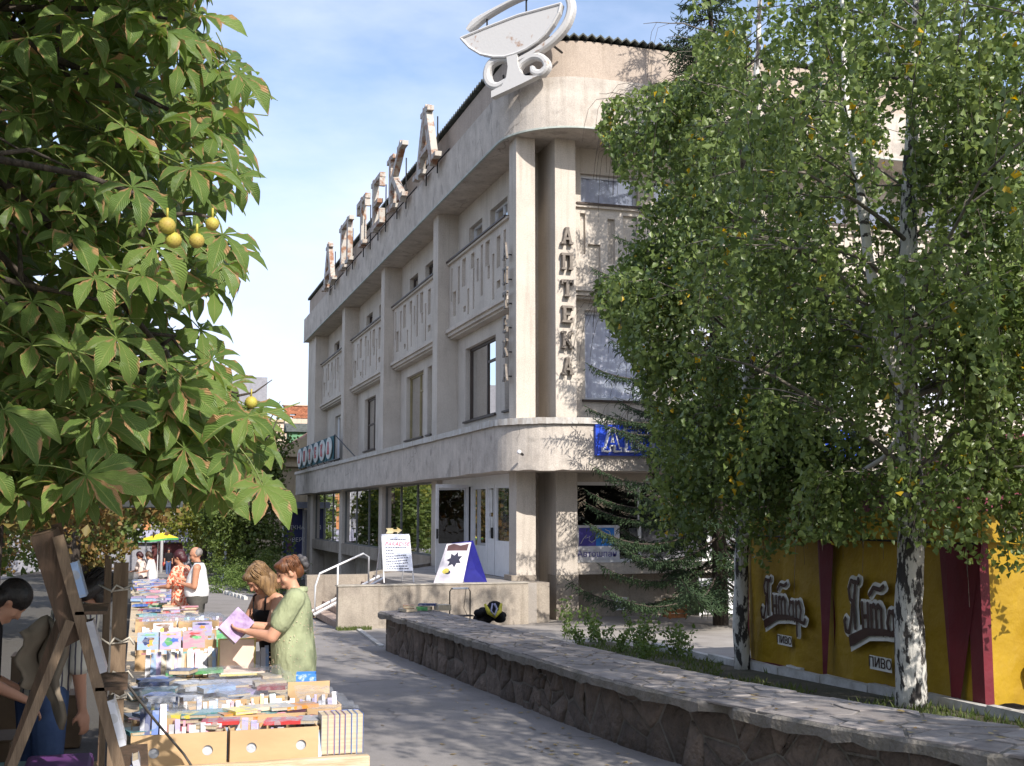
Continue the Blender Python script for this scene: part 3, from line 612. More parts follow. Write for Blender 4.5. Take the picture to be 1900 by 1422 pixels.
# white blinds/posters in the other panes
for k, (a, b) in enumerate(((11.35, 13.2), (13.4, 15.1))):
    o = MB().box(a, b, 26.7, 26.72, .6, 1.35+.25*k).build('window_blind', mat('poster_white', (.7, .7, .75), .6)); tag(o, ['white paper sheet behind the second pane beside the blue poster', 'white paper sheet behind the third pane under the birch'][k], 'poster')
# lamp bracket + cables on the canopy
LB = thing('fascia_lamp', 'small bare lamp fitting with wires on the canopy corner', 'lamp', (8.2, 25.2, 3.0))
MB().sphere((8.02, 25.0, 3.05), .05).build('bulb', m_white, LB, smooth=True); MB().tube([(8.02, 25.0, 3.05), (8.15, 25.15, 3.0)], .03, 6).build('socket', m_black, LB)
# ================================================================== STONE WALL
def voronoi(u0, u1, v0, v1, n, seed, gap, relax=2, aspect=1.0):
    r = np.random.RandomState(seed); P = np.c_[r.uniform(u0, u1, n), r.uniform(v0, v1, n)]
    def cells(P, g):
        out = []
        for i, p in enumerate(P):
            poly = [(u0, v0), (u1, v0), (u1, v1), (u0, v1)]
            d = np.hypot(*(P-p).T); idx = np.argsort(d)[1:18]
            for j in idx:
                q = P[j]; nx, ny = q-p; L_ = math.hypot(nx, ny); nx /= L_; ny /= L_
                c = ((p+q)/2)@np.array([nx, ny])-g/2; np_ = []
                for a, b in zip(poly, poly[1:]+poly[:1]):
                    da = a[0]*nx+a[1]*ny-c; db = b[0]*nx+b[1]*ny-c
                    if da <= 0: np_.append(a)
                    if (da < 0) != (db < 0): t = da/(da-db); np_.append((a[0]+(b[0]-a[0])*t, a[1]+(b[1]-a[1])*t))
                poly = np_
                if len(poly) < 3: break
            out.append(poly)
        return out
    for _ in range(relax):
        cs = cells(P, 0); P = np.array([np.mean(c, axis=0) if len(c) >= 3 else P[i] for i, c in enumerate(cs)])
    return [c for c in cells(P, gap) if len(c) >= 3]
SW = thing('stone_wall', 'low rubble stone wall with a crazy-paved cap along the pavement', 'wall', (4.5, 12, gz(12)))
def ctop(y): return .50-.0205*y
Y0w, Y1w = 3.2, 19.72
mb = MB(); nseg = 120; rw_ = random.Random(5)
for k in range(nseg+1):
    y = lerp(Y0w, Y1w, k/nseg); zt = ctop(y); j = rw_.uniform(-.022, .022)+(rw_.uniform(.02, .06) if rw_.random() < .08 else 0); j2 = rw_.uniform(-.016, .016)
    dip = -.07 if k in (17, 34, 35) else 0
    for x, z in ((3.85+j-dip, zt-.10+j2), (3.85+j-dip, zt-.03), (3.875+j-dip, zt-.012), (4.80, zt-.012), (4.82, zt-.10)): mb.v.append((x+wcv(y), y, z))
for k in range(nseg):
    for j in range(5): a = k*5+j; b = k*5+(j+1) % 5; mb.f.append((a, b, b+5, a+5)); mb.m.append(0)
mb.f += [tuple(range(5)), tuple(reversed(range(nseg*5, nseg*5+5)))]; mb.m += [0, 0]
mb.build('cap_slab', m_mortar, SW)
mb = MB(); ks = 40
for k in range(ks+1):
    y = lerp(Y0w, Y1w-.09, k/ks); mb.v += [(x+wcv(y), y, z) for x, z in ((4.0, gz(y)-.3), (4.72, gz(y)-.3), (4.72, ctop(y)-.08), (4.0, ctop(y)-.08))]
for k in range(ks):
    for q in range(4): a = k*4+q; b = k*4+(q+1) % 4; mb.f.append((a, b, b+4, a+4)); mb.m.append(0)
mb.f += [(0, 1, 2, 3), tuple(range(ks*4+3, ks*4-1, -1))]; mb.m += [0, 0]; mb.build('wall_core', m_mortar, SW)
for i, c in enumerate(voronoi(3.88, 4.79, 4.0, 19.68, 285, 4, .022, 0)):
    cx = sum(p[0] for p in c)/len(c); cy = sum(p[1] for p in c)/len(c); h = rw_.uniform(-.006, .001)
    tx, ty = rw_.uniform(-.02, .02), rw_.uniform(-.02, .02)
    mb = MB(); n = len(c)
    top = [(cx+(u-cx)*.96, cy+(v-cy)*.96) for u, v in c]
    zz = lambda u, v, o: ctop(v)+o+(u-cx)*tx+(v-cy)*ty
    mb.v = [(u+wcv(v), v, ctop(v)-.02) for u, v in c]+[(u+wcv(v), v, zz(u, v, h-.004)) for u, v in c]+[(u+wcv(v), v, zz(u, v, h)) for u, v in top]
    mb.f = [(k, (k+1) % n, n+(k+1) % n, n+k) for k in range(n)]+[(n+k, n+(k+1) % n, 2*n+(k+1) % n, 2*n+k) for k in range(n)]+[tuple(range(2*n, 3*n))]
    mb.m = [0]*len(mb.f); mb.build('cap_stone', m_capst, SW)
faces = voronoi(4.0, 19.6, 0.0, 0.66, 120, 9, .018, 0)
for c in faces:
    cx = sum(p[0] for p in c)/len(c); cy = sum(p[1] for p in c)/len(c); pr = rw_.uniform(.004, .028); n = len(c); mb = MB()
    fz = lambda u, v: gz(u)-.03+v*1.0*( (ctop(u)-.10-gz(u)+.03)/.66)
    wc_ = wcv(cx); mb.v = [(4.01+wcv(u), u, fz(u, v)) for u, v in c]+[(4.0-pr*.7+wcv(u), cx+(u-cx)*.93, fz(u, cy+(v-cy)*.93)) for u, v in c]+[(4.0-pr-rw_.uniform(0, .012)+wcv(u), cx+(u-cx)*.62+rw_.uniform(-.02, .02), fz(u, cy+(v-cy)*.62)) for u, v in c]+[(4.0-pr-.012+wc_, cx, fz(cx, cy))]
    mb.f = [(k, (k+1) % n, n+(k+1) % n, n+k) for k in range(n)]+[(n+k, n+(k+1) % n, 2*n+(k+1) % n, 2*n+k) for k in range(n)]+[(2*n+k, 2*n+(k+1) % n, 3*n) for k in range(n)]
    mb.m = [0]*len(mb.f); mb.build('rubble_stone', m_rubble, SW, smooth=True)
for c in voronoi(3.98, 4.72, 0, .6, 8, 2, .02):
    cx = sum(p[0] for p in c)/len(c); cy = sum(p[1] for p in c)/len(c); n = len(c); mb = MB(); fz = lambda v: -1.15+v*1.9*.62+.5
    mb.v = [(u, Y1w-.1, -.6+v) for u, v in c]+[(cx+(u-cx)*.85, Y1w-.06, -.6+cy+(v-cy)*.85) for u, v in c]
    mb.f = [(k, (k+1) % n, n+(k+1) % n, n+k) for k in range(n)]+[tuple(range(n, 2*n))]; mb.m = [0]*len(mb.f); mb.build('rubble_stone', m_rubble, SW)
# ================================================================== BEER TENT
m_yel = mat('yellow_canvas', (.36, .225, .004), .65, (.28, .165, .006), nscale=1.3, amt=.5, bump=.9, bscale=3, bdist=.06)
m_mar = mat('maroon_canvas', (.14, .009, .018), .65, (.10, .008, .015), nscale=1.5, bump=.5, bscale=3, bdist=.06)
m_logo = mat('logo_brown', (.05, .016, .008), .5); m_logow = mat('logo_outline', (.80, .77, .70), .5)
TN = thing('beer_tent', 'yellow beer tent with maroon corner wedges and pyramid roof', 'tent', (10, 11, gz(11)))
TX, TY0, TY1 = 8.2, 10.2, 15.05
def tn_wall(fn, u0, u1, name, wz, m=m_yel, n=16, zt=1.42):
    mb = MB(); nz_ = 8
    for i in range(n+1):
        for j in range(nz_+1):
            u = lerp(u0, u1, i/n); t = j/nz_; zb = gz(wz(u))+.06+.03*sin(i*1.3); z = lerp(zb, zt, t)
            d = .045*sin(i*.9+1)*(1-t)+.02*sin(i*2.3+j*.7)+.03*mnoise.noise(Vector((u*1.3+z*.8, z*2.2, 1.5))); mb.v.append(fn(u, z, d))
    for i in range(n):
        for j in range(nz_): a = i*(nz_+1)+j; mb.f.append((a, a+nz_+1, a+nz_+2, a+1)); mb.m.append(0)
    return mb.build(name, m, TN, smooth=True)
Tf = lambda u, z, d: (TX-d, u, z)          # long side facing the pavement
Sf = lambda u, z, d: (u, TY0-d, z)         # short side facing the camera
tn_wall(Tf, TY0+.02, TY1-.02, 'side_panel', lambda u: u, n=30)
tn_wall(Sf, TX+.02, 13, 'front_panel', lambda u: TY0, n=30)
def wedge(fn, uc, wt, wb, z0, z1, skew=0):
    mb = MB(); k = 8
    for j in range(k+1):
        t = j/k; z = lerp(z0, z1, t); w = lerp(wb, wt, t)
        mb.v += [fn(uc+skew-w, z, .075), fn(uc+skew, z, .095), fn(uc+skew+w*.25, z, .075)]
    for j in range(k): a = j*3; mb.f += [(a, a+1, a+4, a+3), (a+1, a+2, a+5, a+4)]; mb.m += [0, 0]
    mb.build('maroon_wedge', m_mar, TN)
wedge(Tf, 13.05, .30, .05, gz(13)+.05, 1.42); wedge(Tf, 10.62, .55, .10, gz(10.6)+.03, 1.42); wedge(Tf, 15.0, .10, .08, gz(15)+.03, 1.42)
# valance and roof
vb = MB(); n = 60
for k, (a, b) in enumerate((((TX-.10, TY1+.1), (TX-.10, TY0-.1)), ((TX-.10, TY0-.1), (13.2, TY0-.1)))):
    pts = [(lerp(a[0], b[0], i/40), lerp(a[1], b[1], i/40)) for i in range(41)]; base = len(vb.v)
    for i, (x, y) in enumerate(pts): vb.v += [(x, y, 1.72), (x-(.015*sin(i) if k == 0 else 0), y-(.015*sin(i) if k else 0), 1.40+.012*sin(i*1.1))]
    for i in range(40): q = base+i*2; vb.f.append((q, q+1, q+3, q+2)); vb.m.append(0)
vb.build('valance', m_yel, TN)
MB().add([(TX-.1, TY0-.1, 1.72), (13.2, TY0-.1, 1.72), (13.2, TY1+.1, 1.72), (TX-.1, TY1+.1, 1.72), (10.7, 12.6, 2.75)], [(0, 1, 4), (1, 2, 4), (2, 3, 4), (3, 0, 4)]).build('roof', mat('plum_roof', (.25, .06, .09), .7, bump=.3), TN)
MB().tube([(TX-.13, TY1+.1, 1.40), (TX-.13, TY0-.1, 1.395)], .012, 5).build('cord', m_black, TN)
for (x, y) in ((TX-.02, TY1), (TX-.02, 12.95), (TX-.02, TY0), (10.7, TY0)): MB().tube([(x+.06, y, gz(y)), (x+.06, y, 1.7)], .025, 6).build('pole', m_mar, TN)
MB().box(TX-.07, TX+.04, TY0-.07, TY0+.12, gz(TY0), 1.42).build('corner_strip', m_mar, TN)
MB().box(TX-.02, TX+.02, TY0, TY1, -.36, -.30).build('base_rail', m_mar, TN)
# script logo: strokes in unit coords
STK = {'Я': [[(.55, 0), (.50, .5), (.62, 1.0)], [(.62, .98), (.35, 1.02), (.18, .82), (.25, .62), (.52, .55)], [(.40, .55), (.30, .2), (.12, -.10), (-.1, -.08), (-.18, .12), (-.08, .2)], [(.6, 1.0), (.8, .98), (.86, 1.08)]],
       'н': [[(.15, .6), (.18, .05)], [(.5, .6), (.5, .08), (.6, .0)], [(.15, .30), (.5, .32)]],
       'т': [[(.1, .58), (.12, .03)], [(.42, .55), (.42, .03)], [(.74, .52), (.74, .08), (.86, .0)], [(.1, .52), (.28, .6), (.42, .5), (.58, .6), (.74, .5)], [(.0, .78), (.3, .95), (.7, .92), (.95, 1.0)]],
       'а': [[(.5, .5), (.25, .52), (.1, .28), (.22, .04), (.5, .12)], [(.52, .55), (.52, .1), (.64, .0)]],
       'р': [[(.14, .58), (.14, -.38)], [(.14, .48), (.4, .58), (.58, .35), (.45, .05), (.16, .08)], [(.5, .02), (.8, .0), (.92, .12)]]}
def logo(fn, uc, zc, w, parent, name='logo', scale=1.0):
    """fn(u,z,d): u grows to the viewer's right"""
    h = w*.42; x = -w*.48; lay = []
    for ch, adv in (('Я', .90), ('н', .62), ('т', 1.0), ('а', .68), ('р', .8)):
        for st in STK[ch]: lay.append([(x+(p[0])*w*.235, (p[1]-.45)*h+ (-.10*h)*((x+w*.5)/w)) for p in st])
        x += adv*w*.235
    sw = [(-.46, -.62), (-.2, -.40), (.1, -.36), (.3, -.42), (.44, -.56), (.3, -.50), (.1, -.50), (-.15, -.56), (-.44, -.86)]
    o = None
    for col, r, d in ((m_logow, .056*w*.9, .050), (m_logo, .022*w*.9, .075)):
        mb = MB()
        for i, st in enumerate(lay):
            P = []
            for a, b in zip(st, st[1:]): P += [(lerp(a[0], b[0], t), lerp(a[1], b[1], t)) for t in (0, .5)]
            P.append(st[-1])
            for a, b in zip(P, P[1:]):
                dx, dy = b[0]-a[0], b[1]-a[1]; L_ = math.hypot(dx, dy) or 1e-6; ex, ey = dx/L_*r*.6, dy/L_*r*.6; px, py = -dy/L_*r, dx/L_*r
                dd = d+.0004*rnd.random()*10
                q = [(a[0]-ex+px*.7, a[1]-ey+py*.7), (a[0]+px, a[1]+py), (b[0]+px, b[1]+py), (b[0]+ex+px*.7, b[1]+ey+py*.7), (b[0]+ex-px*.7, b[1]+ey-py*.7), (b[0]-px, b[1]-py), (a[0]-px, a[1]-py), (a[0]-ex-px*.7, a[1]-ey-py*.7)]
                mb.add([fn(uc+u, zc+v, dd) for u, v in q], [tuple(range(8))])
        k = 1.0 if col is m_logo else 1.0; g = 0 if col is m_logo else .05
        cx, cy = 0, -.55
        poly = [(u*w*(1+g*.6), (v)*h+(g*w*.9 if i < 5 else -g*w*.9)-.0) for i, (u, v) in enumerate(sw)]
        mb.add([fn(uc+u, zc+v, d+.005) for u, v in poly], [tuple(range(len(poly)))])
        oo = mb.build(name, col, parent if o is None else o); o = o or oo
    return o
Tv = lambda u, z, d: (TX-d, -u, z)
def tlogo(yc, zc, w): 
    logo(lambda u, z, d: (TX-.03-d, yc-u, z), 0, zc, w, TN)
    m = mat('poster_white', (.7, .7, .75), .6)
    mb = MB().box(TX-.092, TX-.088, yc-.16*w, yc+.16*w, zc-w*.52, zc-w*.40); lb = mb.build('caption_plate', m_logow, TN)
    text('lettering', 'ПИВО', w*.12, frameM((TX-.10, yc, zc-w*.46), (0, -1, 0), (0, 0, 1)), m_logo, lb, ext=.002)
tlogo(13.95, .56, 1.10); tlogo(11.85, .60, 1.30)
logo(lambda u, z, d: (9.35+u, TY0-.05-d, z), 0, .30, 1.25, TN); text('lettering', 'ПИВО', .16, frameM((9.3, TY0-.14, -.05), (1, 0, 0), (0, 0, 1)), m_logo, TN, ext=.002)
logo(lambda u, z, d: (8.55+u, TY0-.12-d*.3, z), 0, 1.58, .28, TN, 'small_logo'); logo(lambda u, z, d: (TX-.12-d*.3, 10.95-u, z), 0, 1.57, .28, TN, 'small_logo')
# litter under the tent edge
tag(MB().box(8.12, 8.2, 13.6, 13.95, -.36, -.26).build('paper_scrap', mat('paper', (.7, .7, .68), .8)), 'crumpled white paper scrap lying under the bottom edge of the tent', 'litter')
# ================================================================== FOLIAGE
def leafmat(name, base, base2, edge=None, trans=0.35, rough=0.5, veins=0, spec=.4, yellow=None, yfrac=.93):
    m = bpy.data.materials.new(name); m.use_nodes = True; t = m.node_tree; L = t.links.new; p = t.nodes['Principled BSDF']; out_ = t.nodes['Material Output']
    at = t.nodes.new('ShaderNodeAttribute'); at.attribute_name = 'leaf'; sp = t.nodes.new('ShaderNodeSeparateColor'); L(at.outputs['Color'], sp.inputs[0])
    oi = t.nodes.new('ShaderNodeObjectInfo'); ad = t.nodes.new('ShaderNodeMath'); ad.operation = 'ADD'; L(sp.outputs[2], ad.inputs[0]); L(oi.outputs['Random'], ad.inputs[1])
    fr_ = t.nodes.new('ShaderNodeMath'); fr_.operation = 'FRACT'; L(ad.outputs[0] if not yellow else sp.outputs[2], fr_.inputs[0])
    mx1 = t.nodes.new('ShaderNodeMix'); mx1.data_type = 'RGBA'; mx1.inputs[6].default_value = (*base, 1); mx1.inputs[7].default_value = (*base2, 1); L(fr_.outputs[0], mx1.inputs[0]); col = mx1.outputs[2]
    if yellow:
        g = t.nodes.new('ShaderNodeMath'); g.operation = 'GREATER_THAN'; g.inputs[1].default_value = yfrac; L(fr_.outputs[0], g.inputs[0])
        mx2 = t.nodes.new('ShaderNodeMix'); mx2.data_type = 'RGBA'; mx2.inputs[7].default_value = (*yellow, 1); L(col, mx2.inputs[6]); L(g.outputs[0], mx2.inputs[0]); col = mx2.outputs[2]
    if edge:
        nz_ = t.nodes.new('ShaderNodeTexNoise'); nz_.inputs['Scale'].default_value = 13; c = t.nodes.new('ShaderNodeTexCoord'); L(c.outputs['Object'], nz_.inputs[0])
        a1 = t.nodes.new('ShaderNodeMath'); a1.operation = 'MULTIPLY_ADD'; a1.inputs[1].default_value = 2.2; a1.inputs[2].default_value = -1.05; L(nz_.outputs[0], a1.inputs[0])
        a2 = t.nodes.new('ShaderNodeMath'); a2.operation = 'ADD'; L(sp.outputs[0], a2.inputs[0]); L(a1.outputs[0], a2.inputs[1])
        a3 = t.nodes.new('ShaderNodeMapRange'); a3.inputs[1].default_value = .95; a3.inputs[2].default_value = 1.15; L(a2.outputs[0], a3.inputs[0])
        mx3 = t.nodes.new('ShaderNodeMix'); mx3.data_type = 'RGBA'; mx3.inputs[7].default_value = (*edge, 1); L(col, mx3.inputs[6]); L(a3.outputs[0], mx3.inputs[0]); col = mx3.outputs[2]
    if veins:
        # side veins: stripes slanting off the midrib
        v1 = t.nodes.new('ShaderNodeMath'); v1.operation = 'MULTIPLY_ADD'; v1.inputs[1].default_value = -.35; L(sp.outputs[0], v1.inputs[0]); L(sp.outputs[1], v1.inputs[2])
        v2 = t.nodes.new('ShaderNodeMath'); v2.operation = 'MULTIPLY'; v2.inputs[1].default_value = veins*2*pi; L(v1.outputs[0], v2.inputs[0])
        v3 = t.nodes.new('ShaderNodeMath'); v3.operation = 'SINE'; L(v2.outputs[0], v3.inputs[0])
        b = t.nodes.new('ShaderNodeBump'); b.inputs['Strength'].default_value = .55; b.inputs['Distance'].default_value = .004; L(v3.outputs[0], b.inputs['Height']); L(b.outputs[0], p.inputs['Normal'])
        v4 = t.nodes.new('ShaderNodeMapRange'); v4.inputs[1].default_value = .75; v4.inputs[2].default_value = 1; v4.inputs[4].default_value = .35; L(v3.outputs[0], v4.inputs[0])
        mx4 = t.nodes.new('ShaderNodeMix'); mx4.data_type = 'RGBA'; mx4.inputs[7].default_value = (.14, .19, .06, 1); L(col, mx4.inputs[6]); L(v4.outputs[0], mx4.inputs[0]); col = mx4.outputs[2]
        md = t.nodes.new('ShaderNodeMath'); md.operation = 'LESS_THAN'; md.inputs[1].default_value = .06; L(sp.outputs[0], md.inputs[0])
        mx5 = t.nodes.new('ShaderNodeMix'); mx5.data_type = 'RGBA'; mx5.inputs[7].default_value = (.22, .27, .08, 1); L(col, mx5.inputs[6]); L(md.outputs[0], mx5.inputs[0]); col = mx5.outputs[2]
    L(col, p.inputs['Base Color']); p.inputs['Roughness'].default_value = rough; p.inputs['Specular IOR Level'].default_value = spec
    tr = t.nodes.new('ShaderNodeBsdfTranslucent'); hs = t.nodes.new('ShaderNodeHueSaturation'); hs.inputs['Value'].default_value = 1.7; hs.inputs['Hue'].default_value = .485; hs.inputs['Saturation'].default_value = 1.1
    L(col, hs.inputs['Color']); L(hs.outputs[0], tr.inputs[0]); ms = t.nodes.new('ShaderNodeMixShader'); ms.inputs[0].default_value = trans
    L(p.outputs[0], ms.inputs[1]); L(tr.outputs[0], ms.inputs[2]); L(ms.outputs[0], out_.inputs[0]); MATS[name] = m; return m
m_ches = leafmat('chestnut_leaf', (.095, .165, .036), (.19, .275, .065), edge=(.42, .25, .12), trans=.34, rough=.42, veins=15, spec=.5)
m_birch = leafmat('birch_leaf', (.068, .115, .030), (.21, .27, .085), trans=.36, rough=.38, yellow=(.52, .36, .03), yfrac=.925)
m_spruce = leafmat('spruce_twig', (.022, .045, .018), (.045, .08, .028), trans=.08, rough=.6)
m_tree = leafmat('tree_leaf', (.05, .085, .018), (.12, .16, .035), trans=.3, rough=.55)
m_brown = leafmat('autumn_leaf', (.09, .12, .03), (.26, .15, .05), trans=.3, rough=.6)
m_hedge = leafmat('hedge_leaf', (.07, .12, .025), (.14, .20, .05), trans=.3, rough=.55)
m_grass = leafmat('grass_blade', (.06, .10, .02), (.13, .15, .045), trans=.3, rough=.6)
def bark(name, c1, c2, scale, thr, stretch, bump=.6):
    m = mat(name, c1, .85, c2, nscale=scale, amt=.5, ramp=thr, stretch=stretch, bump=bump, bscale=18, bdist=.03, detail=6); return m
m_bbark = bark('birch_bark', (.56, .54, .50), (.045, .04, .038), 6.5, (.50, .54), (1.6, 1.6, .55))
m_bbark2 = bark('birch_bark_upper', (.62, .60, .55), (.07, .06, .055), 5, (.60, .64), (1, 1, 2.2), .3)
m_dbark = bark('dark_bark', (.09, .07, .055), (.04, .032, .026), 8, (.4, .6), (3, 3, .6))
def leaf_cloud(name, P, size, m, rs, droop=0.5, up=(0, 0, 1), parent=None, shape='diamond', jit=.35, kind='stuff', tint=None):
    """P (n,3) leaf base points -> folded diamond leaves"""
    n = len(P); s = size*(1+jit*(rs.rand(n)-.5)*2)
    d = rs.normal(size=(n, 3)); d[:, 2] -= droop*2.2; d /= np.linalg.norm(d, axis=1)[:, None]
    a = rs.normal(size=(n, 3)); a -= (a*d).sum(1)[:, None]*d; a /= np.linalg.norm(a, axis=1)[:, None]; nn = np.cross(d, a)
    f = (.18+.12*rs.rand(n))[:, None]*s[:, None]*nn
    s_ = s[:, None]
    v0 = P; v1 = P+d*s_*.42+a*s_*.38+f; v2 = P+d*s_; v3 = P+d*s_*.42-a*s_*.38+f; 
    V = np.stack([v0, v1, v2, v3], 1).reshape(-1, 3); b = np.arange(n)*4
    F = np.concatenate([np.c_[b, b+1, b+2], np.c_[b, b+2, b+3]])
    at = np.zeros((n, 4, 3)); at[:, :, 2] = (rs.rand(n) if tint is None else np.clip(tint*.72+.27*rs.rand(n), 0, .999))[:, None]; at[:, 1, 0] = 1; at[:, 3, 0] = 1; at[:, :, 1] = np.array([0, .4, 1, .4])
    me = npmesh(name, V, F, m, at.reshape(-1, 3)); return link(name, me, parent, kind=kind)
# --- chestnut leaf prototypes
def chestnut_mesh(seed):
    r = random.Random(seed); V = []; F = []; A = []
    nl = r.choice([5, 6, 7, 7, 7]); fan = radians(250)
    for k in range(nl):
        ang = -fan/2+fan*k/(nl-1)+r.uniform(-.08, .08); mid = 1-abs(k-(nl-1)/2)/((nl-1)/2)
        Ln = (.115+.085*mid)*r.uniform(.9, 1.1); Wd = Ln*r.uniform(.17, .21); rv = r.random(); drp = r.uniform(.35, 1.0); fold = r.uniform(.25, .75); curl = r.uniform(-.25, .25)
        nseg = 9; base = len(V)
        ex = Vector((cos(ang), sin(ang), 0)); ey = Vector((-sin(ang), cos(ang), 0)); roll = r.uniform(-.5, .5)
        x = 0.0; z = 0.0; pit = r.uniform(0, .35)
        for i in range(nseg+1):
            t = i/nseg
            w = Wd*max(.0, (min(1, t/.62)**1.15)*(1 if t < .62 else max(0, 1-((t-.62)/.38))**.75))+(.0012)
            pt = pit-drp*t*1.5; 
            if i: x += Ln/nseg*cos(pt); z += Ln/nseg*sin(pt)
            ser = 1+(.10 if i % 2 else -.05)
            for sgn in (-1, 0, 1):
                ww = w*ser if sgn else 0
                lift = abs(sgn)*ww*fold; a = roll*t
                yy = sgn*ww*cos(a); zz = z+lift*1.0-(.0)+sgn*ww*sin(a)+curl*.02*t*sgn
                p = ex*x+ey*yy+Vector((0, 0, zz)); V.append(p); A.append((abs(sgn)*(1 if i not in (0,) else .4), t, rv*.25))
        for i in range(nseg):
            a = base+i*3; F += [(a, a+1, a+4, a+3), (a+1, a+2, a+5, a+4)]
    # petiole
    base = len(V); pl = r.uniform(.12, .2)
    for i in range(4):
        t = i/3; c = Vector((-pl*t, .01*sin(t*3), -.03*t*t*0+.02*t))
        for j in range(3): V.append(c+Vector((0, .0028*cos(j*2.1), .0028*sin(j*2.1)))); A.append((.0, .3, .2))
    for i in range(3):
        for j in range(3): a = base+i*3+j; b = base+i*3+(j+1) % 3; F.append((a, b, b+3, a+3))
    return np.array([tuple(v) for v in V]), np.array(F), np.array(A)
CH = [chestnut_mesh(s) for s in range(10)]
CHM = [npmesh('palmate_leaf', V, F, m_ches, A, smooth=True) for V, F, A in CH]
CAMQ = Matrix.Rotation(-YAW, 3, 'Z') @ Matrix.Rotation(pi/2+PITCH, 3, 'X')
CT = CAMQ.transposed()
def proj(p):
    v = CT @ (Vector(p)-Vector((0, 0, 1.7))); return (950+2200*v.x/-v.z, 711-2200*v.y/-v.z, -v.z)
def pix(x, y, D):
    return Vector((0, 0, 1.7)) + CAMQ @ Vector(((x-950)/2200*D, (711-y)/2200*D, -D))
OUT = [(-900, -900), (330, -900), (365, -50), (375, 20), (372, 60), (430, 82), (478, 130), (480, 235), (440, 250), (430, 300), (425, 380), (400, 430), (480, 455), (470, 510), (400, 530), (350, 570), (340, 610), (385, 640), (420, 690), (455, 740), (480, 800), (505, 850), (500, 890), (440, 905), (380, 890), (300, 900), (230, 915), (120, 930), (-50, 940), (-900, 940)]
def inpoly(x, y, P):
    c = False; j = len(P)-1
    for i in range(len(P)):
        if (P[i][1] > y) != (P[j][1] > y) and x < (P[j][0]-P[i][0])*(y-P[i][1])/(P[j][1]-P[i][1])+P[i][0]: c = not c
        j = i
    return c
CT_ = thing('chestnut_tree', 'horse chestnut tree with large palmate leaves and prickly fruit overhanging the book stalls', 'tree', (-2.6, 5.0, gz(5)))
trunk = MB(); trunk.tube([(-2.7, 5.0, gz(5)-.2), (-2.65, 5.1, 1.2), (-2.5, 5.2, 2.6), (-2.3, 5.2, 4.2), (-2.2, 5.4, 6.5)], [.24, .2, .17, .12, .05], 12); trunk.build('trunk', m_dbark, CT_, smooth=True)
rc = random.Random(11)
def leafrot(normal, d):
    n = normal.normalized(); x = (d-n*d.dot(n)).normalized(); y = n.cross(x); return Matrix((x, y, n)).transposed()
leaves = []
def addleaf(p, out_dir, scale, nrm=None):
    nrm = nrm or Vector((rc.uniform(-.5, .5)+.15, rc.uniform(-.7, .3)-.2, rc.uniform(.5, 1.1)))
    leaves.append((p, leafrot(nrm, out_dir), scale, rc.randrange(10)))
hero = [(442, 138, 4.7), (352, 314, 4.0), (245, 348, 3.9), (413, 436, 3.95), (284, 458, 3.9), (176, 516, 3.9), (266, 512, 3.85), (372, 612, 5.2), (393, 668, 5.0), (216, 628, 3.9), (125, 648, 4.1), (305, 672, 4.4), (213, 755, 4.2), (168, 778, 4.2), (7, 762, 3.8), (395, 772, 4.8), (342, 832, 4.4), (422, 842, 4.5), (487, 902, 4.2), (160, 882, 3.8), (118, 680, 4.2), (128, 436, 4.4), (400, 250, 4.6), (440, 330, 5.0), (330, 120, 4.6), (300, 60, 4.6), (370, 30, 4.8), (345, 530, 4.8), (460, 760, 4.9), (380, 720, 4.7), (310, 760, 4.4), (60, 640, 4.2), (60, 560, 4.3), (470, 880, 5.0), (395, 905, 4.8), (270, 880, 4.6), (90, 300, 4.8), (200, 250, 4.8), (130, 180, 4.9), (420, 115, 5.0)]
for x, y, D in hero:
    p = pix(x, y, D); o = Vector((rc.uniform(.2, 1), rc.uniform(-.9, .1), rc.uniform(-.35, .1)))
    addleaf(p, o, rc.uniform(.95, 1.15), Vector((rc.uniform(-.1, .5), rc.uniform(-1.0, -.4), rc.uniform(.5, .9))))
cnt = 0
while cnt < 1750:
    D = rc.uniform(4.4, 8.5); x = rc.uniform(-200, 520); y = rc.uniform(-260, 930)
    if cnt > 1350: x = rc.uniform(-60, 500); y = rc.uniform(700, 925)
    if not inpoly(x, y, OUT): continue
    if D > 6.5 and rc.random() < .45: continue
    mrg = 70 if D < 5 else 45
    if not inpoly(x+mrg, y, OUT) and rc.random() < .75: continue
    p = pix(x, y, D)
    if p.z < 1.72+.05*(p.y-4): continue
    cnt += 1; o = Vector((rc.uniform(-.3, 1), rc.uniform(-1, .4), rc.uniform(-.7, .2))); addleaf(p, o, rc.uniform(.8, 1.15))
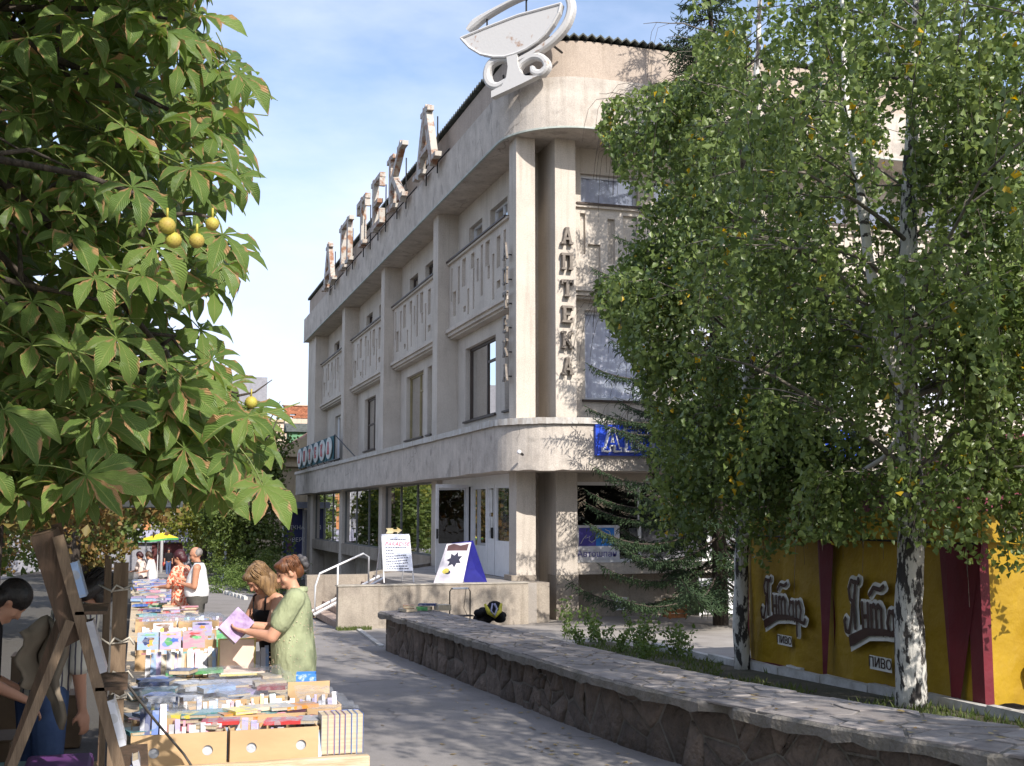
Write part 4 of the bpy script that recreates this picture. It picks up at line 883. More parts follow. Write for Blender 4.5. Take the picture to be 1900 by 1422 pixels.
# the rest of the crown, overhead and behind the picture's left edge
cnt = 0
while cnt < 900:
    p = Vector((rc.uniform(-5.5, .8), rc.uniform(-1.0, 9.5), rc.uniform(2.3, 7.5)))
    if ((p.x+2.5)/3.3)**2+((p.y-4.3)/5.2)**2+((p.z-4.4)/3.1)**2 > 1: continue
    if p.x > -.25+.25*(p.z-.8) or p.y < 4.8 or (p.x > -2.2 and p.y < 5.6): continue
    a = proj(p)
    if a[2] > 0 and -60 < a[0] < 1960 and -40 < a[1] < 1460: continue
    if p.length < 1.5: continue
    cnt += 1; addleaf(p, Vector((rc.uniform(-1, 1), rc.uniform(-1, 1), rc.uniform(-.7, .2))), rc.uniform(.9, 1.2))
cnt = 0
while cnt < 1500:     # leaves added outside the picture to shade the seller's side of the stalls
    xl = rc.uniform(-3.6, -.10); yl = rc.uniform(3.3, 12.0); z = rc.uniform(2.3, 5.2)
    if xl > -.75 and yl > 5.35: continue
    p = Vector((xl+(z-1)*.276, yl-(z-1)*1.30, z)); a = proj(p)
    if a[2] > 0 and -90 < a[0] < 1960 and -90 < a[1] < 1460: continue
    if (p-Vector((0, 0, 1.7))).length < 1.0: continue
    cnt += 1; addleaf(p, Vector((rc.uniform(-1, 1), rc.uniform(-1, 1), rc.uniform(-.7, .2))), rc.uniform(.95, 1.25))
leaves.sort(key=lambda q: (proj(q[0])[2] if (proj(q[0])[2] > .5 and -60 < proj(q[0])[0] < 1960 and -50 < proj(q[0])[1] < 1450) else 99))
for p, R, s, k in leaves[:285]:
    o = bpy.data.objects.new('leaf', CHM[k]); COL.objects.link(o); o.matrix_world = Matrix.Translation(p) @ (R*s).to_4x4()
    o.location = p; o.rotation_euler = R.to_euler(); o.scale = (s, s, s); o.parent = CT_; o.matrix_parent_inverse = wm(CT_).inverted()
Vs = []; Fs = []; As = []; b = 0
for p, R, s, k in leaves[285:]:
    V, F, A = CH[k]; A = A.copy(); A[:, 2] = rc.random(); Vs.append((V*s) @ np.array(R).T+np.array(p)); Fs.append(F+b); As.append(A); b += len(V)
link('foliage', npmesh('foliage', np.concatenate(Vs), np.concatenate(Fs), m_ches, np.concatenate(As), smooth=True), CT_, kind='stuff')
# dense inner foliage added to keep the market below in deep shade
rs_ = np.random.RandomState(77); PP = []
while len(PP) < 9000:
    q = (rc.uniform(-6.5, .9), rc.uniform(-1.5, 11), rc.uniform(2.4, 7.8))
    if ((q[0]+2.9)/3.7)**2+((q[1]-4.6)/6.0)**2+((q[2]-4.8)/3.1)**2 > 1 or q[0] > -.45+.25*(q[2]-.8) or q[1] < 4.8 or (q[0] > -1.8 and q[1] < 5.6): continue
    a = proj(q)
    if a[2] > .2 and -60 < a[0] < 1960 and -60 < a[1] < 1460 and (a[2] < 6.5 or not inpoly(a[0]+60, a[1]+30, OUT)): continue
    if Vector(q).length < 1.8: continue
    PP.append(q)
leaf_cloud('inner_foliage', np.array(PP), .20, m_ches, rs_, droop=.3, parent=CT_)
# branches
bt = MB()
for tx, ty, tz in [tuple(pix(*q)) for q in ((300, 395, 4.3), (420, 260, 5.2), (200, 560, 4.6), (430, 740, 5.2), (470, 800, 5.0), (100, 100, 5.5), (320, 40, 5.2), (60, 700, 4.8), (340, 850, 5.2), (380, 640, 5.6))]:
    a = Vector((-2.45, 5.2, rc.uniform(2.2, 4.5))); e = Vector((tx, ty, tz)); m_ = (a+e)/2+Vector((0, 0, .35)); P = []
    for i in range(9):
        t = i/8; P.append(a*(1-t)**2+m_*2*t*(1-t)+e*t*t+Vector((rc.uniform(-.04, .04),)*3))
    bt.tube(P, [lerp(.07, .006, (i/8)**.6) for i in range(9)], 7)
    for k in range(5):
        s0 = P[rc.randrange(3, 8)]; e2 = s0+Vector((rc.uniform(-.4, .6), rc.uniform(-.5, .4), rc.uniform(-.4, .3))); a_ = proj(e2)
        if inpoly(a_[0]+40, a_[1], OUT): bt.tube([s0, (s0+e2)/2+Vector((0, 0, .05)), e2], [.012, .009, .004], 5)
for a, b_ in (((520, 745, 5.2), (480, 800, 5.0)), ((516, 775, 5.2), (490, 818, 5.0)), ((505, 705, 5.3), (440, 735, 5.2))):
    A_, B_ = pix(*a), pix(*b_); bt.tube([B_, (A_+B_)/2+Vector((0, 0, -.02)), A_], [.006, .004, .002], 4)
bt.tube([pix(287, 400, 4.0), pix(330, 398, 4.0), pix(360, 396, 4.0), pix(395, 405, 4.0)], [.009, .008, .007, .004], 6)
bt.tube([pix(262, 440, 4.0), pix(270, 400, 4.0), pix(287, 400, 4.0)], [.012, .010, .009], 6)
bt.build('branches', m_dbark, CT_, smooth=True)
m_fruit = mat('chestnut_husk', (.42, .40, .06), .6, (.34, .22, .06), nscale=14, amt=.4)
for x, y, r_, D in ((310, 419, 15.5, 3.72), (322, 446, 15, 3.74), (365, 447, 14, 3.72), (394, 416, 12.5, 3.72), (466, 747, 11.5, 4.9), (467, 817, 10, 5.0), (486, 810, 7, 5.2), (342, 625, 6, 5.4), (370, 807, 6, 5.3)):
    c = pix(x, y, D); R_ = r_/2200*D; fb = MB(); fb.sphere(c, R_, seg=16, ring=12); 
    for k in range(90):
        z = 1-2*(k+.5)/90; a = k*2.399; q = Vector((sqrt(1-z*z)*cos(a), sqrt(1-z*z)*sin(a), z)); u = q.orthogonal().normalized()*R_*.06; v = q.cross(u)
        fb.add([c+q*R_*.97+u, c+q*R_*.97-u*.5+v*.86, c+q*R_*.97-u*.5-v*.86, c+q*R_*1.12], [(0, 1, 3), (1, 2, 3), (2, 0, 3)])
    fb.tube([c+Vector((0, 0, R_)), c+Vector((0, 0, R_+.03))], .004, 5); fb.build('chestnut_fruit', m_fruit, CT_, smooth=True)
# ================================================================== BIRCHES
m_limb = mat('birch_limb', (.20, .18, .15), .85, (.10, .085, .07), nscale=8)
def bez(a, m, e, n=8, jit=.0, r=None):
    P = []
    for i in range(n+1):
        t = i/n; q = a*(1-t)**2+m*2*t*(1-t)+e*t*t
        if jit and 0 < i < n: q = q+Vector((r.uniform(-jit, jit), r.uniform(-jit, jit), r.uniform(-jit, jit)))
        P.append(q)
    return P
def birch(name, label, base, stems, limbs_n, R, zlo, zhi, nstr, seed, lsize=.05, keep=None, foc=None, low=None, ends=()):
    r = random.Random(seed); rs = np.random.RandomState(seed); x0, y0 = base; z0 = gz(y0)
    T = thing(name, label, 'tree', (x0, y0, z0)); tr = MB(); up_ = MB(); nodes = []
    for st in stems:
        pts = [Vector(p[:3]) for p in st]; rr = [p[3] for p in st]; P = []; Q = []
        for i in range(len(pts)-1):
            for k in range(5): t = k/5; P.append(pts[i].lerp(pts[i+1], t)+Vector((r.uniform(-.012, .012), r.uniform(-.012, .012), 0))); Q.append(lerp(rr[i], rr[i+1], t)*r.uniform(.97, 1.03))
        P.append(pts[-1]); Q.append(rr[-1]); (tr if st is stems[0] else up_).tube(P, Q, 14); nodes += [(p, q) for p, q in zip(P, Q) if p.z > zlo-.3]
    tr.build('trunk', m_bbark, T, smooth=True)
    if up_.v: up_.build('stem', m_bbark2, T, smooth=True)
    lb = MB(); tips = []
    for st_ in stems: lb.tube([Vector(p_[:3]) for p_ in st_], [p_[3]*.5 for p_ in st_], 5)
    for (px_, py_, D_) in ends:
        e = pix(px_, py_, D_); c_ = [nn for nn in nodes if nn[0].z < e.z+.3 and nn[0].z > e.z-2.5] or nodes; p, q = r.choice(c_); a = math.atan2(e.y-p.y, e.x-p.x); L_ = (e-p).length; P = bez(p, p.lerp(e, .6)+Vector((0, 0, L_*.28)), e, 9, .03, r)
        lb.tube(P, [lerp(.022, .004, i/9) for i in range(10)], 6); tips += [(P[i], a, L_*.5) for i in (4, 5, 6, 6, 7, 7, 8, 8, 9, 9)]
        for s_ in range(4):
            j = r.randrange(5, 9); b2 = a+r.choice((-1, 1))*r.uniform(.4, 1.3); e2 = P[j]+Vector((cos(b2), sin(b2), r.uniform(-.3, .4)))*r.uniform(.35, .8); P2 = bez(P[j], P[j].lerp(e2, .5)+Vector((0, 0, .1)), e2, 5, .02, r)
            lb.tube(P2, [lerp(.009, .003, i/5) for i in range(6)], 4, caps=False); tips += [(P2[i], b2, .5) for i in (2, 3, 4, 5, 5)]
    for k in range(limbs_n):
        p, q = nodes[r.randrange(len(nodes))]; a = r.uniform(0, 2*pi); f = (zhi-p.z)/(zhi-zlo); L_ = R*r.uniform(.55, 1.05)*(.45+.55*max(0.1, min(1, f*1.3)))
        if foc and r.random() < foc[3]: a = math.atan2(foc[1]-p.y, foc[0]-p.x)+r.uniform(-.6, .6); L_ = R*r.uniform(.7, 1.15)
        if low and k % 3 == 0: p, q = r.choice([nn for nn in nodes if nn[0].z < low[2]]); a = math.atan2(low[1]-p.y, low[0]-p.x)+r.uniform(-1.0, 1.0); L_ = R*r.uniform(.5, 1.0)
        e = p+Vector((cos(a)*L_, sin(a)*L_, (.5 if low and k % 3 == 0 else 1)*r.uniform(-.15, 1.0)*L_*.55)); m_ = p.lerp(e, .5)+Vector((0, 0, L_*.22)); P = bez(p, m_, e, 7, .03, r)
        if keep and not all(keep(*q_) for q_ in P[3:]) and proj(P[7])[2] > 0 and -50 < proj(P[7])[0] < 1950 and proj(P[7])[1] < 1420: continue
        lb.tube(P, [lerp(max(.010, q*.28), .004, i/7) for i in range(8)], 6)
        for i in range(2, 8): tips.append((P[i], a, L_))
        for s_ in range(4):
            j = r.randrange(2, 7); b2 = a+r.choice((-1, 1))*r.uniform(.4, 1.1); e2 = P[j]+Vector((cos(b2), sin(b2), r.uniform(-.1, .5)))*L_*r.uniform(.25, .5); P2 = bez(P[j], P[j].lerp(e2, .5)+Vector((0, 0, .12)), e2, 5, .02, r)
            lb.tube(P2, [lerp(.012, .003, i/5) for i in range(6)], 4, caps=False); tips += [(P2[i], b2, L_*.4) for i in range(2, 6)]
    lb.build('limbs', m_limb, T, smooth=True)
    pts = []; tw = MB(); tn = []
    for k in range(nstr):
        ts = r.random()
        p, a, L_ = tips[r.randrange(len(tips))]; ln = r.uniform(.2, 1.0) if r.random() < .75 else r.uniform(.8, 1.4); a2 = a+r.uniform(-1.2, 1.2); d = Vector((cos(a2)*r.uniform(.1, .5), sin(a2)*r.uniform(.1, .5), r.uniform(-.1, .35)))
        q = p.copy(); n = int(ln/.036); P = [q.copy()]
        for i in range(n):
            t = i/n; d = d.lerp(Vector((d.x*.5, d.y*.5, -1)), .10); q = q+d.normalized()*.036
            pts.append((q.x+r.uniform(-.06, .06), q.y+r.uniform(-.06, .06), q.z+r.uniform(-.01, .01))); tn.append(ts)
            if i % 6 == 5: P.append(q.copy())
        if len(P) > 2 and k % 3 == 0: tw.tube(P, .0028, 3, caps=False)
    P = np.array(pts)
    tn = np.array(tn)
    if keep is not None: kk = np.array([bool(keep(*p)) for p in P]); P = P[kk]; tn = tn[kk]
    leaf_cloud('crown', P, lsize, m_birch, rs, droop=.3, parent=T, tint=tn)
    if tw.v: tw.build('twigs', m_dbark, T, kind='stuff')
    return T
def ok(x, y, z):   # leave the clear air the photograph shows over the pavement side free
    a = proj((x, y, z)); return a[2] > 0
LIM = [(1290, -400), (1275, 60), (1295, 110), (1250, 150), (1180, 165), (1120, 190), (1108, 240), (1150, 330), (1190, 380), (1170, 430), (1110, 480), (1100, 560), (1150, 640), (1180, 700), (1210, 800), (1200, 880), (1130, 960), (1150, 1060), (1230, 1120), (1300, 1090), (1380, 1110), (1440, 1050), (1500, 1000), (1600, 1010), (1700, 1010), (1780, 1030), (1830, 1060), (1850, 1230), (1990, 1230), (3500, 900), (3500, -400)]
def inA(x, y, z):
    a = proj((x, y, z))
    return a[2] < 0 or inpoly(a[0], a[1], LIM)
gA, gB = gz(10.38), gz(14.35)
def st(pts): return [(p.x, p.y, p.z, r) for p, r in pts]
A_ = [(pix(1692, 1325, 12.3), .165), (pix(1685, 1130, 12.3), .145), (pix(1692, 930, 12.35), .125), (pix(1680, 700, 12.4), .115), (pix(1683, 500, 12.5), .10), (pix(1690, 260, 12.7), .07), (pix(1700, 20, 13), .045), (pix(1710, -220, 13.3), .02)]
birch('birch_tree', 'birch with dark cracked black and white trunk in front of the yellow tent', (7.44, 10.38),
      [st(A_), st([(pix(1680, 720, 12.4), .07), (pix(1630, 620, 12.3), .06), (pix(1600, 380, 12.4), .05), (pix(1570, 200, 12.6), .035), (pix(1560, -60, 12.9), .015)]),
       st([(pix(1683, 640, 12.45), .06), (pix(1735, 560, 12.6), .055), (pix(1750, 350, 12.7), .045), (pix(1765, 120, 12.8), .03), (pix(1780, -100, 13), .012)])],
      66, 2.9, 2.1, 9.0, 2650, 21, .078, keep=inA, foc=(4.8, 7.8, 0, .25), low=(9.6, 9.4, 4.2), ends=[(1860, 120, 12), (1800, 280, 12), (1880, 330, 11.5), (1860, 480, 11.6), (1810, 620, 11.8), (1880, 640, 11.4), (1850, 800, 11.4), (1780, 880, 11.6), (1880, 900, 11.2), (1620, 880, 12), (1560, 900, 12.4)])
B_ = [(pix(1376, 1250, 16.2), .115), (pix(1374, 1100, 16.2), .10), (pix(1380, 950, 16.2), .09), (pix(1385, 750, 16.2), .08), (pix(1395, 500, 16.3), .065), (pix(1400, 250, 16.4), .045), (pix(1410, -20, 16.6), .03), (pix(1415, -250, 17), .012)]
birch('birch_tree', 'slimmer pale birch behind the stone wall at the left edge of the yellow tent', (7.68, 14.35), [st(B_)], 62, 3.0, 2.3, 9.6, 2350, 22, .078, keep=inA, foc=(4.6, 12.6, 0, .42), low=(8.5, 13, 4.4), ends=[(1150, 195, 15.4), (1130, 250, 15.2), (1200, 190, 15.2), (1240, 210, 15.5), (1215, 380, 15), (1150, 510, 14.8), (1125, 560, 14.6), (1180, 480, 15), (1160, 600, 14.7), (1220, 560, 15), (1195, 660, 14.8), (1250, 640, 15), (1230, 460, 15.2), (1260, 760, 15), (1300, 900, 15), (1450, 900, 14.6), (1500, 820, 14.2)])
C_ = [(Vector((7.0, 2.4, gz(2.4))), .15), (Vector((6.9, 2.4, 2)), .12), (Vector((6.8, 2.6, 5)), .09), (Vector((6.6, 2.5, 7)), .04), (Vector((6.5, 2.5, 8.5)), .015)]
def outf(x, y, z):
    a = proj((x, y, z)); return not (a[2] > .3 and -50 < a[0] < 1925 and -50 < a[1] < 1460) or (a[0] > 1740 and a[1] < 700 and a[2] > 6.5)
birch('birch_tree', 'nearest birch, only its dark twigs enter at the upper right edge', (7.0, 2.4), [st(C_)], 54, 3.3, 2.6, 8.0, 2300, 23, .07, keep=outf, foc=(4.4, 3.4, 0, .4))
# long bare pale branch
tag(MB().tube([pix(1365, 1000, 15.2), pix(1420, 980, 15.0), pix(1490, 945, 14.6), pix(1560, 900, 14.0), pix(1640, 850, 13.2), pix(1678, 800, 12.5)], [.018, .02, .022, .026, .03, .035], 7).build('branch', m_bbark2, smooth=True), 'long bare pale birch branch slanting down over the tent roof', 'branch')
# ================================================================== SPRUCE
def spruce(base, H, seed, label, R0=3.3):
    r = random.Random(seed); rs = np.random.RandomState(seed); x0, y0 = base; z0 = gz(y0); T = thing('spruce_tree', label, 'tree', (x0, y0, z0))
    MB().tube([(x0, y0, z0-.2), (x0, y0, z0+H*.5), (x0+.05, y0, z0+H)], [.17, .11, .02], 10).build('trunk', m_dbark, T, smooth=True)
    br = MB(); seg = []   # twig segments start,dir,length
    z = .9
    while z < H-.3:
        n = 6 if z < H*.7 else 5
        for k in range(n):
            a = 2*pi*(k+r.random()*.7)/n+z; f = 1-z/H; L_ = R0*(f**.75)*r.uniform(.75, 1.12)
            if r.random() < .10: L_ *= 1.15
            p = Vector((x0, y0, z0+z+r.uniform(-.15, .15))); e = p+Vector((cos(a)*L_, sin(a)*L_, -L_*.18+.10)); m_ = p.lerp(e, .55)+Vector((0, 0, -.22*L_)); P = bez(p, m_, e+Vector((0, 0, .12*L_)), 8)
            br.tube(P, [lerp(.03, .006, i/8) for i in range(9)], 4, caps=False)
            steps = int(L_/.07)
            for i in range(steps):
                t = .12+.88*i/steps; q = P[min(7, int(t*8))].lerp(P[min(8, int(t*8)+1)], (t*8) % 1); w = (1-t)*.55+.16
                for s_ in (-1, 1):
                    d = Vector((cos(a+s_*1.0), sin(a+s_*1.0), r.uniform(-.45, -.05))); l = w*r.uniform(.6, 1.1); q2 = q+d*l
                    ns = max(1, int(l/.12))
                    for j in range(ns): seg.append((q.lerp(q2, j/ns), d, .15))
                    for j in range(ns*2):
                        c = q.lerp(q2, r.random()); dd = Vector((d.x*.5+r.uniform(-.5, .5), d.y*.5+r.uniform(-.5, .5), -.6 if r.random() < .6 else .2)); seg.append((c, dd, r.uniform(.07, .17)))
                if r.random() < .7: seg.append((q, Vector((r.uniform(-.3, .3), r.uniform(-.3, .3), -1)), r.uniform(.1, .3)))
            seg.append((P[8], (P[8]-P[7]), .14))
        z += r.uniform(.34, .48)
    br.build('limbs', m_dbark, T)
    A = np.array([tuple(s[0]) for s in seg]); D = np.array([tuple(s[1]) for s in seg]); D /= np.linalg.norm(D, axis=1)[:, None]; Ln = np.array([s[2] for s in seg])[:, None]
    n = len(A); u = np.cross(D, rs.normal(size=(n, 3))); u /= np.linalg.norm(u, axis=1)[:, None]; v = np.cross(D, u); w = .014
    V = np.stack([A, A+D*Ln*.35+u*w, A+D*Ln*.35-u*w*.5+v*w*.87, A+D*Ln*.35-u*w*.5-v*w*.87, A+D*Ln], 1).reshape(-1, 3); b = np.arange(n)*5
    F = np.concatenate([np.c_[b, b+1, b+2], np.c_[b, b+2, b+3], np.c_[b, b+3, b+1], np.c_[b+4, b+2, b+1], np.c_[b+4, b+3, b+2], np.c_[b+4, b+1, b+3]])
    at = np.zeros((n, 5, 3)); at[:, :, 2] = rs.rand(n)[:, None]
    link('crown', npmesh('crown', V, F, m_spruce, at.reshape(-1, 3)), T, kind='stuff')
    return n
spruce((11.8, 22.9), 15.5, 5, 'tall dark spruce with drooping boughs between the birches and the building', 3.5)
# ================================================================== BACKGROUND TREES
def blobtree(name, label, base, H, blobs, n, m, seed, lsize=.13, trunk_r=.15, cat='tree', bark_m=None, group=None, trunk_h=None):
    rs = np.random.RandomState(seed); x0, y0 = base; z0 = gz(y0); T = thing(name, label, cat, (x0, y0, z0), group)
    if trunk_r: MB().tube([(x0, y0, z0-.2), (x0+.1, y0, z0+H*.4), (x0, y0+.1, z0+(trunk_h or H*.8))], [trunk_r, trunk_r*.75, trunk_r*.2], 10).build('trunk', bark_m or m_dbark, T, smooth=True)
    tot = sum(b[3]*b[4] for b in blobs); P = []
    for (bx, by, bz, rx, rz) in blobs:
        k = int(n*rx*rz/tot); nc = max(3, k//45)
        # clumps on the blob's shell
        cd = rs.normal(size=(nc, 3)); cd /= np.linalg.norm(cd, axis=1)[:, None]; cr_ = .55+.5*rs.rand(nc)[:, None]; C = cd*cr_
        idx = rs.randint(0, nc, k); q = C[idx]+rs.normal(size=(k, 3))*.13
        P.append(np.c_[x0+bx+q[:, 0]*rx, y0+by+q[:, 1]*rx, z0+bz+q[:, 2]*rz])
    P = np.concatenate(P); P = P[P[:, 2] > z0+.02]
    leaf_cloud('crown', P, lsize, m, rs, droop=.15, parent=T); return T
blobtree('street_tree', 'dark leafy tree closing the left edge near the seller', (-4.3, 10.5), 5, [(0, 0, 2.7, 1.9, 1.7), (1.0, 1.5, 1.6, 1.6, 1.1), (.4, 3.5, 1.6, 1.6, 1.2), (-.2, -2.5, 2.6, 1.7, 1.5)], 9000, m_tree, 38, .12, .15)
# left side street trees (autumn chestnuts) reflected in the shop glass
blobtree('chestnut_tree', 'browning chestnut beyond the stalls, first of the far street trees', (-2.6, 24), 6.5, [(0, 0, 4.2, 2.9, 2.2), (1.2, -1, 3.4, 1.9, 1.3), (1.0, 2, 3.0, 1.7, 1.2)], 9000, m_brown, 31, .17, .2)
blobtree('chestnut_tree', 'second far street chestnut, greener, further along the stalls', (-2.0, 37), 7, [(0, 0, 4.6, 3.2, 2.6), (1.2, 1, 3.4, 2.0, 1.3)], 7000, m_brown, 32, .2, .2)
blobtree('chestnut_tree', 'third far street chestnut with green crown near the yellow umbrella', (-2.4, 52), 8, [(0, 0, 5.2, 3.6, 3.0), (1.5, 0, 3.6, 2.0, 1.6)], 6000, m_tree, 33, .24, .2)
blobtree('street_tree', 'distant green street tree seen left of the yellow umbrella', (-3.4, 72), 9, [(0, 0, 5.5, 4.2, 3.6)], 4500, m_tree, 34, .3, .2)
blobtree('street_tree', 'leafy tree behind the stalls at the left of the market', (-6.5, 16), 7, [(0, 0, 3.8, 3.2, 2.6), (1, 1, 2.0, 2.2, 1.2)], 6000, m_tree, 35, .17, .2)
blobtree('street_tree', 'dark tree closing the left side behind the seller', (-7.5, 30), 9, [(0, 0, 4.5, 4.5, 3.6), (2, 0, 2.2, 3, 1.6)], 7000, m_tree, 36, .2, .2)
for i, (x, y) in enumerate(((-2.5, 66), (-5, 84), (-2.9, 90), (7.2, 90), (-9, 92), (5.6, 86))):
    blobtree('street_tree', ['dense low tree of the far row, nearest the umbrella', 'dense low tree of the far row, left part', 'dense low tree of the far row, middle', 'dense low tree of the far row, right part', 'dense low tree of the far row, leftmost', 'dense low tree of the far row, rightmost'][i], (x, y), 8, [(0, 0, 4.6, 2.6, 3.0), (0, -.5, 2.2, 2.2, 1.8)], 3600, m_tree if i % 2 else m_brown, 50+i, .26, .2)
# right side trees of the street by the old house
blobtree('ivy_tree', 'dark ivy covered tree beside the old house behind the two readers', (4.9, 58), 8, [(0, 0, 4.4, 1.9, 2.6), (.4, -1, 2.0, 1.5, 1.8), (-.8, 0, 3.0, 1.4, 1.6), (.8, 0, 6.0, 1.5, 1.7)], 9000, m_tree, 41, .17, .25)
blobtree('street_tree', 'yellowish green maple leaning over the pavement in the distance', (3.4, 66), 8, [(0, 0, 4.4, 2.6, 2.2), (-1.2, -2, 3.9, 1.9, 1.6), (1, -4, 2.8, 1.8, 1.9)], 7000, leafmat('maple_leaf', (.10, .13, .02), (.22, .22, .04)), 42, .2, .2)
blobtree('street_tree', 'far green tree behind the yellowish maple', (7.5, 92), 12, [(0, 0, 6.5, 4.5, 4.2)], 4500, m_tree, 43, .35, .2)
blobtree('garden_shrub', 'clipped yellow green shrub in the painted kerb bed', (3.3, 47), 1.4, [(0, 0, .45, .75, .65), (.9, 3, .5, .8, .6), (1.5, -1, .5, .8, .7)], 4500, m_hedge, 44, .07, 0, cat='shrub')
blobtree('garden_shrub', 'darker low shrub beside the yellow green one near the steps', (4.6, 42), 1.4, [(0, 0, .4, .8, .55), (.8, 3, .5, .9, .8), (0, 6, .5, .9, .9)], 3500, m_tree, 45, .07, 0, cat='shrub')
blobtree('garden_shrub', 'dark hedge in the shade at the foot of the ivy covered tree', (5.6, 54), 1.6, [(0, 0, .7, 1.4, .9), (-1.6, 3, .6, 1.2, .8)], 3500, m_tree, 46, .1, 0, cat='shrub')
# painted kerb of the bed
pk = thing('painted_kerb', 'white painted kerb stones edging the shrub bed', 'kerb', (3, 46, gz(46)))
for k in range(26):
    t = k/26; y0 = lerp(40.5, 66, t); x0 = 3.45-(y0-40.5)*.045; z = gz(y0)
    MB().box(x0, x0+.12, y0, y0+.96, z-.1, z+.09).build('kerb_stone', mat('limewashed_stone', (.66, .65, .62), .9, (.45, .43, .40), nscale=6), pk)
# weeds and grass strip
def blades(name, pts, h, m, seed, parent=None, label=None, cat=None, w=.012):
    rs = np.random.RandomState(seed); P = np.array(pts); n = len(P); H = h*(.5+rs.rand(n))[:, None]; d = rs.normal(size=(n, 3))*.35; d[:, 2] = 1; a = np.c_[rs.normal(size=(n, 2)), np.zeros(n)]; a /= np.linalg.norm(a, axis=1)[:, None]
    V = np.stack([P-a*w, P+a*w, P+d*H], 1).reshape(-1, 3); b = np.arange(n)*3; at = np.zeros((n, 3, 3)); at[:, :, 2] = rs.rand(n)[:, None]
    return tag(link(name, npmesh(name, V, np.c_[b, b+1, b+2], m, at.reshape(-1, 3)), parent, kind='stuff'), label, cat)
r_ = random.Random(9)
pts = []
for _ in range(14000):
    y = r_.uniform(5, 19.6); x = r_.uniform(4.85, 8.0)+0*y
    if x < 4.85+wcv(y): continue
    if mnoise.noise(Vector((x*1.1, y*.9, 0))) < -.12+.15*(x < 6): continue
    pts.append((x, y, gz(y)))
blades('grass', pts, .07, m_grass, 3, label='short patchy grass on the soil strip behind the stone wall', cat='grass')
pts = [(r_.uniform(4.0, 4.7), r_.uniform(24.6, 24.95), gz(24.7)) for _ in range(500)]
blades('grass', pts, .06, m_grass, 4, label='tuft of grass at the foot of the porch corner', cat='grass')
def weed(x, y, h, seed, label):
    r = random.Random(seed); rs = np.random.RandomState(seed); z = gz(y); T = thing('weed', label, 'plant', (x, y, z), 'tall weeds behind the stone wall'); sm = MB(); P = []
    for k in range(r.randrange(5, 9)):
        e = Vector((x+r.uniform(-.25, .25), y+r.uniform(-.25, .25), z+h*r.uniform(.6, 1.1))); b0 = Vector((x+r.uniform(-.1, .1), y+r.uniform(-.1, .1), z)); Q = bez(b0, b0.lerp(e, .5)+Vector((0, 0, .08)), e, 6)
        sm.tube(Q, [.007, .006, .006, .005, .004, .003, .002], 4)
        for i in range(1, 7):
            for j in range(4): q = Q[i]; P.append((q.x+r.uniform(-.05, .05), q.y+r.uniform(-.05, .05), q.z+r.uniform(-.04, .04)))
    sm.build('stem', mat('weed_stem', (.12, .16, .05), .7), T); leaf_cloud('foliage', np.array(P), .06, m_hedge, rs, droop=-.1, parent=T)
WD = [(7.55, 20.6, .75, 'tallest weed clump at the far end of the wall'), (7.75, 19.8, .6, 'bushy weed beside the tallest clump'), (7.5, 18.9, .4, 'low weed halfway down the strip'), (7.75, 18.0, .6, 'weed with pale spikes in the middle of the strip'),
      (7.6, 17.2, .5, 'leafy weed under the spruce boughs'), (7.8, 16.6, .45, 'weed next to the concrete kerb'), (7.65, 15.9, .5, 'weed nearest the slim birch'), (7.3, 19.4, .35, 'small weed close to the wall cap'), (7.4, 17.7, .4, 'short weed between the larger ones'), (7.2, 16.4, .32, 'small weed close to the cap near the slim birch')]
for i, (x, y, h, lb) in enumerate(WD): weed(x, y, h*.95, 60+i, lb)
# ================================================================== BACKGROUND BUILDINGS
m_brick = mat('brick', (.42, .17, .09), .9, (.30, .11, .06), nscale=7, rand=.25)
m_pale = stucco('pale_plaster', (.62, .50, .40), (.52, .42, .33), .4, .8)
m_tile = mat('roof_tile', (.34, .20, .15), .85, (.20, .13, .10), nscale=3)
m_olds = stucco('old_sandy_stucco', (.46, .37, .24), (.36, .29, .20), .6, 1.2)
OH = thing('old_house', 'old pale house with tiled roof, dormer and brick topped firewall behind the corner building', 'house', (11, 74, gz(74)))
MB().box(7.6, 16, 68.5, 82, gz(74)-1, 5.0).build('wall', m_olds, OH)
MB().box(7.3, 7.6, 68.2, 82, 4.35, 4.6).build('cornice', m_olds, OH); MB().box(7.3, 16, 68.2, 68.5, 4.35, 4.6).build('cornice', m_olds, OH)
rf = MB(); n = 60
for i in range(n+1):
    y = lerp(67.9, 76, i/n); w = .06*(1 if i % 2 else -1); rf.v += [(7.1, y, 4.95+w), (12.0, y, 8.0+w)]
for i in range(n): rf.f.append((i*2, i*2+2, i*2+3, i*2+1)); rf.m.append(0)
rf.build('roof', m_tile, OH)
MB().add([(7.1, 67.9, 4.9), (12, 67.9, 7.9), (12, 67.9, 4.9)], [(0, 1, 2)]).build('gable', m_olds, OH)
fw = MB().box(8.35, 13, 72.5, 73.1, 4, 7.45).build('firewall', m_pale, OH)
rb = random.Random(2)
for row in range(9):
    for k in range(26):
        x = 8.30+k*.176+(.088 if row % 2 else 0)
        if row < 3 and rb.random() < .35: continue
        MB().box(x, x+.165, 72.44+rb.uniform(0, .03), 73.1, 7.46+row*.083, 7.535+row*.083).build('brick', m_brick, fw)
MB().box(8.22, 13, 72.4, 73.2, 8.21, 8.28).build('coping', m_pale, OH)
MB().box(8.33, 9.9, 70.0, 71.4, 5.6, 6.5).build('dormer', mat('green_boards', (.13, .30, .16), .7), OH)
